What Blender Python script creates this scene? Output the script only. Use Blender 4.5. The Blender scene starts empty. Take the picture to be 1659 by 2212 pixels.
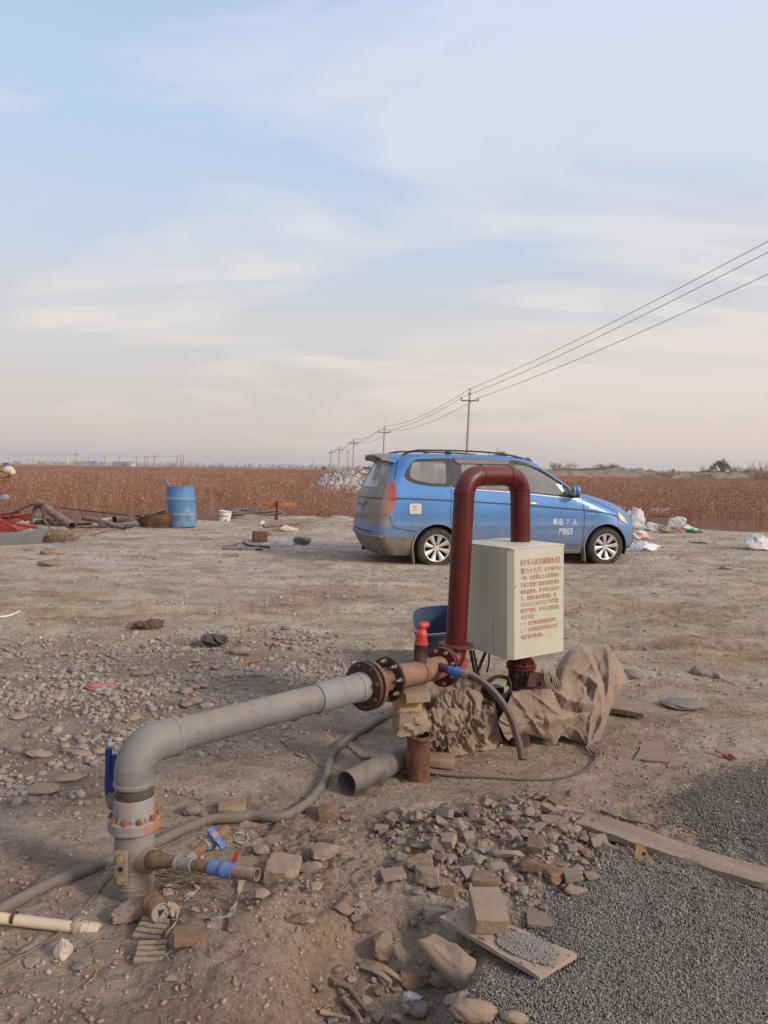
import bpy, bmesh, math, random
import numpy as np
from mathutils import Vector, Matrix, noise as mnoise
random.seed(7)
RNG = np.random.default_rng(11)
SC = bpy.context.scene
COL = SC.collection
R = math.radians
# -- camera
FPX, CX, CY = 1647.0, 829.5, 1106.0          # photo measured on a 1659 x 2212 grid
PITCH = math.atan((1106 - 1013.1) / FPX)
ROLL = 0.0155
EYE = Vector((0, 0, 1.5))
_F = Vector((0, math.cos(PITCH), -math.sin(PITCH)))
_U0 = Vector((0, math.sin(PITCH), math.cos(PITCH)))
_X = Vector((1, 0, 0))
CR = (math.cos(ROLL) * _X + math.sin(ROLL) * _U0)
CU = (math.cos(ROLL) * _U0 - math.sin(ROLL) * _X)
cam_data = bpy.data.cameras.new('camera')
cam = bpy.data.objects.new('camera', cam_data)
COL.objects.link(cam)
m = Matrix((CR, CU, -_F)).transposed().to_4x4()
m.translation = EYE
cam.matrix_world = m
cam_data.sensor_fit = 'VERTICAL'
cam_data.angle_y = 2 * math.atan(CY / FPX)
cam_data.clip_start = 0.05
cam_data.clip_end = 9000
SC.camera = cam
# -- world / sky
SUN_EL, SUN_AZ = R(27), R(122)                 # azimuth clockwise from +Y
world = bpy.data.worlds.new('World')
SC.world = world
world.use_nodes = True
nt = world.node_tree
nt.nodes.clear()
def wn(t, **k):
 n = nt.nodes.new(t)
 for a, b in k.items():
  setattr(n, a, b)
 return n
def wmath(op, a, b=None, c=None):
 n = wn('ShaderNodeMath', operation=op)
 for i, v in enumerate((a, b, c)):
  if v is None:
   continue
  if isinstance(v, (int, float)):
   n.inputs[i].default_value = v
  else:
   nt.links.new(v, n.inputs[i])
 return n.outputs[0]
def s2l(c):
 return tuple((x / 255 / 12.92) if x / 255 <= 0.04045 else ((x / 255 + 0.055) / 1.055) ** 2.4 for x in c)
def wramp(fac, stops, interp='EASE'):
 n = wn('ShaderNodeValToRGB')
 n.color_ramp.interpolation = interp
 els = n.color_ramp.elements
 while len(els) < len(stops):
  els.new(0.5)
 for e, (p, c) in zip(els, stops):
  e.position = p
  e.color = (*s2l(c), 1) if not isinstance(c, (int, float)) else (c, c, c, 1)
 nt.links.new(fac, n.inputs[0])
 return n.outputs[0]
tc = wn('ShaderNodeTexCoord')
sep = wn('ShaderNodeSeparateXYZ')
nt.links.new(tc.outputs['Generated'], sep.inputs[0])
sx, sy, sz = sep.outputs
zc = wmath('MAXIMUM', sz, 0.0)
den = wmath('ADD', zc, 0.22)
px = wmath('DIVIDE', sx, den)
py = wmath('DIVIDE', sy, den)
comb = wn('ShaderNodeCombineXYZ')
nt.links.new(px, comb.inputs[0]); nt.links.new(py, comb.inputs[1])
def wnoise(scale, loc, rot, stretch, detail=6, rough=0.55, dist=0.0):
 mp = wn('ShaderNodeMapping')
 mp.inputs['Location'].default_value = loc
 mp.inputs['Rotation'].default_value = (0, 0, rot)
 mp.inputs['Scale'].default_value = stretch
 nt.links.new(comb.outputs[0], mp.inputs[0])
 n = wn('ShaderNodeTexNoise')
 n.inputs['Scale'].default_value = scale
 n.inputs['Detail'].default_value = detail
 n.inputs['Roughness'].default_value = rough
 n.inputs['Distortion'].default_value = dist
 nt.links.new(mp.outputs[0], n.inputs['Vector'])
 return n.outputs['Fac']
# clear-sky colour by height, pinkish haze at the horizon
grad = wramp(zc, [(0.0, (220, 200, 188)), (0.08, (212, 202, 196)), (0.18, (210, 208, 208)), (0.27, (196, 208, 224)), (0.40, (186, 206, 230)), (0.60, (172, 191, 230)), (1.0, (154, 178, 224))])
cloudc = wramp(zc, [(0.0, (226, 208, 196)), (0.12, (232, 219, 208)), (0.22, (226, 222, 220)), (0.36, (214, 220, 232)), (0.62, (212, 220, 242)), (1.0, (212, 222, 242))])
n1 = wnoise(1.15, (3.1, 0.4, 0), R(24), (1.0, 1.3, 1), 8, 0.56, 0.8)
n2 = wnoise(3.2, (0.3, 7.4, 0), R(8), (0.55, 1.9, 1), 5, 0.5, 0.2)
mixn = wmath('ADD', wmath('MULTIPLY', n1, 0.72), wmath('MULTIPLY', n2, 0.28))
mixn = wmath('ADD', mixn, wmath('MULTIPLY', sx, 0.26))       # cloud veil thicker to the right
cf = wramp(mixn, [(0.42, 0.0), (0.50, 0.5), (0.58, 1.0)])
mix = wn('ShaderNodeMix', data_type='RGBA')
nt.links.new(cf, mix.inputs[0])
nt.links.new(grad, mix.inputs[6]); nt.links.new(cloudc, mix.inputs[7])
# thin grey streaks low in the sky
n3 = wnoise(2.2, (5.3, 1.9, 0), R(4), (0.35, 2.6, 1), 4, 0.5)
st = wramp(n3, [(0.52, 0.0), (0.60, 0.4)])
stm = wmath('MULTIPLY', st, wramp(zc, [(0.05, 0.0), (0.2, 1.0), (0.42, 0.0)]))
mix2 = wn('ShaderNodeMix', data_type='RGBA')
nt.links.new(stm, mix2.inputs[0])
nt.links.new(mix.outputs[2], mix2.inputs[6])
mix2.inputs[7].default_value = (*s2l((196, 200, 212)), 1)
# a warm veil round the hidden sun
dot = wn('ShaderNodeVectorMath', operation='DOT_PRODUCT')
nt.links.new(tc.outputs['Generated'], dot.inputs[0])
SUN_DIR = Vector((math.sin(SUN_AZ) * math.cos(SUN_EL), math.cos(SUN_AZ) * math.cos(SUN_EL), math.sin(SUN_EL)))
dot.inputs[1].default_value = SUN_DIR
veil = wmath('MULTIPLY', wmath('POWER', wmath('MAXIMUM', dot.outputs['Value'], 0.0), 5.0), 0.9)
bg2 = wn('ShaderNodeBackground')
nt.links.new(mix2.outputs[2], bg2.inputs[0])
nt.links.new(wmath('ADD', veil, 1.0), bg2.inputs[1])
sky = wn('ShaderNodeTexSky', sky_type='NISHITA')
sky.sun_disc = False
sky.sun_elevation = SUN_EL
sky.sun_rotation = SUN_AZ
sky.dust_density = 3.0
bg1 = wn('ShaderNodeBackground')
bg1.inputs[1].default_value = 0.12
nt.links.new(sky.outputs[0], bg1.inputs[0])
ms = wn('ShaderNodeMixShader')
ms.inputs[0].default_value = 0.88
nt.links.new(bg1.outputs[0], ms.inputs[1]); nt.links.new(bg2.outputs[0], ms.inputs[2])
out = wn('ShaderNodeOutputWorld')
nt.links.new(ms.outputs[0], out.inputs[0])
# -- sun behind a thin veil of cloud
sl = bpy.data.lights.new('sun', 'SUN')
sl.energy = 2.6
sl.angle = R(9)
sl.color = (1.0, 0.90, 0.78)
sun = bpy.data.objects.new('sun', sl)
COL.objects.link(sun)
sun.rotation_euler = SUN_DIR.to_track_quat('Z', 'Y').to_euler()
SC.view_settings.view_transform = 'Standard'
SC.view_settings.look = 'None'
SC.view_settings.exposure = 0.15
SC.view_settings.gamma = 1.0
SC.render.film_transparent = False
SC.cycles.max_bounces = 6
SC.cycles.transparent_max_bounces = 8
SC.cycles.use_denoising = True
# -- placing things from measurements
def ray(u, v):
 a = (u - CX) / FPX
 b = -(v - CY) / FPX
 return (_F + a * CR + b * CU)
def P(u, v, Y):
 d = ray(u, v)
 return EYE + d * (Y / d.y)
def G(u, v, z=0.0):
 d = ray(u, v)
 return EYE + d * ((z - EYE.z) / d.z)
# -- noise
_perm = RNG.permutation(256)
_perm = np.concatenate([_perm, _perm])
_ga = RNG.random(256) * 2 * np.pi
_gx, _gy = np.cos(_ga), np.sin(_ga)
def perlin(x, y):
 x = np.asarray(x, float); y = np.asarray(y, float)
 xi = np.floor(x).astype(int); yi = np.floor(y).astype(int)
 xf = x - xi; yf = y - yi
 xi &= 255; yi &= 255
 u = xf * xf * xf * (xf * (xf * 6 - 15) + 10); v = yf * yf * yf * (yf * (yf * 6 - 15) + 10)
 def g(ix, iy, dx, dy):
  h = _perm[(_perm[ix & 255] + iy) & 255]
  return _gx[h] * dx + _gy[h] * dy
 a = g(xi, yi, xf, yf); b = g(xi + 1, yi, xf - 1, yf)
 c = g(xi, yi + 1, xf, yf - 1); d = g(xi + 1, yi + 1, xf - 1, yf - 1)
 return ((a + u * (b - a)) + v * ((c + u * (d - c)) - (a + u * (b - a)))) * 1.5
def fbm(x, y, o=4, g=0.5, l=2.03):
 s = 0; a = 1; t = 0
 for i in range(o):
  s = s + a * perlin(x + 17.3 * i, y - 9.1 * i)
  t += a; a *= g; x = x * l; y = y * l
 return s / t
def sstep(a, b, x):
 t = np.clip((np.asarray(x, float) - a) / (b - a), 0, 1)
 return t * t * (3 - 2 * t)
def poly_sd(px, py, poly):
 """signed distance to a polygon (negative inside)"""
 px = np.asarray(px, float); py = np.asarray(py, float)
 d = np.full(px.shape, 1e9); ins = np.zeros(px.shape, bool)
 n = len(poly)
 for i in range(n):
  ax, ay = poly[i]; bx, by = poly[(i + 1) % n]
  ex, ey = bx - ax, by - ay
  t = np.clip(((px - ax) * ex + (py - ay) * ey) / (ex * ex + ey * ey + 1e-12), 0, 1)
  d = np.minimum(d, np.hypot(px - ax - t * ex, py - ay - t * ey))
  c = ((ay > py) != (by > py)) & (px < (bx - ax) * (py - ay) / (by - ay + 1e-12) + ax)
  ins ^= c
 return np.where(ins, -d, d)
def gpoly(pts, z=0.0):
 return [tuple(G(u, v, z)[:2]) for u, v in pts]
# regions of the yard
GRAVEL_A = gpoly([(1335, 1868), (1262, 1905), (1185, 1945), (1165, 2010), (1225, 2080), (1110, 2130), (1015, 2150), (960, 2230), (900, 2420), (2100, 2500), (2200, 1950), (1680, 1880), (1560, 1840)], 0.02)
GRAVEL_B = gpoly([(1480, 1722), (1530, 1692), (1640, 1668), (1760, 1640), (2100, 1640), (2300, 1900), (1700, 1850), (1560, 1815), (1500, 1785)], 0.02)
PEBBLES = gpoly([(-60, 1395), (120, 1400), (330, 1430), (470, 1392), (600, 1385), (655, 1440), (690, 1490), (560, 1530), (430, 1560), (300, 1600), (150, 1640), (-60, 1700), (-200, 1600)], 0.0)
PIT = gpoly([(700, 2030), (800, 2020), (900, 1985), (960, 2010), (1010, 2070), (1010, 2130), (960, 2200), (900, 2300), (660, 2330), (590, 2230), (640, 2120)], 0.0)
MOUND = gpoly([(380, 2000), (520, 1980), (640, 1930), (720, 2000), (640, 2090), (600, 2212), (480, 2280), (330, 2212)], 0.0)
HEAP = gpoly([(850, 1760), (1010, 1760), (1140, 1720), (1230, 1760), (1320, 1850), (1250, 1925), (1170, 1965), (1050, 1930), (960, 1900), (880, 1860), (820, 1800)], 0.0)
PEDESTAL_XY = G(290, 1960, 0.0)
FOOT = [(-.30, 3.30, .3), (.32, 3.32, .1), (.55, 3.28, -.1), (.1, 3.9, 1.0), (1.5, 3.7, .5), (1.9, 4.2, .8), (1.75, 3.2, .2), (-.2, 4.1, .6), (-1.3, 2.6, 1.2), (-1.15, 2.25, 1.3), (-.5, 3.1, 1.4), (2.1, 4.9, .4), (1.2, 3.35, .2), (-.05, 2.75, .8)]
SPOIL = [(-2.1, 18.6, 1.3, .6, .22), (-1.2, 17.6, 1.4, .7, .22), (-3.2, 19.3, .8, .5, .16), (-.2, 17.0, 1.5, .7, .18), (2.6, 19.6, 2, .9, .15), (-6.5, 18.4, 2.5, .8, .14), (9.5, 16.6, 3, .6, .10), (.6, 19.8, 1.2, .8, .14)]
def height(x, y):
 x = np.asarray(x, float); y = np.asarray(y, float)
 r = np.hypot(x, y)
 near = 1 - sstep(14, 40, r)
 h = 0.075 * sstep(6.5, 11.5, y)
 h = h + 0.045 * fbm(x * 0.33 + 5, y * 0.33, 3) * near
 # wheel ruts running across the yard
 rut = sstep(5.0, 7.0, y) * (1 - sstep(15, 18, y))
 h = h + rut * 0.045 * fbm(x * 0.22 + y * 0.05, y * 1.7 + 3.3, 4, 0.6)
 h = h + rut * 0.020 * (1 - np.abs(fbm(x * 0.8 + 7, y * 2.6, 4, 0.6)) * 2.4)
 # clods and footprints close by
 f = 1 - sstep(7, 16, r)
 h = h + f * 0.020 * fbm(x * 2.3, y * 2.3 + 4, 4, 0.6)
 soft = 1 - sstep(2.2, 3.6, y)
 rough = 0.35 + 0.9 * sstep(-0.1, 0.5, fbm(x * 0.9 + 3, y * 0.9, 2))
 rg = 1 - np.abs(fbm(x * 5.2, y * 5.2, 4, 0.55)) * 2.2
 h = h + f * rough * (0.010 + 0.018 * soft) * rg
 h = h + f * rough * 0.014 * fbm(x * 22, y * 22, 3, 0.65)
 rg2 = 1 - np.abs(fbm(x * 14 + 5, y * 14, 3, 0.6)) * 2.4
 h = h + f * (rough - .2) * (.006 + .012 * soft) * rg2
 # rubble heap, mound, pit, gravel
 sd = poly_sd(x, y, HEAP)
 h = h + 0.05 * (1 - sstep(-0.22, 0.08, sd))
 sd = poly_sd(x, y, MOUND) + 0.04 * fbm(x * 5, y * 5, 3)
 h = h + 0.07 * (1 - sstep(-0.16, 0.12, sd)) * (1 + 0.5 * fbm(x * 6, y * 6, 3))
 sd = poly_sd(x, y, PIT) + 0.04 * fbm(x * 4, y * 4, 3)
 h = h - 0.12 * (1 - sstep(-0.10, 0.05, sd))
 for pol, t in ((GRAVEL_A, 0.035), (GRAVEL_B, 0.02)):
  sd = poly_sd(x, y, pol) + 0.05 * fbm(x * 3, y * 3, 3)
  gm = 1 - sstep(-0.12, 0.06, sd)
  h = h * (1 - 0.6 * gm) + gm * (t + 0.02 * fbm(x * 1.7, y * 1.7, 3))
 # wheel tracks curving over the yard, ribbed by the tread
 for (c0, c1, c2) in ((6.3, .10, -.012), (7.75, .10, -.012), (9.3, -.05, .01), (10.7, -.05, .01), (12.4, .03, 0.0)):
  d = y - (c0 + c1 * x + c2 * x * x); a = np.abs(d)
  h = h - 0.030 * np.exp(-(d / 0.13) ** 2) + 0.024 * np.exp(-((a - .24) / .07) ** 2) * (1 + .6 * fbm(x * 2, y * 2, 2)) + (a < .12) * .007 * np.sin(x * 42)
 # prints of shoes close by
 for (fx, fy, fa) in FOOT:
  ca, sa = math.cos(fa), math.sin(fa); u = ((x - fx) * ca + (y - fy) * sa) / .14; v = (-(x - fx) * sa + (y - fy) * ca) / .055
  q = u * u + v * v; h = h - .010 * np.exp(-q ** 3) * (1 - .35 * np.sin(u * 26)) + .004 * np.exp(-((q - 1.5) / .5) ** 2)
 # spoil along the edge of the field
 for (bx, by, bw, bd, bh) in SPOIL:
  g = np.exp(-((x - bx) / bw) ** 2 - ((y - by) / bd) ** 2); h = h + bh * g * (1 + .5 * fbm(x * 2.2, y * 2.2 + 1, 4, .6))
 return h
def hz(x, y):
 return float(height(np.array([x]), np.array([y]))[0])
def GH(u, v):
 """the point of the real ground seen at (u, v)"""
 z = 0.0
 for _ in range(5):
  p = G(u, v, z)
  z = hz(p.x, p.y)
 return G(u, v, z)
# -- objects
def link(name, me, mat=None, parent=None):
 o = bpy.data.objects.new(name, me)
 COL.objects.link(o)
 if mat is not None and me is not None and not me.materials:
  me.materials.append(mat)
 if parent is not None:
  o.parent = parent
 return o
def tag(o, label=None, cat=None, group=None, kind=None):
 if label: o['label'] = label
 if cat: o['category'] = cat
 if group: o['group'] = group
 if kind: o['kind'] = kind
 return o
def empty(name, loc, label, cat, group=None, rz=0.0):
 o = bpy.data.objects.new(name, None)
 COL.objects.link(o)
 o.location = loc
 o.rotation_euler = (0, 0, rz)
 o.empty_display_size = 0.1
 return tag(o, label, cat, group)
def wm(o):
 M = o.matrix_basis.copy()
 while o.parent is not None:
  o = o.parent
  M = o.matrix_basis @ M
 return M
class MB:
 """collects shapes, then links them as one mesh object"""
 def __init__(s):
  s.v = []; s.f = []
 def add(s, vs, fs, M=None):
  b = len(s.v)
  s.v += [tuple((M @ Vector(v)) if M is not None else v) for v in vs]
  s.f += [tuple(i + b for i in f) for f in fs]
  return s
 def bm(s, bm, M=None):
  bm.verts.index_update()
  s.add([v.co[:] for v in bm.verts], [[v.index for v in f.verts] for f in bm.faces], M)
  bm.free()
  return s
 def box(s, c, size, rot=None, bev=0.0, seg=2):
  bm = bmesh.new()
  bmesh.ops.create_cube(bm, size=1)
  for v in bm.verts:
   v.co = Vector((v.co.x * size[0], v.co.y * size[1], v.co.z * size[2]))
  if bev > 0:
   bmesh.ops.bevel(bm, geom=bm.edges[:], offset=bev, segments=seg, profile=0.5, affect='EDGES')
  M = Matrix.Translation(Vector(c))
  if rot is not None:
   M = M @ (rot if isinstance(rot, Matrix) else Matrix.Rotation(rot, 4, 'Z')).to_4x4()
  return s.bm(bm, M)
 def ring_loft(s, rings, cap=True, closed=True):
  b = len(s.v); n = len(rings[0])
  for r in rings:
   s.v += [tuple(p) for p in r]
  for i in range(len(rings) - 1):
   for j in range(n if closed else n - 1):
    k = (j + 1) % n
    s.f.append((b + i * n + j, b + i * n + k, b + (i + 1) * n + k, b + (i + 1) * n + j))
  if cap:
   s.f.append(tuple(b + j for j in reversed(range(n))))
   s.f.append(tuple(b + (len(rings) - 1) * n + j for j in range(n)))
  return s
 def tube(s, pts, rad, n=20, cap=True):
  pts = [Vector(p) for p in pts]
  if isinstance(rad, (int, float)):
   rad = [rad] * len(pts)
  rings = []; up = None
  for i, p in enumerate(pts):
   a = pts[max(i - 1, 0)]; c = pts[min(i + 1, len(pts) - 1)]
   t = (c - a).normalized()
   if up is None:
    up = Vector((0, 0, 1)) if abs(t.z) < 0.9 else Vector((0, 1, 0))
   x = t.cross(up).normalized(); up = x.cross(t).normalized()
   rings.append([p + (x * math.cos(2 * math.pi * k / n) + up * math.sin(2 * math.pi * k / n)) * rad[i] for k in range(n)])
  return s.ring_loft(rings, cap)
 def cyl(s, a, b, r0, r1=None, n=32, cap=True):
  return s.tube([a, b], [r0, r0 if r1 is None else r1], n, cap)
 def lathe(s, prof, org=(0, 0, 0), axis=(0, 0, 1), n=40, cap=True):
  """prof: (radius, distance along axis)"""
  q = Vector(axis).to_track_quat('Z', 'Y')
  o = Vector(org); rings = []
  for r, h in prof:
   rings.append([o + q @ Vector((max(r, 1e-5) * math.cos(2 * math.pi * k / n), max(r, 1e-5) * math.sin(2 * math.pi * k / n), h)) for k in range(n)])
  return s.ring_loft(rings, cap)
 def sphere(s, c, r, sub=3, scale=(1, 1, 1), M=None):
  bm = bmesh.new()
  bmesh.ops.create_icosphere(bm, subdivisions=sub, radius=r)
  T = Matrix.Translation(Vector(c)) @ (M.to_4x4() if M is not None else Matrix.Identity(4)) @ Matrix.Diagonal((*scale, 1))
  return s.bm(bm, T)
 def prism(s, poly, z0, z1, M=None):
  n = len(poly)
  vs = [(x, y, z0) for x, y in poly] + [(x, y, z1) for x, y in poly]
  fs = [tuple(reversed(range(n))), tuple(range(n, 2 * n))] + [(i, (i + 1) % n, n + (i + 1) % n, n + i) for i in range(n)]
  return s.add(vs, fs, M)
 def mesh(s, name):
  me = bpy.data.meshes.new(name)
  me.from_pydata(s.v, [], s.f)
  me.update()
  return me
 def build(s, name, mat=None, parent=None, sharp=38, fix=True, world=False):
  me = s.mesh(name)
  if fix:
   bm = bmesh.new(); bm.from_mesh(me)
   bmesh.ops.recalc_face_normals(bm, faces=bm.faces[:])
   bm.to_mesh(me); bm.free()
  if sharp:
   me.polygons.foreach_set('use_smooth', [True] * len(me.polygons))
   me.set_sharp_from_angle(angle=R(sharp))
  if world and parent is not None:      # vertices given in world space
   me.transform(wm(parent).inverted())
  return link(name, me, mat, parent)
def npmesh(name, co, tris, smooth=True):
 me = bpy.data.meshes.new(name)
 nv, nf, k = len(co), len(tris), tris.shape[1]
 me.vertices.add(nv)
 me.vertices.foreach_set('co', np.asarray(co, np.float32).ravel())
 me.loops.add(nf * k)
 me.loops.foreach_set('vertex_index', np.asarray(tris, np.int32).ravel())
 me.polygons.add(nf)
 me.polygons.foreach_set('loop_start', np.arange(0, nf * k, k, dtype=np.int32))
 if smooth:
  me.polygons.foreach_set('use_smooth', np.ones(nf, bool))
 me.update()
 me.validate()
 return me
def attr(me, name, data, typ='FLOAT', dom='POINT'):
 a = me.attributes.new(name, typ, dom)
 key = {'FLOAT': 'value', 'FLOAT_COLOR': 'color', 'FLOAT_VECTOR': 'vector'}[typ]
 a.data.foreach_set(key, np.asarray(data, np.float32).ravel())
def bez(pts, n=12):
 """Catmull-Rom through points"""
 pts = [Vector(p) for p in pts]
 out = []
 for i in range(len(pts) - 1):
  p0 = pts[i - 1] if i else pts[0] * 2 - pts[1]
  p1, p2 = pts[i], pts[i + 1]
  p3 = pts[i + 2] if i + 2 < len(pts) else p2 * 2 - p1
  for k in range(n):
   t = k / n
   out.append(0.5 * ((2 * p1) + (p2 - p0) * t + (2 * p0 - 5 * p1 + 4 * p2 - p3) * t * t + (3 * p1 - p0 - 3 * p2 + p3) * t ** 3))
 out.append(pts[-1])
 return out
# -- materials
MATS = {}
class NT:
 def __init__(s, name):
  s.m = bpy.data.materials.new(name)
  s.m.use_nodes = True
  s.t = s.m.node_tree
  s.p = s.t.nodes['Principled BSDF']
  s._c = None
 def n(s, typ, **k):
  n = s.t.nodes.new(typ)
  for a, b in k.items():
   setattr(n, a, b)
  return n
 def l(s, a, b):
  s.t.links.new(a, b)
 def coord(s, obj=True):
  if s._c is None:
   s._c = s.n('ShaderNodeTexCoord')
  return s._c.outputs['Object']
 def pos(s):
  return s.n('ShaderNodeNewGeometry').outputs['Position']
 def noise(s, scale, detail=5, rough=0.55, dist=0.0, vec=None, stretch=None, loc=(0, 0, 0)):
  v = vec or s.coord()
  if stretch or loc != (0, 0, 0):
   mp = s.n('ShaderNodeMapping')
   mp.inputs['Scale'].default_value = stretch or (1, 1, 1)
   mp.inputs['Location'].default_value = loc
   s.l(v, mp.inputs[0]); v = mp.outputs[0]
  n = s.n('ShaderNodeTexNoise')
  n.inputs['Scale'].default_value = scale
  n.inputs['Detail'].default_value = detail
  n.inputs['Roughness'].default_value = rough
  n.inputs['Distortion'].default_value = dist
  s.l(v, n.inputs['Vector'])
  return n.outputs['Fac']
 def vor(s, scale, feature='F1', vec=None, out='Distance'):
  n = s.n('ShaderNodeTexVoronoi', feature=feature)
  n.inputs['Scale'].default_value = scale
  s.l(vec or s.coord(), n.inputs['Vector'])
  return n.outputs[out]
 def ramp(s, fac, stops, interp='LINEAR'):
  n = s.n('ShaderNodeValToRGB')
  n.color_ramp.interpolation = interp
  e = n.color_ramp.elements
  while len(e) < len(stops):
   e.new(0.5)
  for el, (p, c) in zip(e, stops):
   el.position = p
   el.color = (c, c, c, 1) if isinstance(c, (int, float)) else (*c, 1)
  s.l(fac, n.inputs[0])
  return n.outputs[0]
 def mix(s, fac, a, b, blend='MIX'):
  n = s.n('ShaderNodeMix', data_type='RGBA', blend_type=blend)
  for k, v in ((0, fac), (6, a), (7, b)):
   sock = n.inputs[k]
   if isinstance(v, (int, float)):
    sock.default_value = v if k == 0 else (v, v, v, 1)
   elif isinstance(v, tuple):
    sock.default_value = (*v, 1)
   else:
    s.l(v, sock)
  return n.outputs[2]
 def math(s, op, a, b=None, c=None):
  n = s.n('ShaderNodeMath', operation=op)
  for i, v in enumerate((a, b, c)):
   if v is None: continue
   if isinstance(v, (int, float)): n.inputs[i].default_value = v
   else: s.l(v, n.inputs[i])
  return n.outputs[0]
 def attr(s, name, out='Fac'):
  return s.n('ShaderNodeAttribute', attribute_name=name).outputs[out]
 def bump(s, h, strength=0.4, dist=0.01):
  n = s.n('ShaderNodeBump')
  n.inputs['Strength'].default_value = strength
  n.inputs['Distance'].default_value = dist
  s.l(h, n.inputs['Height'])
  s.l(n.outputs[0], s.p.inputs['Normal'])
  return n
 def set(s, color=None, rough=None, metal=None, spec=None, coat=None):
  for key, v in (('Base Color', color), ('Roughness', rough), ('Metallic', metal), ('Specular IOR Level', spec), ('Coat Weight', coat)):
   if v is None: continue
   i = s.p.inputs[key]
   if isinstance(v, (int, float)): i.default_value = v
   elif isinstance(v, tuple): i.default_value = (*v, 1)
   else: s.l(v, i)
  return s.m
 def z_up(s):
  """how far a face looks up, 0..1 (where dust settles)"""
  g = s.n('ShaderNodeNewGeometry')
  sp = s.n('ShaderNodeSeparateXYZ')
  s.l(g.outputs['True Normal'], sp.inputs[0])
  return s.ramp(sp.outputs[2], [(0.15, 0.0), (0.95, 1.0)])
def C(r, g, b):
 return s2l((r, g, b))
DUST = C(150, 126, 105)
def mat_plain(name, col, rough=0.6, metal=0.0, var=0.18, dust=0.35, scale=8, bump=0.15, bscale=60, dustcol=None, spec=0.4, coat=0.0, col2=None):
 """a paint / plastic / metal with uneven tone, settled dust and fine relief"""
 if name in MATS: return MATS[name]
 t = NT(name)
 n1 = t.noise(scale, 6, 0.6)
 dark = tuple(c * (1 - var) for c in col) if col2 is None else col2
 light = tuple(min(1, c * (1 + var)) for c in col)
 base = t.ramp(n1, [(0.32, dark), (0.68, light)])
 n2 = t.noise(scale * 3.1, 7, 0.65, loc=(3, 1, 2))
 d = t.math('MULTIPLY', t.math('ADD', t.math('MULTIPLY', t.z_up(), 0.75), 0.25), t.ramp(n2, [(0.3, 0.25), (0.7, 1.0)]))
 d = t.math('MULTIPLY', d, dust)
 c = t.mix(d, base, dustcol or DUST)
 t.set(c, t.math('ADD', rough, t.math('MULTIPLY', d, 0.35)), metal, spec, coat)
 if bump:
  t.bump(t.noise(bscale, 5, 0.6, loc=(1, 5, 2)), bump, 0.004)
 MATS[name] = t.m
 return t.m
def mat_rust(name, a=(92, 58, 44), b=(140, 92, 62), c=(66, 38, 30), scale=14, dust=0.3, rough=0.8, bump=0.5):
 if name in MATS: return MATS[name]
 t = NT(name)
 n = t.noise(scale, 8, 0.68, 0.4)
 base = t.ramp(n, [(0.3, C(*c)), (0.5, C(*a)), (0.72, C(*b))])
 sp = t.noise(scale * 8, 4, 0.7, loc=(2, 2, 7))
 base = t.mix(t.ramp(sp, [(0.55, 0.0), (0.7, 0.6)]), base, C(*c))
 n2 = t.noise(scale * 1.7, 6, 0.6, loc=(5, 0, 1))
 d = t.math('MULTIPLY', t.math('MULTIPLY', t.math('ADD', t.math('MULTIPLY', t.z_up(), 0.7), 0.3), t.ramp(n2, [(0.35, 0.2), (0.65, 1.0)])), dust)
 t.set(t.mix(d, base, DUST), rough, 0.0, 0.3)
 t.bump(t.noise(scale * 9, 6, 0.7), bump, 0.004)
 MATS[name] = t.m
 return t.m
def mat_stone(name, cols, scale=9, bump=0.6, rough=0.92, bscale=45):
 """uneven stone; each object gets its own tone"""
 if name in MATS: return MATS[name]
 t = NT(name)
 oi = t.n('ShaderNodeObjectInfo')
 base = t.ramp(oi.outputs['Random'], [(i / max(1, len(cols) - 1), C(*c)) for i, c in enumerate(cols)])
 n = t.noise(scale, 7, 0.65)
 base = t.mix(t.ramp(n, [(0.3, 0.0), (0.7, 1.0)]), t.mix(1.0, base, 0.78, 'MULTIPLY'), base)
 n2 = t.noise(scale * 2.5, 7, 0.7, loc=(4, 4, 4))
 base = t.mix(t.ramp(n2, [(0.45, 0.0), (0.7, 0.55)]), base, DUST)
 t.set(base, rough, 0, 0.2)
 t.bump(t.noise(bscale, 8, 0.7), bump, 0.006)
 MATS[name] = t.m
 return t.m
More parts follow.
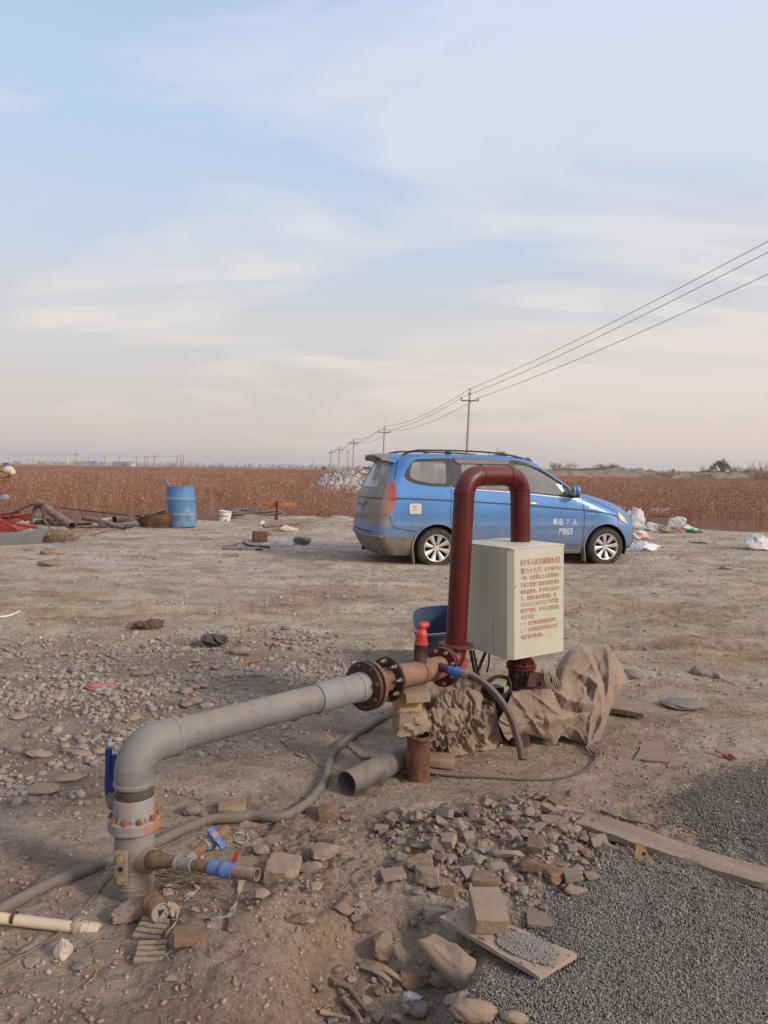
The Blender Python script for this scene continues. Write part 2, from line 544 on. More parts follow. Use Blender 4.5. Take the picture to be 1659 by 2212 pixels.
# -- the ground: one sheet to the horizon
def ground():
 rs = [0.25, 0.5, 0.8, 1.1, 1.35]
 r = 1.5
 while r < 6: rs.append(r); r *= 1.0033
 while r < 24: rs.append(r); r *= 1.007
 while r < 7000: rs.append(r); r *= 1.045
 rs = np.array(rs)
 fine = np.arange(-0.60, 0.60, 0.0032)
 coarse = np.linspace(0.60, 2 * np.pi - 0.60, 90)[:-1]
 ang = np.concatenate([fine, coarse])
 A, Rr = np.meshgrid(ang, rs)
 X = Rr * np.sin(A); Y = Rr * np.cos(A)
 Z = height(X.ravel(), Y.ravel())
 far = np.clip((Rr.ravel() - 30) / 60, 0, 1)
 co = np.stack([X.ravel(), Y.ravel(), Z], 1)
 nr, na = len(rs), len(ang)
 idx = np.arange(nr * na).reshape(nr, na)
 nxt = np.roll(idx, -1, axis=1)
 q = np.stack([idx[:-1], nxt[:-1], nxt[1:], idx[1:]], -1).reshape(-1, 4)
 me = npmesh('ground', co, q[:, ::-1])
 x, y = co[:, 0], co[:, 1]
 gm = np.zeros(len(x))
 for pol in (GRAVEL_A, GRAVEL_B):
  gm = np.maximum(gm, 1 - sstep(-0.03, 0.05, poly_sd(x, y, pol) + 0.05 * fbm(x * 3, y * 3, 3)))
 attr(me, 'gravelmask', gm)
 pm = 1 - sstep(-0.2, 0.5, poly_sd(x, y, PEBBLES) + 0.3 * fbm(x * 1.5, y * 1.5, 3))
 attr(me, 'pebblemask', pm)
 attr(me, 'fieldmask', field_mask(x, y))
 t = NT('yard_dirt')
 pos = t.pos()
 sp = t.n('ShaderNodeSeparateXYZ'); t.l(pos, sp.inputs[0])
 # brown soil in front, dry pale soil beyond, by distance from the well and broad noise
 big = t.noise(0.55, 5, 0.6, vec=pos)
 zone = t.math('ADD', t.math('MULTIPLY', sp.outputs[1], 0.13), t.math('MULTIPLY', big, 1.3))
 soil = t.ramp(zone, [(0.85, C(168, 143, 122)), (1.0, C(176, 151, 129))])
 z2 = t.ramp(t.math('MULTIPLY', zone, 0.4), [(0.36, 0.0), (0.62, 1.0)])
 n1 = t.noise(0.9, 9, 0.68, vec=pos, stretch=(0.6, 1.1, 1))
 dry = t.ramp(n1, [(0.32, C(148, 125, 103)), (0.44, C(178, 155, 130)), (0.55, C(193, 172, 147)), (0.68, C(210, 194, 173))])
 col = t.mix(z2, soil, dry)
 # pale salt crust far over the yard
 s1 = t.noise(0.9, 8, 0.7, vec=pos, stretch=(0.45, 1.2, 1), loc=(7, 3, 0))
 ym = t.ramp(t.math('MULTIPLY', sp.outputs[1], 0.05), [(0.40, 0.0), (0.56, 1.0)])
 col = t.mix(t.math('MULTIPLY', t.ramp(s1, [(0.42, 0.0), (0.58, 0.75)]), ym), col, C(196, 184, 172))
 # patches: darker crumbs, light chips, all scales
 n2 = t.noise(5.5, 8, 0.7, vec=pos)
 col = t.mix(t.ramp(n2, [(0.33, 0.75), (0.52, 0.0)]), col, t.mix(1.0, col, (0.62, 0.58, 0.55), 'MULTIPLY'))
 n3 = t.noise(3.1, 8, 0.72, vec=pos, loc=(9, 2, 1))
 col = t.mix(t.ramp(n3, [(0.55, 0.0), (0.72, 0.6)]), col, C(196, 172, 156))
 n4 = t.noise(60, 5, 0.7, vec=pos)
 col = t.mix(t.ramp(n4, [(0.35, 0.45), (0.5, 0.0)]), col, C(84, 66, 54))
 col = t.mix(t.ramp(n4, [(0.6, 0.0), (0.72, 0.5)]), col, C(205, 187, 172))
 # straw-coloured streaks left by wheels
 n5 = t.noise(1.1, 6, 0.6, vec=pos, stretch=(0.4, 1.8, 1), loc=(2, 8, 0))
 col = t.mix(t.math('MULTIPLY', t.ramp(n5, [(0.5, 0.0), (0.62, 0.4)]), z2), col, C(178, 148, 98))
 col = t.mix(t.attr('pebblemask'), col, t.mix(0.5, col, C(134, 118, 108)))
 gcol = t.ramp(t.vor(150, vec=pos, out='Color'), [(0.2, C(96, 88, 82)), (0.8, C(142, 132, 123))])
 col = t.mix(t.attr('gravelmask'), col, gcol)
 m5 = t.noise(2.0, 9, 0.75, vec=pos, stretch=(0.75, 1.25, 1), loc=(1, 4, 0))
 col = t.mix(t.ramp(m5, [(0.36, 0.7), (0.50, 0.0)]), col, t.mix(1.0, col, (0.55, 0.5, 0.46), 'MULTIPLY'))
 col = t.mix(t.ramp(m5, [(0.52, 0.0), (0.66, 0.45)]), col, C(208, 192, 174))
 # the field floor
 f1 = t.noise(0.9, 8, 0.75, vec=pos)
 f2 = t.noise(0.03, 5, 0.6, vec=pos, stretch=(0.4, 1, 1))
 fcol = t.ramp(f1, [(0.3, C(104, 74, 60)), (0.55, C(130, 96, 77)), (0.8, C(156, 120, 98))])
 fcol = t.mix(t.ramp(f2, [(0.35, 0.0), (0.7, 0.5)]), fcol, C(166, 126, 104))
 col = t.mix(t.attr('fieldmask'), col, fcol)
 t.set(col, 0.95, 0, 0.15)
 b1 = t.noise(26, 8, 0.72, vec=pos)
 b2 = t.noise(110, 5, 0.7, vec=pos)
 b3 = t.noise(6, 7, 0.7, vec=pos, stretch=(0.8, 1.3, 1))
 hsum = t.math('ADD', t.math('ADD', b1, t.math('MULTIPLY', b2, 0.3)), t.math('MULTIPLY', b3, 1.3))
 t.bump(hsum, 1.0, 0.042)
 o = link('ground', me, t.m)
 tag(o, kind='structure')
 return o
FIELD_FRONT = [(-400, 560), (-60, 21.8), (-9, 20.2), (-2.2, 19.4), (-0.9, 19.8), (-0.4, 24), (3, 25.5), (6.2, 23.6), (7.6, 21.2), (9.5, 18.6), (12, 17.6), (60, 17.2), (400, 300)]
def field_front(x):
 xs = [-60, -9, -2.2, -0.5, 0.3, 3, 5.5, 7.0, 8.6, 10.5, 60]
 ys = [20.8, 19.6, 18.9, 19.2, 21.5, 23.0, 22.0, 20.6, 19.3, 18.4, 17.6]
 return np.interp(x, xs, ys)
def field_mask(x, y):
 e = y - field_front(x) + 0.9 * fbm(x * 0.7, y * 0.7, 3)
 return sstep(-0.3, 0.8, e)
ground()
# -- scattered stones as merged meshes
def ico(sub):
 bm = bmesh.new(); bmesh.ops.create_icosphere(bm, subdivisions=sub, radius=1)
 v = np.array([p.co[:] for p in bm.verts]); bm.verts.index_update()
 f = np.array([[p.index for p in q.verts] for q in bm.faces]); bm.free()
 return v, f
def scatter(name, pts, sizes, shape, cols, sub=1, flat=(0.4, 0.8), lump=0.25, sink=0.2, smooth=True, nproto=12, tilt=0.35, seed=3):
 """many small stones merged in one mesh, each with its own tone"""
 rng = np.random.default_rng(seed)
 v0, f0 = ico(sub)
 protos = []
 for i in range(nproto):
  w = v0 * (1 + lump * rng.standard_normal((len(v0), 1)) * 0.5)
  if shape == 'angular':
   for _ in range(5):
    d = rng.standard_normal(3); d /= np.linalg.norm(d)
    s = w @ d; lim = rng.uniform(0.35, 0.7)
    w = w - np.outer(np.clip(s - lim, 0, None), d)
  protos.append(w)
 protos = np.array(protos)
 n = len(pts)
 k = rng.integers(0, nproto, n)
 V = protos[k]
 asp = np.stack([np.ones(n), rng.uniform(0.6, 0.95, n), rng.uniform(flat[0], flat[1], n)], 1)
 V = V * (asp * sizes[:, None])[:, None, :]
 a = rng.uniform(0, 2 * np.pi, n); tx = rng.normal(0, tilt, n); ty = rng.normal(0, tilt, n)
 def rot(c, s, i, j, V):
  W = V.copy()
  W[..., i] = c[:, None] * V[..., i] - s[:, None] * V[..., j]
  W[..., j] = s[:, None] * V[..., i] + c[:, None] * V[..., j]
  return W
 V = rot(np.cos(tx), np.sin(tx), 1, 2, V); V = rot(np.cos(ty), np.sin(ty), 0, 2, V); V = rot(np.cos(a), np.sin(a), 0, 1, V)
 z = height(pts[:, 0], pts[:, 1]) if pts.shape[1] == 2 else pts[:, 2]
 cen = np.stack([pts[:, 0], pts[:, 1], z + sizes * asp[:, 2] * (1 - 2 * sink)], 1)
 V = V + cen[:, None, :]
 F = (f0[None] + (np.arange(n) * len(v0))[:, None, None]).reshape(-1, 3)
 me = npmesh(name, V.reshape(-1, 3), F, smooth)
 cols = np.array([C(*c) for c in cols])
 t = rng.random(n) * (len(cols) - 1)
 i0 = np.floor(t).astype(int); fr = (t - i0)[:, None]
 cc = cols[i0] * (1 - fr) + cols[np.minimum(i0 + 1, len(cols) - 1)] * fr
 cc = cc * rng.uniform(0.85, 1.12, (n, 1))
 cc = np.concatenate([cc, np.ones((n, 1))], 1)
 attr(me, 'tone', np.repeat(cc, len(v0), 0), 'FLOAT_COLOR')
 return me
def mat_tone(name, dusty=0.3, rough=0.85, bump=0.3, bscale=90):
 t = NT(name)
 c = t.attr('tone', 'Color')
 n = t.noise(40, 6, 0.7)
 c = t.mix(t.math('MULTIPLY', t.ramp(n, [(0.4, 0.0), (0.65, 1.0)]), dusty), c, DUST)
 t.set(c, rough, 0, 0.25)
 t.bump(t.noise(bscale, 5, 0.6), bump, 0.003)
 return t.m
def inside(poly, n, rng, margin=0.0, dens=None, noise=0.05, nf=3):
 xs = [p[0] for p in poly]; ys = [p[1] for p in poly]
 out = []; tot = 0
 while tot < n:
  p = np.stack([rng.uniform(min(xs) - margin, max(xs) + margin, n * 2), rng.uniform(min(ys) - margin, max(ys) + margin, n * 2)], 1)
  sd = poly_sd(p[:, 0], p[:, 1], poly) + noise * fbm(p[:, 0] * nf, p[:, 1] * nf, 3)
  keep = rng.random(len(p)) < (1 - sstep(-0.02, margin + 1e-3, sd)) ** 1.6
  # within the camera's surroundings only
  keep &= (np.abs(p[:, 0]) < 0.62 * p[:, 1] + 0.35)
  if dens is not None: keep &= rng.random(len(p)) < dens(p[:, 0], p[:, 1])
  out.append(p[keep]); tot += keep.sum()
 return np.concatenate(out)[:n]
QUAL = 1.0
rng = np.random.default_rng(5)
GREY = [(124, 115, 106), (132, 123, 113), (142, 132, 122), (128, 118, 108), (150, 140, 130), (118, 109, 101)]
gp = inside(GRAVEL_A, int(125000 * QUAL), rng, 0.14, noise=0.12, nf=4)
gs = rng.uniform(0.0017, 0.0032, len(gp)) * (1 + .8 * (rng.random(len(gp)) < .04))
zz = height(gp[:, 0], gp[:, 1]) + rng.uniform(-0.001, 0.005, len(gp))
me = scatter('gravel', np.column_stack([gp, zz]), gs, 'round', GREY, sub=1, flat=(0.7, 1), lump=0.3, sink=0.35, tilt=1)
MT = mat_tone('gravel_grain', 0.12, 0.9, 0.0)
tag(link('gravel', me, MT), 'fine grey gravel spread over the bottom corner of the yard below the long plank', 'gravel', kind='stuff')
gp = inside(GRAVEL_B, int(22000 * QUAL), rng, 0.22, noise=0.14, nf=3)
gs = rng.uniform(0.0028, 0.005, len(gp))
zz = height(gp[:, 0], gp[:, 1]) + rng.uniform(-0.001, 0.004, len(gp))
me = scatter('gravel', np.column_stack([gp, zz]), gs, 'round', [tuple(int(c * 0.86) for c in g) for g in GREY], sub=1, flat=(0.7, 1), lump=0.3, sink=0.35, tilt=1, seed=9)
tag(link('gravel', me, MT), 'darker grey gravel thinly spread above the long plank at the edge of the yard', 'gravel', kind='stuff')
PEB = [(134, 118, 104), (150, 134, 120), (122, 112, 106), (142, 122, 108), (160, 146, 134), (130, 120, 114), (146, 126, 114)]
MTP = mat_tone('pebble_stone', 0.35, 0.85, 0.25, 70)
pp = inside(PEBBLES, int(11500 * QUAL), rng, 0.9, noise=0.45, nf=1.3, dens=lambda x, y: np.clip(.45 + 2.2 * fbm(x * 1.3 + 2, y * 1.3, 3), .12, 1))
u = rng.random(len(pp))
ps = 0.0045 + 0.024 * u ** 6 + 0.007 * rng.random(len(pp)) ** 2
me = scatter('pebbles', pp, ps, 'round', PEB, sub=2, flat=(0.35, 0.7), lump=0.12, sink=0.36, tilt=0.3, seed=21)
tag(link('pebbles', me, MTP), 'pale rounded river pebbles strewn thickly over the dirt beside the grey pipe', 'pebbles', kind='stuff')
# crumbs, chips and small stones all over the yard
n = int(30000 * QUAL)
rr = 1.7 + 18 * rng.random(n) ** 1.25
aa = rng.uniform(-0.58, 0.58, n)
cp = np.stack([rr * np.sin(aa), rr * np.cos(aa)], 1)
dn = fbm(cp[:, 0] * 1.2 + 9, cp[:, 1] * 1.2, 4)
keep = (dn > -0.12) | (rng.random(n) < 0.25)
keep &= (poly_sd(cp[:, 0], cp[:, 1], GRAVEL_A) > 0.02)
cp = cp[keep]
cs = (0.0028 + 0.009 * rng.random(len(cp)) ** 4) * (1 + rr[keep] * 0.09)
me = scatter('rubble', cp, cs, 'angular', [(144, 122, 106), (154, 132, 114), (134, 112, 98), (172, 152, 134), (148, 126, 110)], sub=1, flat=(0.35, 0.7), lump=0.35, sink=0.35, smooth=False, seed=33)
tag(link('rubble', me, MTP), 'small crumbs of clay and stone chips scattered all over the yard', 'rubble', kind='stuff')
n = 15000
rr = np.sqrt(rng.uniform(30, 330, n)); aa = rng.uniform(-0.56, 0.56, n)
cp = np.stack([rr * np.sin(aa), rr * np.cos(aa)], 1)
dn = fbm(cp[:, 0] * .7 + 3, cp[:, 1] * .7 + 5, 4)
cp = cp[(dn > 0.05) | (rng.random(n) < 0.2)]
cs = 0.005 + 0.022 * rng.random(len(cp)) ** 4
me = scatter('small_stones', cp, cs, 'angular', [(120, 102, 88), (158, 138, 120), (186, 170, 154), (140, 120, 102), (202, 190, 176)], sub=1, flat=(0.35, 0.7), lump=0.3, sink=0.3, smooth=False, seed=37)
tag(link('small_stones', me, MTP), 'small stones and clods littering the trampled middle of the yard', 'rubble', kind='stuff')
MCL = mat_tone('clod_soil', 0, .95, .4)
n = 10000
rr = 1.75 + 4.2 * rng.random(n) ** 1.3
aa = rng.uniform(-0.56, 0.56, n)
cp = np.stack([rr * np.sin(aa), rr * np.cos(aa)], 1)
dn = fbm(cp[:, 0] * 2.2 + 1, cp[:, 1] * 2.2 + 5, 4)
keep = (dn > 0.02) | (rng.random(n) < 0.12)
keep &= (poly_sd(cp[:, 0], cp[:, 1], GRAVEL_A) > 0.02)
cp = cp[keep]
cs = (0.0018 + 0.011 * rng.random(len(cp)) ** 4)
me = scatter('clods', cp, cs, 'angular', [(140, 116, 98), (146, 121, 102), (132, 109, 92), (150, 125, 106)], sub=1, flat=(0.4, 0.8), lump=0.4, sink=0.3, smooth=False, seed=35)
tag(link('clods', me, MCL), 'small clods of the same brown soil crusting the ground in front', 'clods', kind='stuff')
cp = np.concatenate([inside(MOUND, 380, rng, 0.12), inside(PIT, 200, rng, 0.1)])
cs = 0.003 + 0.013 * rng.random(len(cp)) ** 3
me = scatter('clods', cp, cs, 'angular', [(140, 115, 96), (146, 120, 100), (134, 109, 90)], sub=1, flat=(0.35, 0.8), lump=0.5, sink=0.42, smooth=False, tilt=.8, seed=36)
tag(link('clods', me, MCL), 'crumbling clay clods on the mound beside the pit', 'clods', kind='stuff')
hp = inside(HEAP, int(1600 * QUAL), rng, 0.1)
hs = 0.004 + 0.014 * rng.random(len(hp)) ** 3
me = scatter('rubble', hp, hs, 'angular', [(118, 98, 84), (140, 120, 104), (104, 90, 80), (166, 148, 134)], sub=2, flat=(0.4, 0.9), lump=0.2, sink=0.15, smooth=False, seed=41)
tag(link('rubble', me, MTP), 'small chips lying between the broken stones of the rubble heap', 'rubble', kind='stuff')
# -- shared materials
M_PVC = mat_plain('grey_pvc', C(112, 109, 105), 0.6, 0, 0.14, 0.55, 7, 0.15, 50, C(142, 126, 110))
t = NT('grey_pipe_dirty')
c = t.ramp(t.noise(5, 6, .6), [(.3, C(104, 101, 97)), (.7, C(120, 117, 112))])
c = t.mix(t.ramp(t.noise(9, 8, .7, .5, loc=(1, 2, 3)), [(.52, 0.), (.62, .45)]), c, C(78, 70, 63))
c = t.mix(t.ramp(t.noise(60, 3, .6, stretch=(.12, .12, 1), loc=(5, 1, 1)), [(.66, 0.), (.70, .5)]), c, C(158, 154, 148))
c = t.mix(t.ramp(t.noise(130, 3, .7), [(.66, 0.), (.72, .6)]), c, C(146, 124, 104))
d = t.math('MULTIPLY', t.math('ADD', t.math('MULTIPLY', t.z_up(), .7), .15), t.ramp(t.noise(7, 8, .7, loc=(8, 1, 4)), [(.35, .2), (.6, .85)]))
t.set(t.mix(d, c, C(146, 129, 112)), t.math('ADD', .5, t.math('MULTIPLY', d, .4)), 0, .35); t.bump(t.noise(45, 6, .65), .25, .003)
M_PVC = t.m
M_PVCD = mat_plain('grey_pvc_band', C(66, 64, 60), 0.6, 0, 0.35, 0.3, 30, 0.2, 60)
M_FITTING = mat_plain('grey_fitting', C(126, 123, 118), 0.6, 0, 0.12, 0.5, 12, 0.15, 60, C(140, 118, 96))
M_CLAMP = mat_rust('clamp_cast', (124, 112, 98), (146, 120, 92), (104, 92, 80), 11, 0.5, 0.8, 0.4)
M_RUST = mat_rust('rust_brown')
M_RUSTPIPE = mat_rust('rust_pipe', (104, 72, 56), (134, 98, 74), (74, 46, 38), 10, 0.35)
M_RUSTDARK = mat_rust('rust_dark', (66, 44, 38), (88, 58, 46), (44, 30, 28), 14, 0.25)
M_BOLT = mat_plain('galvanised_bolt', C(150, 152, 146), 0.35, 0.7, 0.2, 0.25, 40)
M_RUSTBOLT = mat_rust('rusty_bolt', (132, 84, 48), (160, 104, 58), (88, 54, 38), 30, 0.2)
M_OXIDE = None
def red_oxide():
 """dark red primer on steel: semi-gloss, a few chips, dust on top"""
 t = NT('red_primer')
 n = t.noise(6, 6, 0.6)
 base = t.ramp(n, [(0.3, C(76, 15, 11)), (0.7, C(92, 20, 15))])
 chips = t.ramp(t.noise(38, 6, 0.8), [(0.64, 0.0), (0.68, 0.75)])
 base = t.mix(t.ramp(t.noise(8, 7, .7, loc=(7, 7, 1)), [(.5, 0.), (.66, .55)]), base, C(58, 20, 16))
 base = t.mix(chips, base, C(128, 72, 60))
 run = t.noise(30, 4, 0.5, stretch=(1, 1, 0.06))
 base = t.mix(t.ramp(run, [(0.5, 0.0), (0.75, 0.3)]), base, C(66, 16, 14))
 d = t.math('MULTIPLY', t.z_up(), t.ramp(t.noise(9, 7, 0.6, loc=(2, 2, 2)), [(0.3, 0.12), (0.7, 0.36)]))
 t.set(t.mix(d, base, C(160, 122, 108)), t.math('ADD', 0.38, t.math('MULTIPLY', d, 0.6)), 0, 0.35)
 t.bump(t.noise(70, 4, 0.6), 0.12, 0.003)
 return t.m
M_OXIDE = red_oxide()
def bolt(mb, c, d, r=0.010, l=0.02, shank=0.006, ext=0.02):
 """hexagon nut with a stud end sticking out along d"""
 c = Vector(c); d = Vector(d).normalized()
 mb.cyl(c, c + d * l, r, r, 6)
 mb.cyl(c + d * l, c + d * (l + ext), shank, shank, 10)
def ring_frame(d):
 d = Vector(d).normalized()
 x = d.cross(Vector((0, 0, 1))).normalized()
 return x, x.cross(d).normalized()
def flange(c, d, r, th, rin=None):
 prof = [(rin or 0.0001, 0), (r - 0.003, 0), (r, 0.003), (r, th - 0.003), (r - 0.003, th), (rin or 0.0001, th)]
 return MB().lathe(prof, Vector(c) - Vector(d).normalized() * th / 2, d, 48, cap=rin is None)
S_XY = P(291, 1780, 2.56)
S_XY = Vector((S_XY.x, S_XY.y, 0))
def SZ(v):
 return P(291, v, 2.56).z
RIS_B = P(985, 1400, 3.97)
RIS_T = P(1004.5, 1075, 3.99)
_pd = Vector((RIS_B.x - S_XY.x, RIS_B.y - S_XY.y, 0)).normalized()
_pn = Vector((_pd.y, -_pd.x, 0))
def PL(u, v, off=0.0):
 """seen at (u, v) on the vertical plane through the pipe run (shifted off metres towards the camera)"""
 d = ray(u, v)
 q = S_XY + _pn * off
 k = (q - EYE).dot(_pn) / d.dot(_pn)
 return EYE + d * k
# -- the water pipe with its stand, tee and riser
base = Vector((S_XY.x, S_XY.y, hz(S_XY.x, S_XY.y)))
PIPE = empty('water_pipe', base, 'grey plastic pipe on a clamped stand, joined to a rusty tee and dark red riser', 'water pipe')
W = dict(parent=PIPE, world=True)
p0 = S_XY.copy()
def at(v): return Vector((p0.x, p0.y, SZ(v)))
zb = base.z - 0.06
rp = 0.0585
e_out = PL(378, 1589)
f1 = PL(790, 1481)
f2 = PL(838, 1467)
f3 = PL(957, 1440)
gd = (f1 - e_out).normalized()
# stand pipe
MB().cyl((p0.x, p0.y, zb), at(1815), 0.0605, n=40).build('stand_pipe', mat_plain('dirty_stand', C(124, 116, 104), 0.75, 0, 0.15, 0.6, 14, 0.3, 50, C(120, 100, 82)), **W)
MB().lathe([(0.064, at(1838).z), (0.0675, at(1832).z), (0.0675, at(1816).z), (0.066, at(1814).z)], (p0.x, p0.y, 0), n=40).build('stand_pipe', M_CLAMP, **W)
MB().lathe([(0.0665, at(1817).z), (0.067, at(1784).z)], (p0.x, p0.y, 0), n=40).build('sleeve', M_FITTING, **W)
# flanged coupler with ribs and rusty bolts
zf0, zf1 = at(1786).z, at(1762).z
mb = MB().lathe([(0.0669, zf0 - 0.004), (0.085, zf0), (0.0885, zf0 + 0.004), (0.0885, zf0 + 0.0165), (0.0865, zf0 + 0.0175), (0.0865, zf0 + 0.019), (0.0885, zf0 + 0.020), (0.0885, zf1 - 0.003), (0.086, zf1), (0.071, zf1 + 0.003), (0.0675, at(1722).z), (0.0645, at(1717).z), (0.061, at(1717).z - 0.004)], (p0.x, p0.y, 0), n=56)
t = NT('coupler_grey')
c = t.ramp(t.noise(10, 5, 0.6), [(0.3, C(124, 121, 116)), (0.7, C(142, 138, 131))])
ru = t.noise(16, 7, 0.65, stretch=(1, 1, 0.5), loc=(1.3, 0.2, 0.4))
sp_ = t.n('ShaderNodeSeparateXYZ'); t.l(t.coord(), sp_.inputs[0])
side = t.ramp(t.math('ADD', t.math('MULTIPLY', sp_.outputs[0], 5.0), 0.45), [(0.35, 0.12), (0.75, 1.0)])
c = t.mix(t.math('MULTIPLY', t.ramp(ru, [(0.46, 0.0), (0.60, 0.95)]), side), c, C(158, 96, 52))
c = t.mix(t.math('MULTIPLY', t.z_up(), 0.5), c, C(150, 130, 112))
t.set(c, 0.65, 0, 0.35); t.bump(t.noise(60, 5, 0.6), 0.15, 0.003)
M_COUPLER = t.m
cpl = mb.build('coupler', M_COUPLER, **W)
for k in range(10):
 mb = MB(); rb = MB()
 a = 2 * math.pi * k / 10 + 0.2
 d = Vector((math.cos(a), math.sin(a), 0))
 q = p0 + d * 0.078; q.z = zf1
 rb.cyl(q, q + Vector((0, 0, 0.004)), 0.0105, 0.0105, 14)
 rb.cyl(q + Vector((0, 0, 0.004)), q + Vector((0, 0, 0.012)), 0.0078, 0.0078, 6)
 rb.cyl(q + Vector((0, 0, 0.012)), q + Vector((0, 0, 0.018)), 0.004, 0.004, 8)
 a2 = a + math.pi / 10
 d2 = Vector((math.cos(a2), math.sin(a2), 0)); t2 = Vector((-d2.y, d2.x, 0))
 A = p0 + d2 * 0.067; A.z = zf1; B = p0 + d2 * 0.083; B.z = zf1; Cc = p0 + d2 * 0.0665; Cc.z = zf1 + 0.024
 vs = [tuple(x + t2 * s_) for s_ in (-0.002, 0.002) for x in (A, B, Cc)]
 mb.add(vs, [(0, 1, 2), (5, 4, 3), (0, 3, 4, 1), (1, 4, 5, 2), (2, 5, 3, 0)])
 mb.build('rib', M_COUPLER, parent=cpl, world=True)
 rb.build('bolt', M_RUSTBOLT, parent=cpl, world=True)
MB().cyl(at(1719), at(1688), 0.0605, n=40).build('black_band', M_PVCD, **W)
# elbow
zc = e_out.z
Rb = 0.088
bc = Vector((p0.x, p0.y, 0)) + Vector((_pd.x, _pd.y, 0)) * Rb
mb = MB()
pts = [at(1694), Vector((p0.x, p0.y, zc - Rb + 0.01))]
rd = [0.0672, 0.0672]
gdh = gd
for k in range(0, 13):
 a = k / 12 * (math.pi / 2)
 pts.append(Vector((p0.x, p0.y, zc - Rb)) + _pd * (Rb * (1 - math.cos(a))) + Vector((0, 0, Rb * math.sin(a))))
 rd.append(0.0685)
pts.append(e_out + gdh * 0.0); rd.append(0.0685)
mb.tube(pts, rd, 40)
mb.sphere(P(272, 1676, 2.50), 0.0055, 2)
mb.build('elbow', M_PVC, sharp=30, **W)
MB().lathe([(0.0595, -0.001), (0.0712, 0), (0.0715, -0.012), (0.069, -0.016)], e_out, gd, 44, cap=False).build('socket_rim', M_PVC, **W)
MB().lathe([(0.0612, 0), (0.0702, 0.001), (0.0705, 0.012), (0.067, 0.016)], at(1694), (0, 0, 1), 44, cap=False).build('socket_rim', M_PVC, **W)
# straight run
MB().tube([pts[-3], e_out, f1], rp, 40).build('straight_pipe', M_PVC, **W)
c0, c1, c2 = PL(681, 1510), PL(730, 1496.5), PL(768, 1486)
MB().lathe([(0.0585, -0.002), (0.0645, 0), (0.0645, (c1 - c0).length), (0.0625, (c1 - c0).length + 0.003)], c0, gd, 40).build('coupling', mat_plain('grey_coupling', C(120, 119, 118), 0.5, 0, 0.08, 0.35, 7, 0.1), **W)
MB().cyl(c1 + gd * 0.003, f1 - gd * 0.06, 0.0622, n=40).build('flange_socket', M_FITTING, **W)
MB().lathe([(0.0623, -0.003), (0.0665, 0.0), (0.0665, 0.055)], f1 - gd * 0.068, gd, 40).build('flange_socket', M_FITTING, **W)
# flange pair one
f1n = f1
fl = flange(f1n - gd * 0.012, gd, 0.113, 0.018).build('flange', M_RUSTDARK, **W)
fl2 = flange(f1n + gd * 0.024, gd, 0.113, 0.018).build('flange', M_RUSTPIPE, **W)
flange(f1n + gd * 0.006, gd, 0.092, 0.02).build('gasket', mat_plain('black_rubber', C(38, 36, 35), 0.7, 0, 0.1, 0.3), **W)
x, y = ring_frame(gd)
for k in range(8):
 a = 2 * math.pi * (k + 0.35) / 8
 q = f1n - gd * 0.021 + (x * math.cos(a) + y * math.sin(a)) * 0.093
 mb = MB(); bolt(mb, q, -gd, 0.0115, 0.010, 0.007, 0.006)
 mb.build('bolt', M_RUSTDARK, parent=fl, world=True)
# neck and second flange
bd = (f3 - f1).normalized()
MB().cyl(f1 + gd * 0.032, f2, 0.0585, n=40).build('neck', M_RUSTPIPE, **W)
fl = flange(f2, bd, 0.106, 0.016).build('flange', M_RUSTDARK, **W)
x, y = ring_frame(bd)
for k in range(8):
 a = 2 * math.pi * (k + 0.2) / 8
 q = f2 - bd * 0.008 + (x * math.cos(a) + y * math.sin(a)) * 0.087
 mb = MB(); bolt(mb, q, -bd, 0.0118, 0.012, 0.0068, 0.022)
 mb.build('bolt', M_BOLT, parent=fl, world=True)
# the rusty tee
tee_r = 0.0575
mb = MB().cyl(f2 + bd * 0.004, f3, tee_r, n=48)
M_TEE = mat_rust('tee_rust', (122, 88, 68), (150, 116, 90), (88, 58, 44), 9, 0.3, 0.72, 0.35)
tee = mb.build('tee_body', M_TEE, **W)
for u_ in (0.42, ):
 q = f2.lerp(f3, u_ + 0.12)
 MB().lathe([(tee_r + 0.0002, -0.004), (tee_r + 0.002, 0), (tee_r + 0.0002, 0.004)], q, bd, 40, cap=False).build('weld_seam', M_RUSTDARK, parent=tee, world=True)
# air valve on the tee
vb = PL(908, 1400)
vz = Vector((0.035, 0, 1)).normalized()
def vp(v): return PL(908 + (1440 - v) * 0.06, v)
a0 = PL(907, 1447)
MB().lathe([(0.043, 0), (0.036, 0.012), (0.0325, 0.018), (0.032, (vp(1410) - a0).length)], a0 + Vector((0, 0, 0.05)) - Vector((0, 0, 0.03)), vz, 32).build('branch_nipple', M_RUSTDARK, **W)
q0 = PL(909, 1412)
M_BLACKTAPE = mat_plain('black_tape', C(30, 29, 29), 0.35, 0, 0.2, 0.25, 40, 0.3, 50)
hgt = (PL(909, 1392) - q0).length
MB().lathe([(0.0325, -0.012), (0.0345, 0), (0.0355, hgt * 0.4), (0.0345, hgt)], q0, vz, 32).build('tape_wrap', M_BLACKTAPE, **W)
M_REDP = mat_plain('red_plastic', C(176, 52, 46), 0.42, 0, 0.12, 0.22, 30, 0.05, 60, C(190, 120, 104))
q1 = PL(909.5, 1391)
h1 = (PL(911, 1359) - q1).length
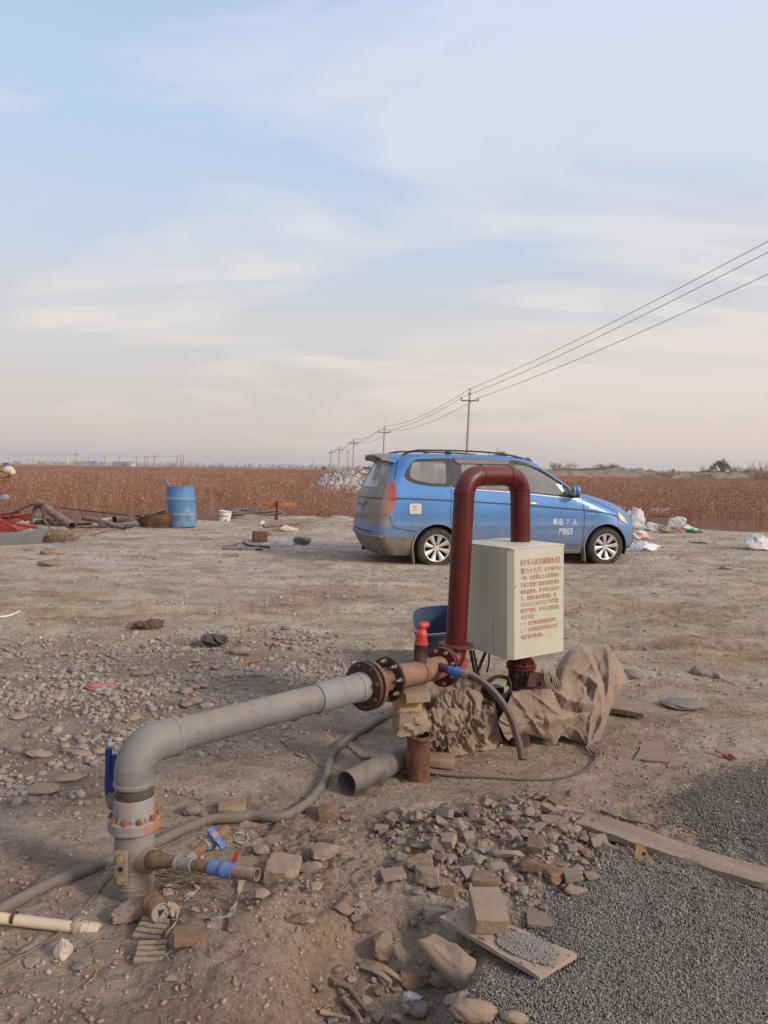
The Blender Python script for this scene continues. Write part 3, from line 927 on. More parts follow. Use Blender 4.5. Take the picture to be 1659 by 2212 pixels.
av = MB().lathe([(0.032, -0.001), (0.037, 0), (0.037, 0.006), (0.030, 0.009), (0.0295, h1 * 0.28), (0.0285, h1 * 0.55), (0.0305, h1 * 0.58), (0.0305, h1 * 0.62), (0.0295, h1 * 0.64), (0.0305, h1 * 0.66), (0.0305, h1 * 0.70), (0.0285, h1 * 0.75), (0.024, h1 * 0.92), (0.017, h1 * 1.04), (0.01, h1 * 1.08)], q1, vz, 36).build('air_valve', M_REDP, **W)
top = q1 + vz * (h1 * 1.12 + 0.006)
MB().sphere(top, 0.0215, 3).sphere(top + Vector((0.020, 0.012, 0.004)), 0.0185, 3).sphere(top + Vector((0.012, 0.008, 0.002)), 0.018, 3).build('vent_cap', M_REDP, parent=av, world=True)
mb = MB()
for k in range(9):
 a = 2 * math.pi * k / 9 + 0.3
 q = q1 + vz * 0.013 + Vector((math.cos(a), math.sin(a), 0)) * 0.031
 mb.box(q, (0.005, 0.005, 0.010), a, 0.001, 1)
ra = (q1 + vz * h1 * 0.38) + Vector((-0.004, -0.029, 0))
mb.tube([ra + Vector((0.009 * math.cos(t_), -0.001, 0.009 * math.sin(t_))) for t_ in np.linspace(-0.6, 3.6, 12)], 0.0014, 6)
mb.build('relief_mark', M_REDP, parent=av, world=True)
# flange at the riser elbow
fl = flange(f3 - bd * 0.012, bd, 0.102, 0.016).build('flange', M_OXIDE, **W)
flange(f3 + bd * 0.010, bd, 0.102, 0.016).build('flange', M_OXIDE, **W)
x, y = ring_frame(bd)
for k in range(8):
 a = 2 * math.pi * (k + 0.5) / 8
 q = f3 - bd * 0.020 + (x * math.cos(a) + y * math.sin(a)) * 0.084
 mb = MB(); bolt(mb, q, -bd, 0.0112, 0.011, 0.0065, 0.004)
 mb.build('bolt', M_BOLT, parent=fl, world=True)
# riser elbow, riser, U bend
rr_ = 0.0545
ud = (RIS_T - RIS_B).normalized()
rb_ = Vector((RIS_B.x, RIS_B.y, 0));
corner = f3 + bd * ((RIS_B - f3).dot(bd))
corner = Vector((RIS_B.x, RIS_B.y, f3.z)) - ud * 0.0
er = 0.085
a_ = corner - Vector((bd.x, bd.y, 0)).normalized() * er
pts = [f3 + bd * 0.018]
for k in range(0, 11):
 a = k / 10 * math.pi / 2
 pts.append(corner - _pd * er * (1 - math.sin(a)) + Vector((0, 0, er * (1 - math.cos(a)))))
pts = [p for i, p in enumerate(pts) if i == 0 or (p - pts[0]).dot(bd) > 0.004]
MB().tube(pts, [rr_ + 0.002] * len(pts), 40).build('riser_elbow', M_OXIDE, **W)
zfl = PL(985, 1400).z
fb = Vector((RIS_B.x, RIS_B.y, pts[-1].z + 0.010))
t_ = NT('primer_rough'); c = t_.ramp(t_.noise(30, 6, 0.7), [(0.35, C(78, 26, 22)), (0.6, C(104, 42, 34)), (0.8, C(128, 66, 54))]); t_.set(c, 0.55, 0, 0.4); t_.bump(t_.noise(60, 5, 0.7), 0.5, 0.006)
flange(fb, ud, 0.092, 0.017).build('flange', t_.m, **W)
LT = P(1004.8, 1027.5, 3.995)
RT_ = P(1123.5, 1027.5, 4.22)
RB_ = P(1124.5, 1195, 4.22)
RB2 = P(1126, 1440, 4.22)
br = 0.098
hd = (RT_ - LT).normalized()
ud = (LT - RIS_B).normalized(); dd = (RT_ - RB_).normalized()
def arc(corner, din, dout, r, n=12):
 o_ = []
 c_ = corner - din * r + dout * r
 for k in range(n + 1):
  a = k / n * math.pi / 2
  o_.append(c_ + din * r * math.sin(a) - dout * r * math.cos(a))
 return o_
A1 = arc(LT, ud, hd, br)
A2 = arc(RT_, hd, -dd, br)
MB().tube([fb, A1[0]], rr_, 44).build('riser', M_OXIDE, **W)
MB().tube(A1, rr_ + 0.0012, 44).build('bend', M_OXIDE, sharp=30, **W)
MB().tube([A1[-1], A2[0]], rr_, 44).build('crossover', M_OXIDE, **W)
MB().tube(A2, rr_ + 0.0012, 44).build('bend', M_OXIDE, sharp=30, **W)
MB().tube([A2[-1], P(1124.8, 1260, 4.22)], rr_, 44).build('down_pipe', M_OXIDE, **W)
for c_, d_ in ((A1[0], ud), (A1[-1], hd), (A2[0], hd), (A2[-1], dd)):
 mb = MB()
 x, y = ring_frame(d_) if abs(d_.z) < 0.9 else (Vector((1, 0, 0)), Vector((0, 1, 0)))
 n_ = 44; ring = []
 for k in range(n_):
  a = 2 * math.pi * k / n_
  ring.append(c_ + (x * math.cos(a) + y * math.sin(a)) * (rr_ + 0.0012) + d_ * random.uniform(-.0012, .0012))
 mb.tube(ring + [ring[0]], [0.0017 + random.random() * 0.0016 for _ in range(n_ + 1)], 6, cap=False)
 mb.build('weld_seam', M_OXIDE, **W)
# small side valve on the tee with its red lever
M_BLUEP = mat_plain('blue_plastic', C(42, 98, 162), 0.42, 0, 0.14, 0.3, 30, 0.1, 50)
M_BLUED = mat_plain('blue_plastic_dull', C(58, 92, 132), 0.5, 0, 0.2, 0.4, 30, 0.1, 50)
M_REDLEV = mat_plain('red_lever', C(150, 34, 34), 0.45, 0, 0.2, 0.25, 30)
n0 = PL(950, 1440, 0.045); n1 = PL(972, 1448, 0.12); n2 = PL(1003, 1457, 0.22)
MB().cyl(n0, n1, 0.0215, n=24).build('side_nipple', M_RUSTDARK, **W)
vd = (n2 - n1).normalized(); vl = (n2 - n1).length
sv = MB().lathe([(0.019, -0.002), (0.0225, 0), (0.0225, vl * 0.30), (0.0265, vl * 0.38), (0.0285, vl * 0.5), (0.0265, vl * 0.62), (0.0225, vl * 0.70), (0.0225, vl * 0.98), (0.019, vl)], n1, vd, 28).build('side_valve', M_BLUEP, **W)
h0 = n1.lerp(n2, 0.52)
lv = PL(1006, 1428, 0.19)
ld = (PL(1007, 1424, 0.17) - PL(998, 1450, 0.17)).normalized()
mb = MB()
s0 = PL(1000, 1450, 0.13)
mb.ring_loft([[s0 + ld * h + Vector((sx_ * w_, sy_ * 0.006, 0)) for sx_, sy_ in ((-1, -1), (1, -1), (1, 1), (-1, 1))] for h, w_ in ((-0.045, 0.005), (-0.03, 0.008), (0.0, 0.010), (0.03, 0.011), (0.058, 0.010), (0.066, 0.006))])
mb.build('lever', M_REDLEV, parent=sv, world=True)
# ---- saddle clamp low on the stand, with its outlet, tee piece and two little valves
cz0, cz1 = at(1905).z, at(1838).z
mb = MB().lathe([(0.0612, cz0 - 0.004), (0.0665, cz0), (0.0665, cz0 + 0.006), (0.0635, cz0 + 0.010), (0.0635, cz1 - 0.010), (0.0665, cz1 - 0.006), (0.0675, cz1), (0.0612, cz1 + 0.004)], (p0.x, p0.y, 0), n=48)
clamp = mb.build('saddle_clamp', M_CLAMP, **W)
vdir = Vector((p0.x, p0.y, 0)).normalized()         # away from the camera
toc = -vdir
sidev = Vector((toc.y, -toc.x, 0))                  # points left seen from the camera?
lft = Vector((-vdir.y, vdir.x, 0))
plc = P(263, 1873, 2.50)
Mx = Matrix((lft, vdir, Vector((0, 0, 1)))).transposed().to_4x4()
Rl = Matrix.Rotation(R(-22), 4, 'Z')
Mpl = Matrix.Translation(plc) @ Rl @ Mx
mb = MB()
bm = bmesh.new(); bmesh.ops.create_cube(bm, size=1)
for v in bm.verts: v.co = Vector((v.co.x * 0.047, v.co.y * 0.030, v.co.z * 0.118))
bmesh.ops.bevel(bm, geom=bm.edges[:], offset=0.006, segments=3, profile=0.5, affect='EDGES')
mb.bm(bm, Mpl)
bm = bmesh.new(); bmesh.ops.create_cube(bm, size=1)
for v in bm.verts: v.co = Vector((v.co.x * 0.040 + 0.004, v.co.y * 0.05 + 0.032, v.co.z * 0.112))
mb.bm(bm, Mpl)
mb.build('clamp_plate', M_CLAMP, parent=clamp, world=True)
for zz_ in (0.036, -0.036):
 c_ = Mpl @ Vector((-0.002, -0.015, zz_)); d_ = (Mpl.to_3x3() @ Vector((0, -1, 0))).normalized()
 mb = MB(); mb.cyl(c_, c_ + d_ * 0.003, 0.0135, n=20); mb.cyl(c_ + d_ * 0.003, c_ + d_ * 0.013, 0.0115, 0.0105, 6)
 mb.build('bolt', mat_rust('ochre_bolt', (150, 124, 92), (166, 132, 92), (120, 92, 66), 30, 0.2), parent=clamp, world=True)
c_ = Mpl @ Vector((-0.002, -0.0152, 0)); d_ = (Mpl.to_3x3() @ Vector((0, -1, 0))).normalized()
MB().lathe([(0.0075, 0.001), (0.0095, 0.0012), (0.0095, -0.002), (0.0075, -0.002)], c_, d_, 20, cap=False).cyl(c_ + d_ * 0.0003, c_ + d_ * 0.0006, 0.0072, n=20).build('bolt_hole', mat_plain('hole_dark', C(40, 32, 28), 0.9, 0, 0.1, 0.1), parent=clamp, world=True)
mb = MB()
for zz_ in (0.004, -0.040):
 rg_ = []
 for k in range(15):
  a = math.atan2(toc.y, toc.x) + R(-40 + 110 * k / 14)
  rg_.append(Vector((p0.x, p0.y, (cz0 + cz1) / 2 + zz_)) + Vector((math.cos(a), math.sin(a), 0)) * 0.0645)
 mb.tube(rg_, 0.0035, 8)
mb.build('clamp_rib', M_CLAMP, parent=clamp, world=True)
# outlet pointing right and to the camera
def LP(u, v, Y): return P(u, v, Y)
o0 = Vector((p0.x, p0.y, P(318, 1857, 2.52).z)); o1 = LP(340, 1858, 2.475); o2 = LP(382, 1863, 2.43); o3 = LP(418, 1868, 2.40); o4 = LP(456, 1873, 2.37); o5 = LP(505, 1883, 2.33); o6 = LP(556, 1889, 2.29)
od = (o2 - o1).normalized()
MB().lathe([(0.040, -0.03), (0.040, 0.020), (0.037, 0.026), (0.030, 0.027)], LP(318, 1857, 2.52), od, 32).build('outlet_boss', M_CLAMP, parent=clamp, world=True)
M_MUD = mat_rust('muddy_brass', (118, 90, 64), (148, 118, 88), (84, 58, 40), 22, 0.4, 0.9, 0.9)
MB().tube([LP(330, 1857, 2.50), o1, LP(352, 1859, 2.46), LP(366, 1861, 2.445), o2 + od * 0.004], [0.032, 0.031, 0.025, 0.021, 0.0185], 24).build('outlet_nipple', M_MUD, parent=clamp, world=True)
mb = MB().lathe([(0.019, -0.001), (0.0235, 0), (0.0235, 0.008), (0.0215, 0.010), (0.0215, (o3 - o2).length - 0.010), (0.0235, (o3 - o2).length - 0.008), (0.0235, (o3 - o2).length), (0.018, (o3 - o2).length)], o2, (o3 - o2), 28)
br0 = o2.lerp(o3, 0.55); br1 = LP(415, 1848, 2.44); bdv = (LP(478, 1800, 2.56) - br1).normalized()
mb.lathe([(0.019, -0.012), (0.0215, 0.004), (0.0235, 0.006), (0.0235, 0.014), (0.018, 0.015)], br0.lerp(br1, 0.5), bdv, 28)
mb.build('tee_piece', M_FITTING, parent=clamp, world=True)
mb = MB()
mb.tube([o3 - (o3 - o2).normalized() * 0.003, o3.lerp(o4, 0.3), o3.lerp(o4, 0.6), o4 + (o5 - o4).normalized() * 0.004], [0.0175, 0.019, 0.0205, 0.018], 24)
mb.build('short_nipple', M_MUD, parent=clamp, world=True)
# branch with the grey valve and blue wing handle
b1 = br1; b2 = LP(440, 1829, 2.475); b3 = LP(462, 1811, 2.515); b4 = LP(482, 1797, 2.55)
MB().tube([b1, b1.lerp(b2, 0.4), b2 + bdv * 0.004], [0.0165, 0.0185, 0.0175], 24).build('branch_nipple', M_MUD, parent=clamp, world=True)
L_ = (b3 - b2).length
gv = MB().lathe([(0.018, 0), (0.022, 0.001), (0.022, L_ * 0.25), (0.0275, L_ * 0.4), (0.029, L_ * 0.55), (0.026, L_ * 0.75), (0.021, L_ * 0.9), (0.021, L_ * 1.1)], b2, bdv, 28).build('branch_valve', M_FITTING, parent=clamp, world=True)
MB().tube([b2 + bdv * L_ * 1.1, b4, b4 + bdv * 0.02], [0.0165, 0.018, 0.0155], 24).build('branch_end', M_MUD, parent=clamp, world=True)
hc = LP(464, 1806, 2.482)
ha = (LP(484, 1836, 2.468) - LP(452, 1794, 2.50)).normalized()
hn = (EYE - hc).normalized(); hn = (hn + Vector((0, 0, 0.6))).normalized(); hn = (hn - ha * hn.dot(ha)).normalized(); hb = ha.cross(hn)
Mh = Matrix((ha, hb, hn)).transposed().to_4x4(); Mh.translation = hc
mb = MB()
for sgn, ln in ((1, 0.052), (-1, 0.028)):
 rgs = []
 for t_, w_, hh in ((0.0, 0.011, 0.010), (0.012, 0.0125, 0.011), (0.02, 0.009, 0.010), (ln * 0.75, 0.0085, 0.010), (ln, 0.011, 0.011)):
  rgs.append([Mh @ Vector((sgn * t_, a_ * w_, b_ * hh - (0.004 if t_ > 0.03 else 0))) for a_, b_ in ((-1, -1), (1, -1), (1, 1), (-1, 1))])
 mb.ring_loft(rgs)
M_BLUEH = mat_plain('blue_handle', C(56, 102, 150), 0.5, 0, 0.12, 0.35, 30, 0.1)
wh = mb.build('wing_handle', M_BLUEH, parent=clamp, world=True)
MB().cyl(hc + hn * 0.004, hc + hn * 0.0125, 0.0105, n=20).cyl(hc - hn * 0.02, hc, 0.009, n=14).build('handle_cap', mat_plain('pink_cap', C(150, 126, 118), 0.6), parent=clamp, world=True)
# blue end valve with red lever
L_ = (o5 - o4).length; d_ = (o5 - o4).normalized()
ev = MB().lathe([(0.018, -0.001), (0.0235, 0), (0.0235, L_ * 0.36), (0.0215, L_ * 0.40), (0.0265, L_ * 0.52), (0.0275, L_ * 0.62), (0.0255, L_ * 0.72), (0.0235, L_ * 0.76), (0.0235, L_ * 0.99), (0.018, L_)], o4, d_, 8 * 3).build('end_valve', mat_plain('blue_valve', C(62, 98, 146), 0.5, 0, 0.15, 0.4, 25, 0.15), parent=clamp, world=True)
rl0 = LP(484, 1908, 2.37); rl1 = LP(505, 1846, 2.40)
rdv = (rl1 - rl0).normalized(); bk = Vector((0.25, 0.97, 0)).normalized()
mb = MB(); mid = rl0.lerp(rl1, 0.5)
for f_ in (0,):
 rgs = [[rl0 + rdv * h + bk * (0.026 + q_ * 0.004) + Vector((w_, 0, 0)) * s_ for s_, q_ in ((-1, -1), (1, -1), (1, 1), (-1, 1))] for h, w_ in ((0, 0.006), (0.03, 0.0075), (0.06, 0.0075), ((rl1 - rl0).length, 0.0065))]
 mb.ring_loft(rgs)
mb.build('lever', M_REDLEV, parent=ev, world=True)
L_ = (o6 - o5).length; d_ = (o6 - o5).normalized()
prof = [(0.0175, -0.002), (0.0185, 0.002)]
nn = 13
for k in range(nn):
 f_ = k / nn
 prof += [(0.0190, 0.004 + (L_ - 0.012) * f_), (0.0178, 0.004 + (L_ - 0.012) * (f_ + 0.5 / nn))]
prof += [(0.0185, L_ - 0.006), (0.0185, L_), (0.0155, L_), (0.0150, L_ * 0.5), (0.0001, L_ * 0.5)]
MB().lathe(prof, o5, d_, 28, cap=False).build('threaded_end', mat_rust('thread_tape', (134, 112, 94), (158, 136, 116), (96, 72, 54), 26, 0.3, 0.8, 0.4), parent=clamp, world=True)
# blue squeeze handles of the shut-off behind the elbow
M_NAVY = mat_plain('navy_lever', C(20, 54, 112), 0.42, 0, 0.2, 0.18, 18, 0.1)
lvp = [(235, 1614, 234, 1716, 0.011), (248, 1628, 243, 1708, 0.0085)]
mb = MB()
lo = None
for (u0, v0_, u1, v1_, w_) in lvp:
 a_ = P(u0, v0_, 2.66); b_ = P(u1, v1_, 2.66)
 d_ = (b_ - a_); rgs = []
 for h, ww in ((0, 0.5), (0.03, 0.95), (0.12, 1.0), (0.45, 0.9), (0.75, 1.15), (1.0, 0.9)):
  rgs.append([a_ + d_ * h + Vector((sx_ * w_ * ww, sy_ * 0.010 * ww, 0)) for sx_, sy_ in ((-1, -.6), (-.6, -1), (.6, -1), (1, -.6), (1, .6), (.6, 1), (-.6, 1), (-1, .6))])
 mb.ring_loft(rgs)
lev = mb.build('squeeze_handle', M_NAVY, **W)
MB().tube([P(241 + 2.2 * math.cos(k * 0.9), 1652 + k * 0.75, 2.66 + 0.004 * math.sin(k * 0.9)) for k in range(22)], 0.0007, 5).build('spring', M_BOLT, parent=lev, world=True)
mb = MB(); mb.box(P(248, 1722, 2.655), (0.05, 0.03, 0.035), None, 0.006); mb.tube([P(238, 1722, 2.66), P(246, 1738, 2.64), P(262, 1752, 2.62)], [0.018, 0.022, 0.016], 12)
mb.build('lever_bracket', mat_rust('mud_bracket', (104, 92, 82), (130, 114, 98), (70, 60, 54), 20, 0.5), parent=lev, world=True)
# -- the metal cabinet on the well head
M_CREAM = None
t = NT('cream_enamel')
c = t.ramp(t.noise(3.5, 4, 0.5), [(0.3, C(176, 171, 150)), (0.7, C(184, 179, 159))])
st_ = t.noise(14, 6, 0.6, stretch=(1, 1, 0.25))
c = t.mix(t.ramp(st_, [(0.56, 0.0), (0.78, 0.35)]), c, C(172, 156, 124))
vm = t.n('ShaderNodeVectorMath', operation='DISTANCE'); t.l(t.coord(), vm.inputs[0]); vm.inputs[1].default_value = (.27, 0, .10)
c = t.mix(t.math('MULTIPLY', t.ramp(vm.outputs['Value'], [(.01, .6), (.05, 0.)]), t.ramp(t.noise(40, 5, .6, stretch=(1, 1, .4)), [(.4, 0.), (.6, 1.)])), c, C(176, 140, 88))
sp2 = t.noise(90, 3, 0.7)
c = t.mix(t.ramp(sp2, [(0.74, 0.0), (0.77, 0.7)]), c, C(120, 92, 70))
d = t.math('MULTIPLY', t.z_up(), t.ramp(t.noise(6, 6, 0.6, loc=(1, 1, 1)), [(0.3, 0.1), (0.7, 0.5)]))
t.set(t.mix(d, c, C(206, 186, 166)), 0.5, 0, 0.4)
t.bump(t.noise(160, 2, 0.5), 0.05, 0.002)
M_CREAM = t.m
NY = 3.86
ntop, nbot = P(1103, 1187.2, NY), P(1103, 1427, NY)
RY = NY * 240 / 228.5
LYY = NY * 240 / 219.0
rtop = P(1219.6, 1177, RY)
ltop = P(966, 1174, LYY)
Wd = math.hypot(rtop.x - ntop.x, rtop.y - ntop.y)
Dp = math.hypot(ltop.x - ntop.x, ltop.y - ntop.y)
Hc = (ntop - nbot).length
ex = Vector((rtop.x - ntop.x, rtop.y - ntop.y, 0)).normalized()
ey = Vector((-ex.y, ex.x, 0))
ez = (ntop - nbot).normalized()
ex = (ex - ez * ex.dot(ez)).normalized(); ey = ez.cross(ex)
Mc = Matrix((ex, ey, ez)).transposed().to_4x4(); Mc.translation = nbot
CAB = bpy.data.objects.new('metal_cabinet', None); COL.objects.link(CAB)
CAB.matrix_world = Mc
CAB.matrix_basis = Mc
tag(CAB, 'cream metal cabinet with red Chinese lettering on the front, mounted over the well head', 'cabinet')
CAB.empty_display_size = 0.1
ch = 0.026      # chamfer of the door edge
dd_ = 0.135     # depth of the front shell
# front shell (door) : prism in plan, local x right, y back
gap = 0.004
outl = [(0.0, dd_), (0.0, ch), (ch * 0.95, 0.0), (Wd - 0.006, 0.0), (Wd, 0.006), (Wd, dd_)]
MB().prism(outl, 0, Hc).build('door', M_CREAM, CAB)
MB().prism([(0.004, dd_), (Wd - 0.004, dd_), (Wd - 0.004, dd_ + gap), (0.004, dd_ + gap)], 0.004, Hc - 0.004).build('seam', mat_plain('seam_dark', C(60, 56, 48), 0.8, 0, 0.1, 0.1), CAB)
MB().box((Wd / 2, (dd_ + gap + Dp) / 2, Hc / 2), (Wd, Dp - dd_ - gap, Hc), None, 0.002, 1).build('body', M_CREAM, CAB)
MB().box((Wd / 2, Dp / 2 - 0.002, Hc + 0.0035), (Wd + 0.002, Dp + 0.002, 0.006), None, 0.002, 2).build('top_plate', M_CREAM, CAB)
MB().cyl((ch + 0.004, -0.0015, Hc * 0.66), (ch + 0.004, 0.003, Hc * 0.66), 0.0042, n=16).build('lock', mat_plain('lock_dark', C(34, 32, 32), 0.5), CAB)
M_INK = mat_plain('red_ink', C(160, 58, 48), 0.6, 0, 0.22, 0.12, 120, 0.0, col2=C(142, 84, 70))
def text_mesh(body, mat, w=None, h=0.03, parent=None, name='lettering', M=None, ext=0.0004, bold=0.0):
 cu = bpy.data.curves.new(name, 'FONT')
 cu.body = body
 cu.size = 1.0
 cu.extrude = 0.0
 cu.offset = bold
 cu.resolution_u = 2
 o = bpy.data.objects.new(name, cu)
 COL.objects.link(o)
 dg = bpy.context.evaluated_depsgraph_get()
 me = bpy.data.meshes.new_from_object(o.evaluated_get(dg))
 bpy.data.objects.remove(o)
 me.name = name
 co = np.array([v.co[:] for v in me.vertices])
 if not len(co): return None
 x0, x1, y0 = co[:, 0].min(), co[:, 0].max(), co[:, 1].min()
 sxx = (w / (x1 - x0)) if w else h
 co[:, 0] = (co[:, 0] - x0) * sxx
 co[:, 1] = co[:, 1] * h
 co[:, 2] = 0
 me.vertices.foreach_set('co', co.ravel())
 me.materials.clear()
 # plane x right, y up -> local frame M
 me.transform(M)
 return link(name, me, mat, parent)
Mf = Matrix(((1, 0, 0, 0), (0, 0, -1, -0.0012), (0, 1, 0, 0), (0, 0, 0, 1)))       # x right, y up, on the front face
fx0, fw = ch * 0.95, Wd - ch * 0.95
LINES = [
 ('《中华人民共和国水法》', 0.115, 0.905, 0.128, 0.0330, 0.012),
 ('第六十九条：', 0.118, 0.555, 0.204, 0.0300, 0.012),
 ('有下列行为之', 0.59, 0.935, 0.207, 0.0235, 0.0),
 ('一的，由县级以上人民政府水', 0.118, 0.885, 0.268, 0.0245, 0.0),
 ('行政主管部门或者流域管理机', 0.118, 0.890, 0.332, 0.0245, 0.0),
 ('构依据职权，责令停止违法行', 0.118, 0.890, 0.394, 0.0245, 0.0),
 ('为，限期采取补救措施，处', 0.122, 0.830, 0.453, 0.0245, 0.0),
 ('2万元以上10万元以下的罚款；', 0.120, 0.885, 0.508, 0.0240, 0.0),
 ('情节严重的，并可以吊销其取', 0.120, 0.890, 0.567, 0.0245, 0.0),
 ('水许可证：', 0.122, 0.400, 0.625, 0.0240, 0.0),
 ('(一）未经批准擅自取水的；', 0.122, 0.830, 0.684, 0.0240, 0.0),
 ('(二）未依照批准的取水许可', 0.124, 0.870, 0.743, 0.0240, 0.0),
 ('规定条件取水的。', 0.126, 0.570, 0.806, 0.0245, 0.0),
]
for body, a, b, tt, h_, bold in LINES:
 M = Mf @ Matrix.Translation((fx0 + a * fw, Hc * (1 - tt) - h_ * 0.42, 0))
 text_mesh(body, M_INK, (b - a) * fw, h_ * 1.12, CAB, 'lettering', M, bold=bold * .6 - .002)
# -- well head beneath it
wc = P(1126, 1432, 4.13)
gz = hz(wc.x, wc.y) - 0.02
WH = empty('well_head', (wc.x, wc.y, gz), 'rusty flanged well casing with a clamp bar under the cream cabinet', 'well head')
W2 = dict(parent=WH, world=True)
zt = wc.z
fbx = flange((wc.x, wc.y, zt - 0.006), (0, 0, 1), 0.082, 0.014).build('flange', M_OXIDE, **W2)
flange((wc.x, wc.y, zt - 0.024), (0, 0, 1), 0.082, 0.014).build('flange', M_OXIDE, **W2)
MB().cyl((wc.x, wc.y, zt - 0.03), (wc.x, wc.y, zt + 0.035), 0.056, n=32).build('neck', M_OXIDE, **W2)
MB().cyl((wc.x, wc.y, gz), (wc.x, wc.y, zt - 0.03), 0.058, n=36).build('casing', M_RUSTDARK, **W2)
mb = MB()
for k in range(8):
 a = 2 * math.pi * k / 8 + 0.25
 q = Vector((wc.x + 0.067 * math.cos(a), wc.y + 0.067 * math.sin(a), zt - 0.115))
 mb.cyl(q, q + Vector((0, 0, 0.13)), 0.0065, n=10)
mb.build('stud', M_RUSTDARK, **W2)
flange((wc.x, wc.y, zt - 0.118), (0, 0, 1), 0.078, 0.016).build('flange', M_RUSTDARK, **W2)
c1_, c2_ = P(1140, 1468, 4.02), P(1206, 1474, 4.16)
dv = (c2_ - c1_).normalized()
Mb = Matrix((dv, Vector((-dv.y, dv.x, 0)).normalized(), dv.cross(Vector((-dv.y, dv.x, 0)).normalized()))).transposed().to_4x4(); Mb.translation = c1_.lerp(c2_, 0.5)
cb = MB()
for dy in (0, 0.05):
 bm = bmesh.new(); bmesh.ops.create_cube(bm, size=1)
 for v in bm.verts: v.co = Vector((v.co.x * (c2_ - c1_).length, v.co.y * 0.010 + dy, v.co.z * 0.075))
 cb.bm(bm, Mb)
q = Mb @ Vector((-0.03, -0.005, -0.008)); cb.cyl(q, q + Mb.to_3x3() @ Vector((0, -0.016, 0)), 0.013, 0.012, 6)
q = Mb @ Vector((0.06, -0.005, 0.008)); cb.cyl(q, q + Mb.to_3x3() @ Vector((0, -0.016, 0)), 0.013, 0.012, 6)
cb.build('clamp_bar', M_RUSTDARK, **W2)
# wire loops hung over the bar
M_WIRE = mat_plain('pale_wire', C(150, 138, 112), 0.6, 0, 0.2, 0.3)
M_BLACKC = mat_plain('black_cable', C(26, 25, 26), 0.5, 0, 0.2, 0.22, 30, 0.1)
rng2 = random.Random(4)
wl = MB()
for k in range(4):
 a_ = P(1176 + k * 3, 1452 + k * 2, 4.05); b_ = P(1186 + k * 5, 1486 + k * 1.5, 4.03)
 wl.tube(bez([a_, a_.lerp(b_, .4) + Vector((-0.012, -0.02, 0)), b_, b_ + Vector((0.02, 0, 0.03)), a_ + Vector((0.03, 0.01, 0.0)), a_], 8), 0.0022, 6, cap=False)
for k in range(3):
 c_ = P(1181, 1449, 4.05)
 wl.tube([c_ + Vector((0.022 * math.cos(t_) * (1 + k * .2), 0.008 * math.sin(t_ * 2), 0.014 * math.sin(t_))) for t_ in np.linspace(0, 6.3, 20)], 0.0018, 6, cap=False)
tag(wl.build('wire_coil', M_WIRE), 'tangle of thin pale wire hooked over the clamp bar under the cabinet', 'wire')
# dark motor and cable coil
mc = P(1070, 1466, 4.22)
mz = hz(mc.x, mc.y)
MOT = empty('pump_motor', (mc.x, mc.y, mz), 'black pump motor with cable box in the shade below the cabinet', 'motor')
M_MOTOR = mat_plain('motor_black', C(34, 33, 36), 0.45, 0, 0.2, 0.25, 20, 0.1)
W3 = dict(parent=MOT, world=True)
a_ = Vector((mc.x - 0.02, mc.y, mz + 0.16)); ax = Vector((0.9, -0.43, 0)).normalized()
mb = MB().lathe([(0.03, -0.13), (0.075, -0.125), (0.088, -0.10), (0.088, 0.10), (0.075, 0.125), (0.03, 0.13)], a_, ax, 36)
for k in range(22):
 th = 2 * math.pi * k / 22; x, y = ring_frame(ax); q = a_ + (x * math.cos(th) + y * math.sin(th)) * 0.091
 Mq = Matrix((ax, (x * math.cos(th) + y * math.sin(th)), ax.cross(x * math.cos(th) + y * math.sin(th)))).transposed().to_4x4(); Mq.translation = q
 bm = bmesh.new(); bmesh.ops.create_cube(bm, size=1)
 for v in bm.verts: v.co = Vector((v.co.x * 0.19, v.co.y * 0.014, v.co.z * 0.004))
 mb.bm(bm, Mq)
mb.build('housing', M_MOTOR, **W3)
MB().box(a_ + Vector((0, 0, 0.105)), (0.12, 0.08, 0.06), 0.4, 0.006).build('terminal_box', M_MOTOR, **W3)
MB().box(a_ + Vector((-0.07, 0, -0.12)), (0.03, 0.15, 0.08), -0.45, 0.004).box(a_ + Vector((0.07, -0.03, -0.12)), (0.03, 0.15, 0.08), -0.45, 0.004).build('foot', M_MOTOR, **W3)
cc = MB()
for k in range(7):
 c_ = P(1072 + k * 1.2, 1488 - k * 1.0, 4.02 - 0.006 * k)
 rr2 = 0.082 - 0.003 * k
 cc.tube([c_ + Vector((rr2 * math.cos(t_), 0.03 * math.cos(t_) + 0.006 * math.sin(3 * t_ + k), rr2 * 0.82 * math.sin(t_) + 0.004 * math.sin(2 * t_ + k))) for t_ in np.linspace(0, 6.283, 40)], 0.0055, 8, cap=False)
tag(cc.build('cable_coil', M_BLACKC), 'coil of black power cable leaning against the pump motor', 'cable')
# cables that drop out of the cabinet's floor
cz = nbot.z
for i, (pp_, lab) in enumerate((([(1016, 1405, 4.1), (1020, 1425, 4.08), (1026, 1452, 4.06)], 'flat black strap hanging from the cabinet floor beside the red riser'),
        ([(1048, 1410, 4.15), (1040, 1430, 4.12), (1030, 1455, 4.08)], 'black strap slanting down from the cabinet floor to the left'),
        ([(1057, 1410, 4.15), (1056, 1430, 4.15), (1052, 1452, 4.15)], 'short black cable dropping from the cabinet floor above the motor'))):
 pts = bez([P(*q) for q in pp_], 8)
 mb = MB(); mb.tube(pts, 0.009 if i < 2 else 0.005, 8)
 if i == 0: mb.tube([p + Vector((0.018, 0.01, 0.0)) for p in pts] + [pts[-1] + Vector((0.03, 0, -0.05))], 0.006, 8)
 tag(mb.build('hanging_strap', M_BLACKC), lab, 'strap')
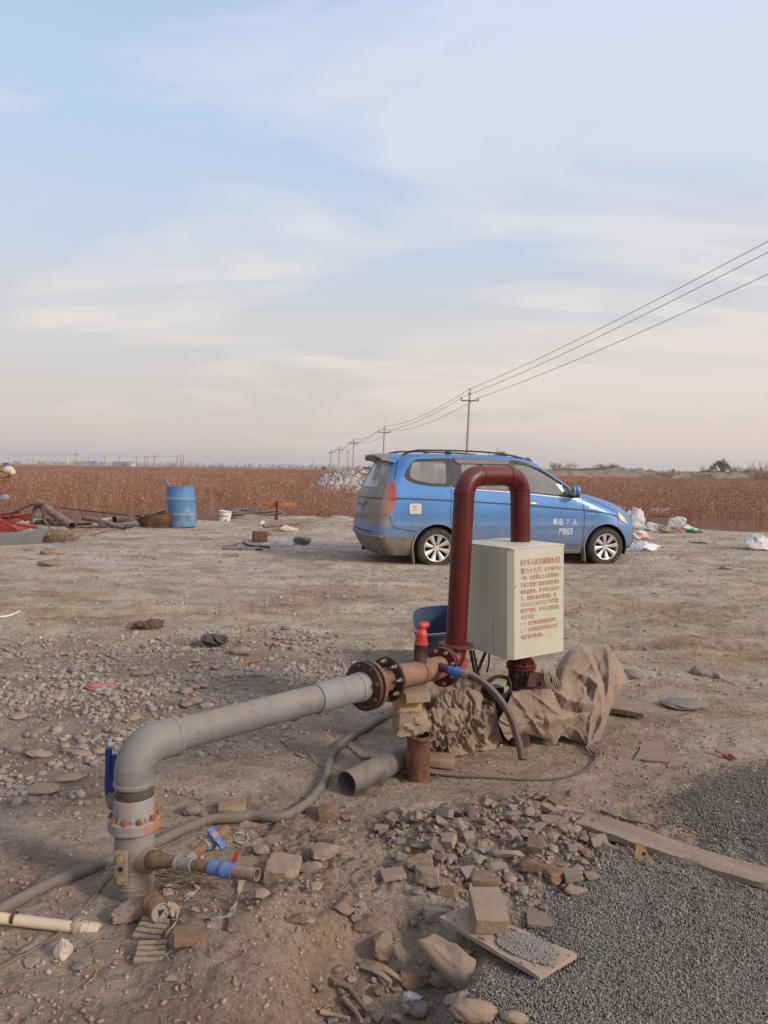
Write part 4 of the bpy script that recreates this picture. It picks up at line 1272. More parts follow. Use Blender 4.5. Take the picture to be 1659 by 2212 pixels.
# -- the drain hose
hp_ = [(1001, 1456.5, 0.0), (1010, 1458), (1025, 1463), (1045, 1475), (1070, 1499), (1090.6, 1527), (1106, 1557), (1117, 1592), (1124, 1618), (1128, 1641)]
ys = np.interp(np.arange(10), [0, 9], [PL(1003, 1457, 0.22).y, 3.42])
pts = bez([P(h[0], h[1], ys[i]) for i, h in enumerate(hp_)], 8)
HO = empty('drain_hose', pts[-1], 'ribbed dark brown hose hanging in an arc from the small blue valve', 'hose')
rad = []
for i, p in enumerate(pts): rad.append(0.0172)
dense = []
for i in range(len(pts) - 1):
 for k in range(4): dense.append(pts[i].lerp(pts[i + 1], k / 4))
dense.append(pts[-1])
rad = [0.0175 + (0.0007 if i % 3 == 0 else -0.0004) for i in range(len(dense))]
cut = 44
t = NT('brown_hose')
n_ = t.noise(9, 5, 0.6)
c = t.ramp(n_, [(0.3, C(44, 30, 28)), (0.7, C(66, 46, 40))])
d = t.math('MULTIPLY', t.z_up(), 0.9)
t.set(t.mix(d, c, C(116, 98, 86)), 0.42, 0, 0.5); t.bump(t.noise(40, 4, 0.6), 0.15, 0.003)
MB().tube(dense[cut - 2:], rad[cut - 2:], 22, cap=False).build('tube', t.m, HO, world=True)
MB().tube(dense[:cut], 0.0185, 22, cap=False).build('cuff', mat_plain('dusty_cuff', C(138, 120, 104), 0.75, 0, 0.1, 0.5, 20, 0.3), HO, world=True)
MB().tube([p + Vector((-0.0125, -0.0125, 0.0)) for p in dense[cut:]], 0.0013, 6).build('orange_stripe', mat_plain('stripe', C(120, 70, 46), 0.6), HO, world=True)
# -- the blue people carrier
from mathutils.geometry import delaunay_2d_cdt
VTH = R(13)
VAX = Vector((math.cos(VTH), math.sin(VTH), 0)); VAY = Vector((-math.sin(VTH), math.cos(VTH), 0))
HW0 = 0.84
def zz1(x, y): return ((1380 + x / 1.3598) / 1.8517, (1740 + y / 1.3598) / 1.8517)
_d = ray(*zz1(500, 716)); V_A = EYE + _d * (11.15 / _d.y)
def VL(x, y):
 """measured spot -> (forward, up) on the plane of the van's near side"""
 d = ray(*zz1(x, y)); k = (V_A - EYE).dot(VAY) / d.dot(VAY)
 q = EYE + d * k
 return (q - V_A).dot(VAX), q.z - V_A.z
VAN = empty('parked_van', V_A + VAY * HW0, 'dusty blue people carrier with roof rails and white lettering on its front door', 'van', rz=VTH)
ZK = [0.16, 0.22, 0.30, 0.38, 0.45, 0.55, 0.66, 0.80, 0.90, 0.98, 1.06, 1.12, 1.20, 1.35, 1.50, 1.57, 1.615, 1.645, 1.66, 1.67]
XRK = [-.86, -.92, -.97, -1.01, -1.03, -1.03, -1.012, -1.005, -.99, -.975, -.955, -.935, -.905, -.83, -.745, -.71, -.66, -.58, -.40, -.1]
XFK = [3.36, 3.44, 3.49, 3.51, 3.515, 3.51, 3.47, 3.36, 3.20, 2.98, 2.66, 2.42, 2.30, 2.06, 1.82, 1.70, 1.56, 1.36, 1.10, 0.7]
HWK = [.755, .79, .82, .832, .838, .84, .84, .842, .835, .825, .812, .80, .782, .742, .695, .665, .628, .565, .44, .2]
LFK = [.62, .66, .70, .72, .72, .72, .74, .80, .85, .80, .62, .46, .38, .34, .32, .32, .34, .4, .45, .45]
LRK = [.30, .30, .30, .30, .30, .30, .30, .32, .33, .34, .35, .35, .36, .36, .36, .36, .36, .4, .4, .4]
def vi(k, z):
 # smooth interpolation (cubic Hermite through the table)
 z = np.asarray(z, float); zk = np.array(ZK); kk = np.array(k)
 m_ = np.gradient(kk, zk)
 i = np.clip(np.searchsorted(zk, z) - 1, 0, len(zk) - 2)
 h = zk[i + 1] - zk[i]; t = np.clip((z - zk[i]) / h, 0, 1)
 return (2 * t ** 3 - 3 * t ** 2 + 1) * kk[i] + (t ** 3 - 2 * t ** 2 + t) * h * m_[i] + (-2 * t ** 3 + 3 * t ** 2) * kk[i + 1] + (t ** 3 - t ** 2) * h * m_[i + 1]
def VW(x, z, ins=0.0):
 """half width of the body at (x, z)"""
 x = np.asarray(x, float)
 xr, xf, hw, lf, lr = (vi(k, z) for k in (XRK, XFK, HWK, LFK, LRK))
 xr = xr + ins; xf = xf - ins; hw = hw - ins
 mid = 1.1
 hw = hw * (1 - 0.022 * ((x - mid) / 1.9) ** 2)
 tf = np.clip((x - (xf - lf)) / lf, 0, 1); tr = np.clip(((xr + lr) - x) / lr, 0, 1)
 nf, nr_ = 2.25, 2.6
 w = hw * (1 - tf ** nf) ** (1 / nf) * (1 - tr ** nr_) ** (1 / nr_)
 # a soft shoulder crease at the belt
 w = w + 0.006 * np.exp(-((z - 0.60) / 0.05) ** 2) * (tf < .6)
 return w
def van_slices(zs, ins=0.0, n=60):
 rings = []
 for z in zs:
  xr, xf, lf, lr = (float(vi(k, z)) for k in (XRK, XFK, LFK, LRK))
  xr += ins; xf -= ins
  # x samples with denser ends
  a = np.linspace(0, 1, 14)
  xs = np.concatenate([xr + lr * (1 - np.cos(a * np.pi / 2)), np.linspace(xr + lr, xf - lf, 34)[1:-1], (xf - lf) + lf * np.sin(a * np.pi / 2)])
  w = VW(xs, np.full(len(xs), z), ins)
  w[0] = 0; w[-1] = 0
  ring = [(xs[i], -w[i], z) for i in range(len(xs))] + [(xs[i], w[i], z) for i in range(len(xs) - 2, 0, -1)]
  rings.append(ring)
 return rings
def vpoly(pts, n=None):
 return [VL(*p) for p in pts]
def smooth_poly(pts, n=5, corner=0.2):
 """rounds the corners of a closed polygon"""
 out_ = []
 m_ = len(pts)
 for i in range(m_):
  a = np.array(pts[i - 1]); b = np.array(pts[i]); c = np.array(pts[(i + 1) % m_])
  la, lc = np.linalg.norm(a - b), np.linalg.norm(c - b)
  r_ = min(corner, la * 0.45, lc * 0.45)
  p_, q_ = b + (a - b) / la * r_, b + (c - b) / lc * r_
  for k in range(n + 1):
   t_ = k / n
   out_.append(tuple((1 - t_) ** 2 * p_ + 2 * t_ * (1 - t_) * b + t_ * t_ * q_))
 return out_
def inpoly(p, poly):
 return poly_sd(np.array([p[0]]), np.array([p[1]]), poly)[0] < 0
def panel(name, poly, mat, off=0.004, holes=(), step=0.05, side=-1, parent=None, skirt=0.012, surf=None):
 """a panel lying on the side of the body, following its curve"""
 pts = [list(poly)] + [list(h) for h in holes]
 vs = []; es = []
 for lp in pts:
  dens = []
  for i in range(len(lp)):
   a, b = lp[i], lp[(i + 1) % len(lp)]
   L = math.hypot(b[0] - a[0], b[1] - a[1]); k = max(1, int(L / step))
   for j in range(k): dens.append((a[0] + (b[0] - a[0]) * j / k, a[1] + (b[1] - a[1]) * j / k))
  b0 = len(vs); vs += dens
  es += [(b0 + i, b0 + (i + 1) % len(dens)) for i in range(len(dens))]
 xs = [p[0] for p in poly]; zs = [p[1] for p in poly]
 gx, gz = np.meshgrid(np.arange(min(xs), max(xs), step), np.arange(min(zs), max(zs), step))
 g = np.stack([gx.ravel(), gz.ravel()], 1)
 if len(g):
  sd = poly_sd(g[:, 0], g[:, 1], poly)
  ok = sd < -step * 0.3
  for h in holes: ok &= poly_sd(g[:, 0], g[:, 1], h) > step * 0.3
  vs += [tuple(p) for p in g[ok]]
 r_ = delaunay_2d_cdt([Vector(v) for v in vs], es, [], 0, 1e-6)
 ov, oe, of = r_[0], r_[1], r_[2]
 P2 = np.array([tuple(v) for v in ov])
 cen = np.array([P2[list(f)].mean(0) for f in of])
 ok = poly_sd(cen[:, 0], cen[:, 1], poly) < 0
 for h in holes: ok &= poly_sd(cen[:, 0], cen[:, 1], h) > 0
 F_ = [of[i] for i in range(len(of)) if ok[i]]
 if surf is None:
  w = VW(P2[:, 0], P2[:, 1]) + off
  co = [(P2[i, 0], side * w[i], P2[i, 1]) for i in range(len(P2))]
  inn = [(P2[i, 0], side * (w[i] - skirt), P2[i, 1]) for i in range(len(P2))]
 else:
  co = [surf(P2[i, 0], P2[i, 1], off) for i in range(len(P2))]
  inn = [surf(P2[i, 0], P2[i, 1], off - skirt) for i in range(len(P2))]
 cnt = {}
 for f in F_:
  for i in range(len(f)):
   e = (f[i], f[(i + 1) % len(f)]); cnt[e] = 1
 nb = len(co)
 faces = [tuple(f) for f in F_]
 for (a, b) in list(cnt):
  if (b, a) not in cnt: faces.append((b, a, a + nb, b + nb))
 mb = MB().add(co + inn, faces)
 me = mb.mesh(name)
 bm = bmesh.new(); bm.from_mesh(me)
 bmesh.ops.delete(bm, geom=[v for v in bm.verts if not v.link_faces], context='VERTS')
 bm.to_mesh(me); bm.free()
 me.polygons.foreach_set('use_smooth', [True] * len(me.polygons)); me.set_sharp_from_angle(angle=R(35))
 return link(name, me, mat, parent or VAN)
def rear_surf(y, z, off):
 """point on the tail of the van at (y, z)"""
 xr, lr, hw = float(vi(XRK, z)), float(vi(LRK, z)), float(vi(HWK, z)) * 0.978
 t_ = min(abs(y) / hw, 0.999)
 tr = (1 - t_ ** 2.6) ** (1 / 2.6)
 return (xr + lr - lr * tr - off, y, z)
# paint
t = NT('blue_paint')
sp_ = t.n('ShaderNodeSeparateXYZ'); t.l(t.coord(), sp_.inputs[0]); X_, Y_, Z_ = sp_.outputs
n1 = t.noise(2.2, 6, 0.6); n2 = t.noise(9, 7, 0.65, stretch=(1, 1, 0.4))
blue = t.ramp(n1, [(0.3, C(56, 116, 176)), (0.7, C(72, 134, 192))])
dirt = t.ramp(n2, [(0.3, C(118, 108, 98)), (0.7, C(150, 134, 114))])
tail = t.ramp(t.math('ADD', t.math('MULTIPLY', X_, -1.0), t.math('MULTIPLY', n2, 0.12)), [(0.66, 0.0), (0.80, 0.95)])
tail = t.math('MULTIPLY', tail, t.ramp(t.math('ADD', Z_, t.math('MULTIPLY', n1, 0.1)), [(0.56, 0.25), (0.70, 1.0)]))
low = t.ramp(t.math('ADD', Z_, t.math('MULTIPLY', n1, 0.25)), [(0.34, 0.92), (0.64, 0.68), (1.1, 0.16)])  # dust thickening downward, also carrying painted shade of the lower doors
low = t.math('MULTIPLY', low, t.ramp(n2, [(0.25, 0.55), (0.6, 1.0)]))
band = t.math('SUBTRACT', 1.0, t.math('MULTIPLY', t.math('ABSOLUTE', t.math('SUBTRACT', t.math('ADD', Z_, t.math('MULTIPLY', X_, 0.05)), 0.60)), 26.0))
band = t.math('MULTIPLY', t.math('MAXIMUM', band, 0.0), t.math('MULTIPLY', t.ramp(t.noise(3.5, 5, 0.6, loc=(4, 0, 0)), [(0.4, 0.0), (0.55, 0.9)]), t.ramp(X_, [(0.0, 1.0), (0.9, 0.5)])))
up = t.math('MULTIPLY', t.z_up(), 0.45)
dust = t.math('MAXIMUM', t.math('MAXIMUM', tail, low), t.math('MAXIMUM', band, up))
shade_dirt = t.ramp(n2, [(0.3, C(92, 88, 86)), (0.7, C(118, 110, 102))])  # grey dirt, darkened further to paint the dark ground mirrored low down
dirt = t.mix(t.math('MAXIMUM', tail, t.math('MAXIMUM', band, up)), shade_dirt, dirt)
col = t.mix(dust, blue, dirt)
# bare dark plastic of the bumper skirts and sills
plast = t.math('MULTIPLY', t.math('LESS_THAN', Z_, t.math('ADD', 0.425, t.math('MULTIPLY', X_, -0.02))), t.math('LESS_THAN', X_, -0.30))
plast = t.math('MAXIMUM', plast, t.math('LESS_THAN', Z_, 0.255))
col = t.mix(plast, col, t.ramp(n2, [(0.3, C(84, 78, 72)), (0.7, C(126, 114, 101))]))
t.set(col, t.math('ADD', 0.28, t.math('MULTIPLY', dust, 0.55)), t.math('MULTIPLY', t.math('SUBTRACT', 1.0, t.math('MAXIMUM', dust, plast)), 0.25), 0.5)
t.p.inputs['Coat Weight'].default_value = 0.25; t.p.inputs['Coat Roughness'].default_value = 0.15
M_VAN = t.m
M_TRIM = mat_plain('black_trim', C(34, 33, 35), 0.38, 0, 0.1, 0.18, 6, 0.05)
M_GAP = mat_plain('gap_black', C(16, 16, 18), 0.8, 0, 0.1, 0.05)
M_LINE = mat_plain('side_line', C(26, 52, 84), 0.5, 0, 0.15, 0.2)
M_CHROME = mat_plain('chrome_strip', C(196, 192, 186), 0.28, 0.6, 0.1, 0.35, 10)
M_DUSTP = mat_plain('dust_coat', C(136, 124, 108), 0.8, 0, 0.12, 0.4, 8, 0.1)
t = NT('van_glass')
n = t.noise(3, 6, 0.6)
tr = t.n('ShaderNodeBsdfTransparent'); tr.inputs[0].default_value = (0.72, 0.74, 0.74, 1)
gl = t.n('ShaderNodeBsdfGlossy'); gl.inputs['Roughness'].default_value = 0.08; gl.inputs['Color'].default_value = (0.9, 0.9, 0.9, 1)
df = t.n('ShaderNodeBsdfDiffuse'); df.inputs['Color'].default_value = (*C(176, 166, 154), 1)
fr = t.n('ShaderNodeFresnel'); fr.inputs[0].default_value = 1.5
m1 = t.n('ShaderNodeMixShader'); t.l(t.math('ADD', t.math('MULTIPLY', fr.outputs[0], 1.2), 0.06), m1.inputs[0]); t.l(tr.outputs[0], m1.inputs[1]); t.l(gl.outputs[0], m1.inputs[2])
m2 = t.n('ShaderNodeMixShader'); t.l(t.ramp(n, [(0.3, 0.22), (0.7, 0.46)]), m2.inputs[0]); t.l(m1.outputs[0], m2.inputs[1]); t.l(df.outputs[0], m2.inputs[2])
t.l(m2.outputs[0], t.t.nodes['Material Output'].inputs[0])
M_GLASS = t.m
# window outlines (near side)
Q_OUT = smooth_poly(vpoly([(330, 222), (352, 178), (400, 130), (600, 124), (585, 284), (470, 278), (398, 268), (348, 248)]), 5, 0.06)
Q_IN = smooth_poly(vpoly([(360, 214), (380, 152), (400, 143), (566, 142), (563, 266), (470, 262), (408, 251), (368, 234)]), 5, 0.05)
M_OUT = smooth_poly(vpoly([(601, 124), (914, 138), (907, 306), (586, 285)]), 3, 0.01)
M_IN = smooth_poly(vpoly([(650, 156), (905, 158), (896, 301), (640, 288)]), 4, 0.03)
F_OUT = smooth_poly(vpoly([(915, 138), (960, 138), (1010, 150), (1090, 186), (1160, 233), (1236, 284), (1292, 348), (1100, 326), (909, 306)]), 4, 0.03)
F_IN = smooth_poly(vpoly([(945, 158), (1000, 163), (1080, 200), (1150, 246), (1222, 300), (1226, 330), (1100, 318), (936, 304)]), 4, 0.03)
# shell
zs = sorted(set([0.16, 0.19] + list(np.linspace(0.22, 1.56, 46)) + [1.575, 1.59, 1.605, 1.62, 1.633, 1.645, 1.655, 1.662, 1.667, 1.67]))
shell = MB().ring_loft(van_slices(zs)).build('body', M_VAN, VAN, sharp=30)
def infl(poly, d):
 c_ = np.mean(np.array(poly), 0)
 o_ = []
 for p in poly:
  v = np.array(p) - c_; L = np.linalg.norm(v); o_.append(tuple(c_ + v * (L + d) / L))
 return o_
cut = MB()
zi = [0.30] + list(np.linspace(0.36, 1.54, 30)) + [1.57, 1.59, 1.605]
cut.ring_loft(van_slices(zi, 0.045))
wins = MB()
Rxz = Matrix(((1, 0, 0, 0), (0, 0, 1, 0), (0, 1, 0, 0), (0, 0, 0, 1)))
def xz_prism(mb, poly, y0, y1):
 n_ = len(poly)
 vs = [(x, y0, z) for x, z in poly] + [(x, y1, z) for x, z in poly]
 mb.add(vs, [tuple(range(n_)), tuple(reversed(range(n_, 2 * n_)))] + [(i, n_ + i, n_ + (i + 1) % n_, (i + 1) % n_) for i in range(n_)])
def bool_cut(o, mb, name):
 c = mb.build(name, None, None, sharp=0)
 c.matrix_basis = o.parent.matrix_basis.copy() if o.parent else Matrix.Identity(4)
 bpy.context.view_layer.update()
 md = o.modifiers.new('b', 'BOOLEAN'); md.operation = 'DIFFERENCE'; md.solver = 'EXACT'; md.object = c
 dg = bpy.context.evaluated_depsgraph_get()
 me = bpy.data.meshes.new_from_object(o.evaluated_get(dg))
 o.modifiers.clear(); old = o.data; o.data = me
 bpy.data.objects.remove(c)
 return o
bool_cut(shell, cut, 'cutter')
for poly in (infl(Q_IN, 0.018), infl(M_IN, 0.018), infl(F_IN, 0.015)):
 mb = MB(); xz_prism(mb, poly, -1.2, 1.2); bool_cut(shell, mb, 'cutter')
# windscreen opening (cut along the length, front half only)
mb = MB(); ws = [(-.62, 1.17), (.62, 1.17), (.52, 1.52), (-.52, 1.52)]
mb.add([(1.55, y, z) for y, z in ws] + [(3.0, y, z) for y, z in ws], [(0, 1, 2, 3), (7, 6, 5, 4), (0, 4, 5, 1), (1, 5, 6, 2), (2, 6, 7, 3), (3, 7, 4, 0)])
bool_cut(shell, mb, 'cutter')
WX = (0.0, 2.735)
for wx in WX:
 mb = MB(); mb.cyl((wx, -1.2, 0.27), (wx, 1.2, 0.27), 0.355, n=64); bool_cut(shell, mb, 'cutter')
shell.data.polygons.foreach_set('use_smooth', [True] * len(shell.data.polygons)); shell.data.set_sharp_from_angle(angle=R(32))
if not shell.data.materials: shell.data.materials.append(M_VAN)
for sd_ in (-1, 1):
 wf = panel('window_frame', Q_OUT, M_TRIM, 0.004, [Q_IN], 0.05, sd_)
 panel('window_frame', M_OUT, M_TRIM, 0.004, [M_IN], 0.05, sd_)
 panel('window_frame', F_OUT, M_TRIM, 0.004, [F_IN], 0.05, sd_)
 panel('side_window', infl(Q_IN, 0.008), M_GLASS, -0.003, (), 0.05, sd_, skirt=0.003)
 panel('side_window', infl(M_IN, 0.008), M_GLASS, -0.003, (), 0.05, sd_, skirt=0.003)
 panel('side_window', infl(F_IN, 0.008), M_GLASS, -0.003, (), 0.05, sd_, skirt=0.003)
def strip(pts, w, mat, name, off=0.005, side=-1, parent=None, closed=False, skirt=0.008):
 """thin band along points (x, z) on the body side"""
 pts = [np.array(p, float) for p in pts]
 dens = []
 m_ = len(pts)
 for i in range(m_ if closed else m_ - 1):
  a, b = pts[i], pts[(i + 1) % m_]; k = max(1, int(np.linalg.norm(b - a) / 0.04))
  for j in range(k): dens.append(a + (b - a) * j / k)
 if not closed: dens.append(pts[-1])
 L = []; Rr = []
 n_ = len(dens)
 for i in range(n_):
  a = dens[(i - 1) % n_] if closed else dens[max(i - 1, 0)]; b = dens[(i + 1) % n_] if closed else dens[min(i + 1, n_ - 1)]
  t_ = (b - a) / (np.linalg.norm(b - a) + 1e-9); nn_ = np.array([-t_[1], t_[0]])
  L.append(dens[i] + nn_ * w / 2); Rr.append(dens[i] - nn_ * w / 2)
 mb = MB(); vs = []
 for q, o_ in ((L, off), (Rr, off), (Rr, off - skirt), (L, off - skirt)):
  for p in q: vs.append((p[0], side * (float(VW(p[0], p[1])) + o_), p[1]))
 fs = []
 for i in range(n_ if closed else n_ - 1):
  j = (i + 1) % n_
  for k in range(4):
   k2 = (k + 1) % 4
   fs.append((k * n_ + i, k * n_ + j, k2 * n_ + j, k2 * n_ + i))
 mb.add(vs, fs)
 return mb.build(name, mat, parent or VAN, sharp=40)
belt_pts = [(285, 345), (430, 350), (575, 357), (740, 366), (900, 376), (1040, 387), (1180, 398), (1300, 409), (1400, 421), (1470, 436), (1494, 447)]
chrome_pts = [(588, 290), (700, 297), (890, 310), (1000, 321), (1100, 331), (1230, 345), (1288, 352)]
door_gap_f = [(1293, 350), (1300, 380), (1303, 440), (1300, 520), (1288, 592), (1270, 602), (1180, 596)]
door_gap_m = [(908, 310), (908, 380), (906, 480), (902, 590)]
door_gap_s = [(586, 290), (578, 360), (574, 440), (572, 500)]
rear_gap = [(245, 436), (252, 470), (264, 500), (300, 512), (400, 530)]
for sd_ in (-1, 1):
 strip(vpoly(belt_pts), 0.020, M_LINE, 'side_line', 0.006, sd_)  # thin dark strip along the character line of the body
 strip(vpoly(chrome_pts), 0.014, M_CHROME, 'belt_trim', 0.009, sd_)
 for g_ in (door_gap_f, door_gap_m, door_gap_s, rear_gap):
  strip(vpoly(g_), 0.007, M_GAP, 'door_gap', 0.0022, sd_, skirt=0.004)
 # bonnet shut line and headlamp joint
 strip(vpoly([(1300, 315), (1330, 338), (1400, 375), (1460, 405), (1500, 425)]), 0.006, M_GAP, 'door_gap', 0.0022, sd_, skirt=0.004)
 strip(vpoly([(1498, 425), (1494, 460), (1492, 505)]), 0.006, M_GAP, 'door_gap', 0.0022, sd_, skirt=0.004)
 strip(vpoly([(318, 100), (312, 125), (295, 180), (278, 240)]), 0.008, M_GAP, 'door_gap', 0.0025, sd_, skirt=0.004)
 # rain visors
 panel('rain_visor', vpoly([(612, 128), (914, 140), (912, 160), (640, 155), (625, 152)]), mat_plain('visor', C(104, 98, 88), 0.5, 0, 0.2, 0.6, 6), 0.018, (), 0.05, sd_, skirt=0.016)
 strip(vpoly([(945, 150), (1000, 155), (1085, 192), (1160, 238), (1232, 287)]), 0.018, M_TRIM, 'rain_visor', 0.012, sd_)
 # arch lips
 for wx in WX:
  pts = [(wx + 0.372 * math.cos(a), 0.27 + 0.372 * math.sin(a)) for a in np.linspace(R(-12), R(192), 40)]
  strip(pts, 0.036, M_VAN, 'arch_lip', 0.010, sd_, skirt=0.03)
 # dark liners in the arches
 for wx in WX:
  rg = []
  for yy in (0.81, 0.5):
   rg.append([(wx + 0.353 * math.cos(a), sd_ * yy, 0.27 + 0.353 * math.sin(a)) for a in np.linspace(R(-20), R(200), 30)])
  mb = MB().ring_loft(rg, cap=False, closed=False)
  n_ = len(mb.v); mb.add([(wx + 0.353 * math.cos(a), sd_ * 0.5, 0.27 + 0.353 * math.sin(a)) for a in np.linspace(0, 2 * math.pi, 30)[:-1]], [tuple(range(29))])
  mb.build('arch_liner', M_GAP, VAN, sharp=40)
 # tail lamp wrapping the corner
 TL = smooth_poly(vpoly([(262, 249), (276, 262), (284, 345), (262, 400), (236, 430), (186, 437), (196, 395), (214, 340), (238, 268)]), 4, 0.03)
 t = NT('lamp_red%d' % (sd_ + 1)); sp_ = t.n('ShaderNodeSeparateXYZ'); t.l(t.coord(), sp_.inputs[0])
 wv = t.n('ShaderNodeTexWave'); wv.bands_direction = 'Z'; wv.inputs['Scale'].default_value = 14; t.l(t.coord(), wv.inputs[0])
 c = t.mix(t.ramp(t.math('ABSOLUTE', t.math('SUBTRACT', sp_.outputs[2], 0.985)), [(.015, .8), (.025, 0.)]), t.ramp(t.noise(6, 4, 0.5), [(0.3, C(172, 34, 34)), (0.7, C(208, 60, 52))]), C(80, 20, 26))
 dm = t.ramp(t.math('ADD', t.math('MULTIPLY', sp_.outputs[0], -1), t.math('MULTIPLY', t.noise(14, 5, 0.6), 0.10)), [(0.70, 0.0), (0.82, 0.9)])
 t.set(t.mix(dm, c, C(138, 120, 102)), 0.3, 0, 0.6); t.bump(wv.outputs['Fac'], 0.12, 0.004)
 tl = panel('tail_lamp', TL, t.m, 0.010, (), 0.03, sd_, skirt=0.014)
 # headlamp
 HL = smooth_poly(vpoly([(1499, 418), (1512, 424), (1536, 448), (1556, 480), (1552, 486), (1520, 470), (1498, 452)]), 3, 0.02)
 panel('headlamp', HL, mat_plain('headlamp', C(206, 190, 140), 0.2, 0, 0.15, 0.35, 12), 0.008, (), 0.02, sd_, skirt=0.012)
 # fog lamp recess / bumper corner of bare plastic
 # door handles
 for hx, hz_ in (VL(1021, 374),):
  mb = MB()
  w_ = float(VW(hx, hz_))
  mb.box((hx, sd_ * (w_ + 0.004), hz_ - 0.004), (0.085, 0.010, 0.055), None, 0.004)
  dh = mb.build('door_handle', M_CHROME, VAN)
  MB().tube([(hx - 0.075, sd_ * (w_ + 0.004), hz_), (hx - 0.05, sd_ * (w_ + 0.030), hz_), (hx + 0.05, sd_ * (w_ + 0.030), hz_), (hx + 0.085, sd_ * (w_ + 0.004), hz_)], 0.011, 12).build('grip', M_CHROME, dh)
 # mirror
 mx, mz = VL(1262, 308)
 w_ = float(VW(mx, 1.05)); my = sd_ * (w_ + 0.12)
 mx2 = mx - 0.05
 mb = MB().sphere((mx2, my, mz + 0.012), 0.1, 3, (0.62, 0.95, 0.92))
 sh = mb.build('wing_mirror', M_VAN, VAN)
 MB().box((mx2 - 0.052, my, mz + 0.01), (0.012, 0.15, 0.13), None, 0.005).build('mirror_glass', M_CHROME, sh)
 MB().sphere((mx2 + 0.004, my, mz - 0.055), 0.072, 2, (0.7, 1.1, 0.42)).tube([(mx2, my - sd_ * 0.02, mz - 0.06), (mx2 + 0.04, sd_ * (w_ - 0.01), mz - 0.07)], 0.022, 10).build('mirror_arm', M_TRIM, sh)
 # roof rail
 ry = sd_ * 0.585
 rz = lambda x: float(np.interp(x, [-.5, -.3, .2, .7, 1.0, 1.35, 1.62], [1.655, 1.668, 1.672, 1.664, 1.648, 1.60, 1.535]))
 pts = [(-.48, ry, rz(-.48) - 0.02), (-.40, ry, rz(-.4) + 0.015), (-.25, ry, rz(-.25) + 0.038)] + [(x, ry, rz(x) + 0.042) for x in np.linspace(-.1, 1.2, 12)] + [(1.38, ry * .99, rz(1.38) + 0.030), (1.52, ry * .98, rz(1.52) + 0.010), (1.64, ry * .97, rz(1.64) - 0.02)]
 rl_ = MB().tube(pts, [0.014, 0.020, 0.016] + [0.013] * 12 + [0.018, 0.022, 0.014], 10).build('roof_rail', M_TRIM, VAN)
 MB().box((0.22, ry, rz(0.22) + 0.012), (0.10, 0.022, 0.06), None, 0.006).build('rail_foot', M_TRIM, rl_)
 # mud flaps
 for wx in WX:
  q = wx - 0.345
  MB().box((q - 0.01, sd_ * 0.76, 0.17), (0.014, 0.13, 0.26), Matrix.Rotation(R(-8), 4, 'Y'), 0.004).build('mud_flap', M_DUSTP, VAN)
 # seam sill
 MB().box((1.37, sd_ * 0.765, 0.205), (1.9, 0.07, 0.075), None, 0.02).build('side_sill', mat_plain('sill_grey', C(84, 78, 72), 0.7, 0, 0.2, 0.6, 6), VAN)
# fuel flap with raised badge (near side)
fa, fb_ = VL(352, 372), VL(417, 431)
FP = smooth_poly([(fa[0], fa[1]), (fb_[0], fa[1]), (fb_[0], fb_[1]), (fa[0], fb_[1])], 4, 0.03)
panel('door_gap', infl(FP, 0.008), M_GAP, 0.002, (), 0.05, -1, skirt=0.004)
ff = panel('fuel_flap', FP, mat_plain('flap_grey', C(196, 190, 182), 0.45, 0.2, 0.06, 0.3, 10), 0.007, (), 0.05, -1)
fcx, fcz = (fa[0] + fb_[0]) / 2, (fa[1] + fb_[1]) / 2
mb = MB()
wy = -(float(VW(fcx, fcz)) + 0.009)
for s_ in (-1, 1):
 for pp_ in ([(0.006, -0.014), (0.026, 0.014), (0.034, 0.014), (0.012, -0.016)], [(0.0, -0.002), (0.012, 0.014), (0.018, 0.014), (0.002, -0.010)]):
  mb.add([(fcx + s_ * a, wy, fcz + 0.030 + b) for a, b in pp_] + [(fcx + s_ * a, wy + 0.003, fcz + 0.030 + b) for a, b in pp_], [(0, 1, 2, 3), (7, 6, 5, 4), (0, 4, 5, 1), (1, 5, 6, 2), (2, 6, 7, 3), (3, 7, 4, 0)])
mb.build('emblem', M_CHROME, ff)
Mt = Matrix(((1, 0, 0, 0), (0, 0, -1, 0), (0, 1, 0, 0), (0, 0, 0, 1)))
text_mesh('五菱汽车', mat_plain('grey_print', C(140, 136, 130), 0.6), 0.11, 0.03, ff, 'flap_lettering', Matrix.Translation((fcx - 0.055, wy, fcz - 0.03)) @ Mt)
def door_text(body, x0, z0, w, h, mat, name='lettering', bold=0.006, slope=0.0):
 """lettering that follows the curve of the door"""
 o = text_mesh(body, mat, w, h, VAN, name, Mt, bold=bold)
 co = np.array([v.co[:] for v in o.data.vertices])
 X2 = co[:, 0] + x0; Z2 = co[:, 2] + z0 + slope * co[:, 0]
 Y2 = -(VW(X2, Z2) + 0.0025)
 o.data.vertices.foreach_set('co', np.stack([X2, Y2, Z2], 1).ravel()); o.data.update()
 return o
M_WHITE = mat_plain('white_lettering', C(206, 208, 210), 0.6, 0, 0.1, 0.35, 40)
a = VL(1130, 484); b = VL(1262, 486)
door_text('乘座', a[0], a[1] - 0.005, VL(1187, 480)[0] - a[0], 0.105, M_WHITE)
c_ = VL(1205, 484); door_text('7', c_[0], c_[1], 0.042, 0.10, M_WHITE)
c_ = VL(1238, 486); door_text('人', c_[0], c_[1] - 0.003, 0.075, 0.10, M_WHITE)
a = VL(1162, 536); door_text('严禁超员', a[0], a[1] - 0.012, VL(1239, 538)[0] - a[0], 0.115, M_WHITE, bold=0.012)
a = VL(1330, 402); door_text('M50', a[0], a[1], 0.085, 0.040, M_CHROME, 'badge', 0.03)
a = VL(1319, 432); door_text('VVVL', a[0], a[1], 0.12, 0.026, M_CHROME, 'badge', 0.03)
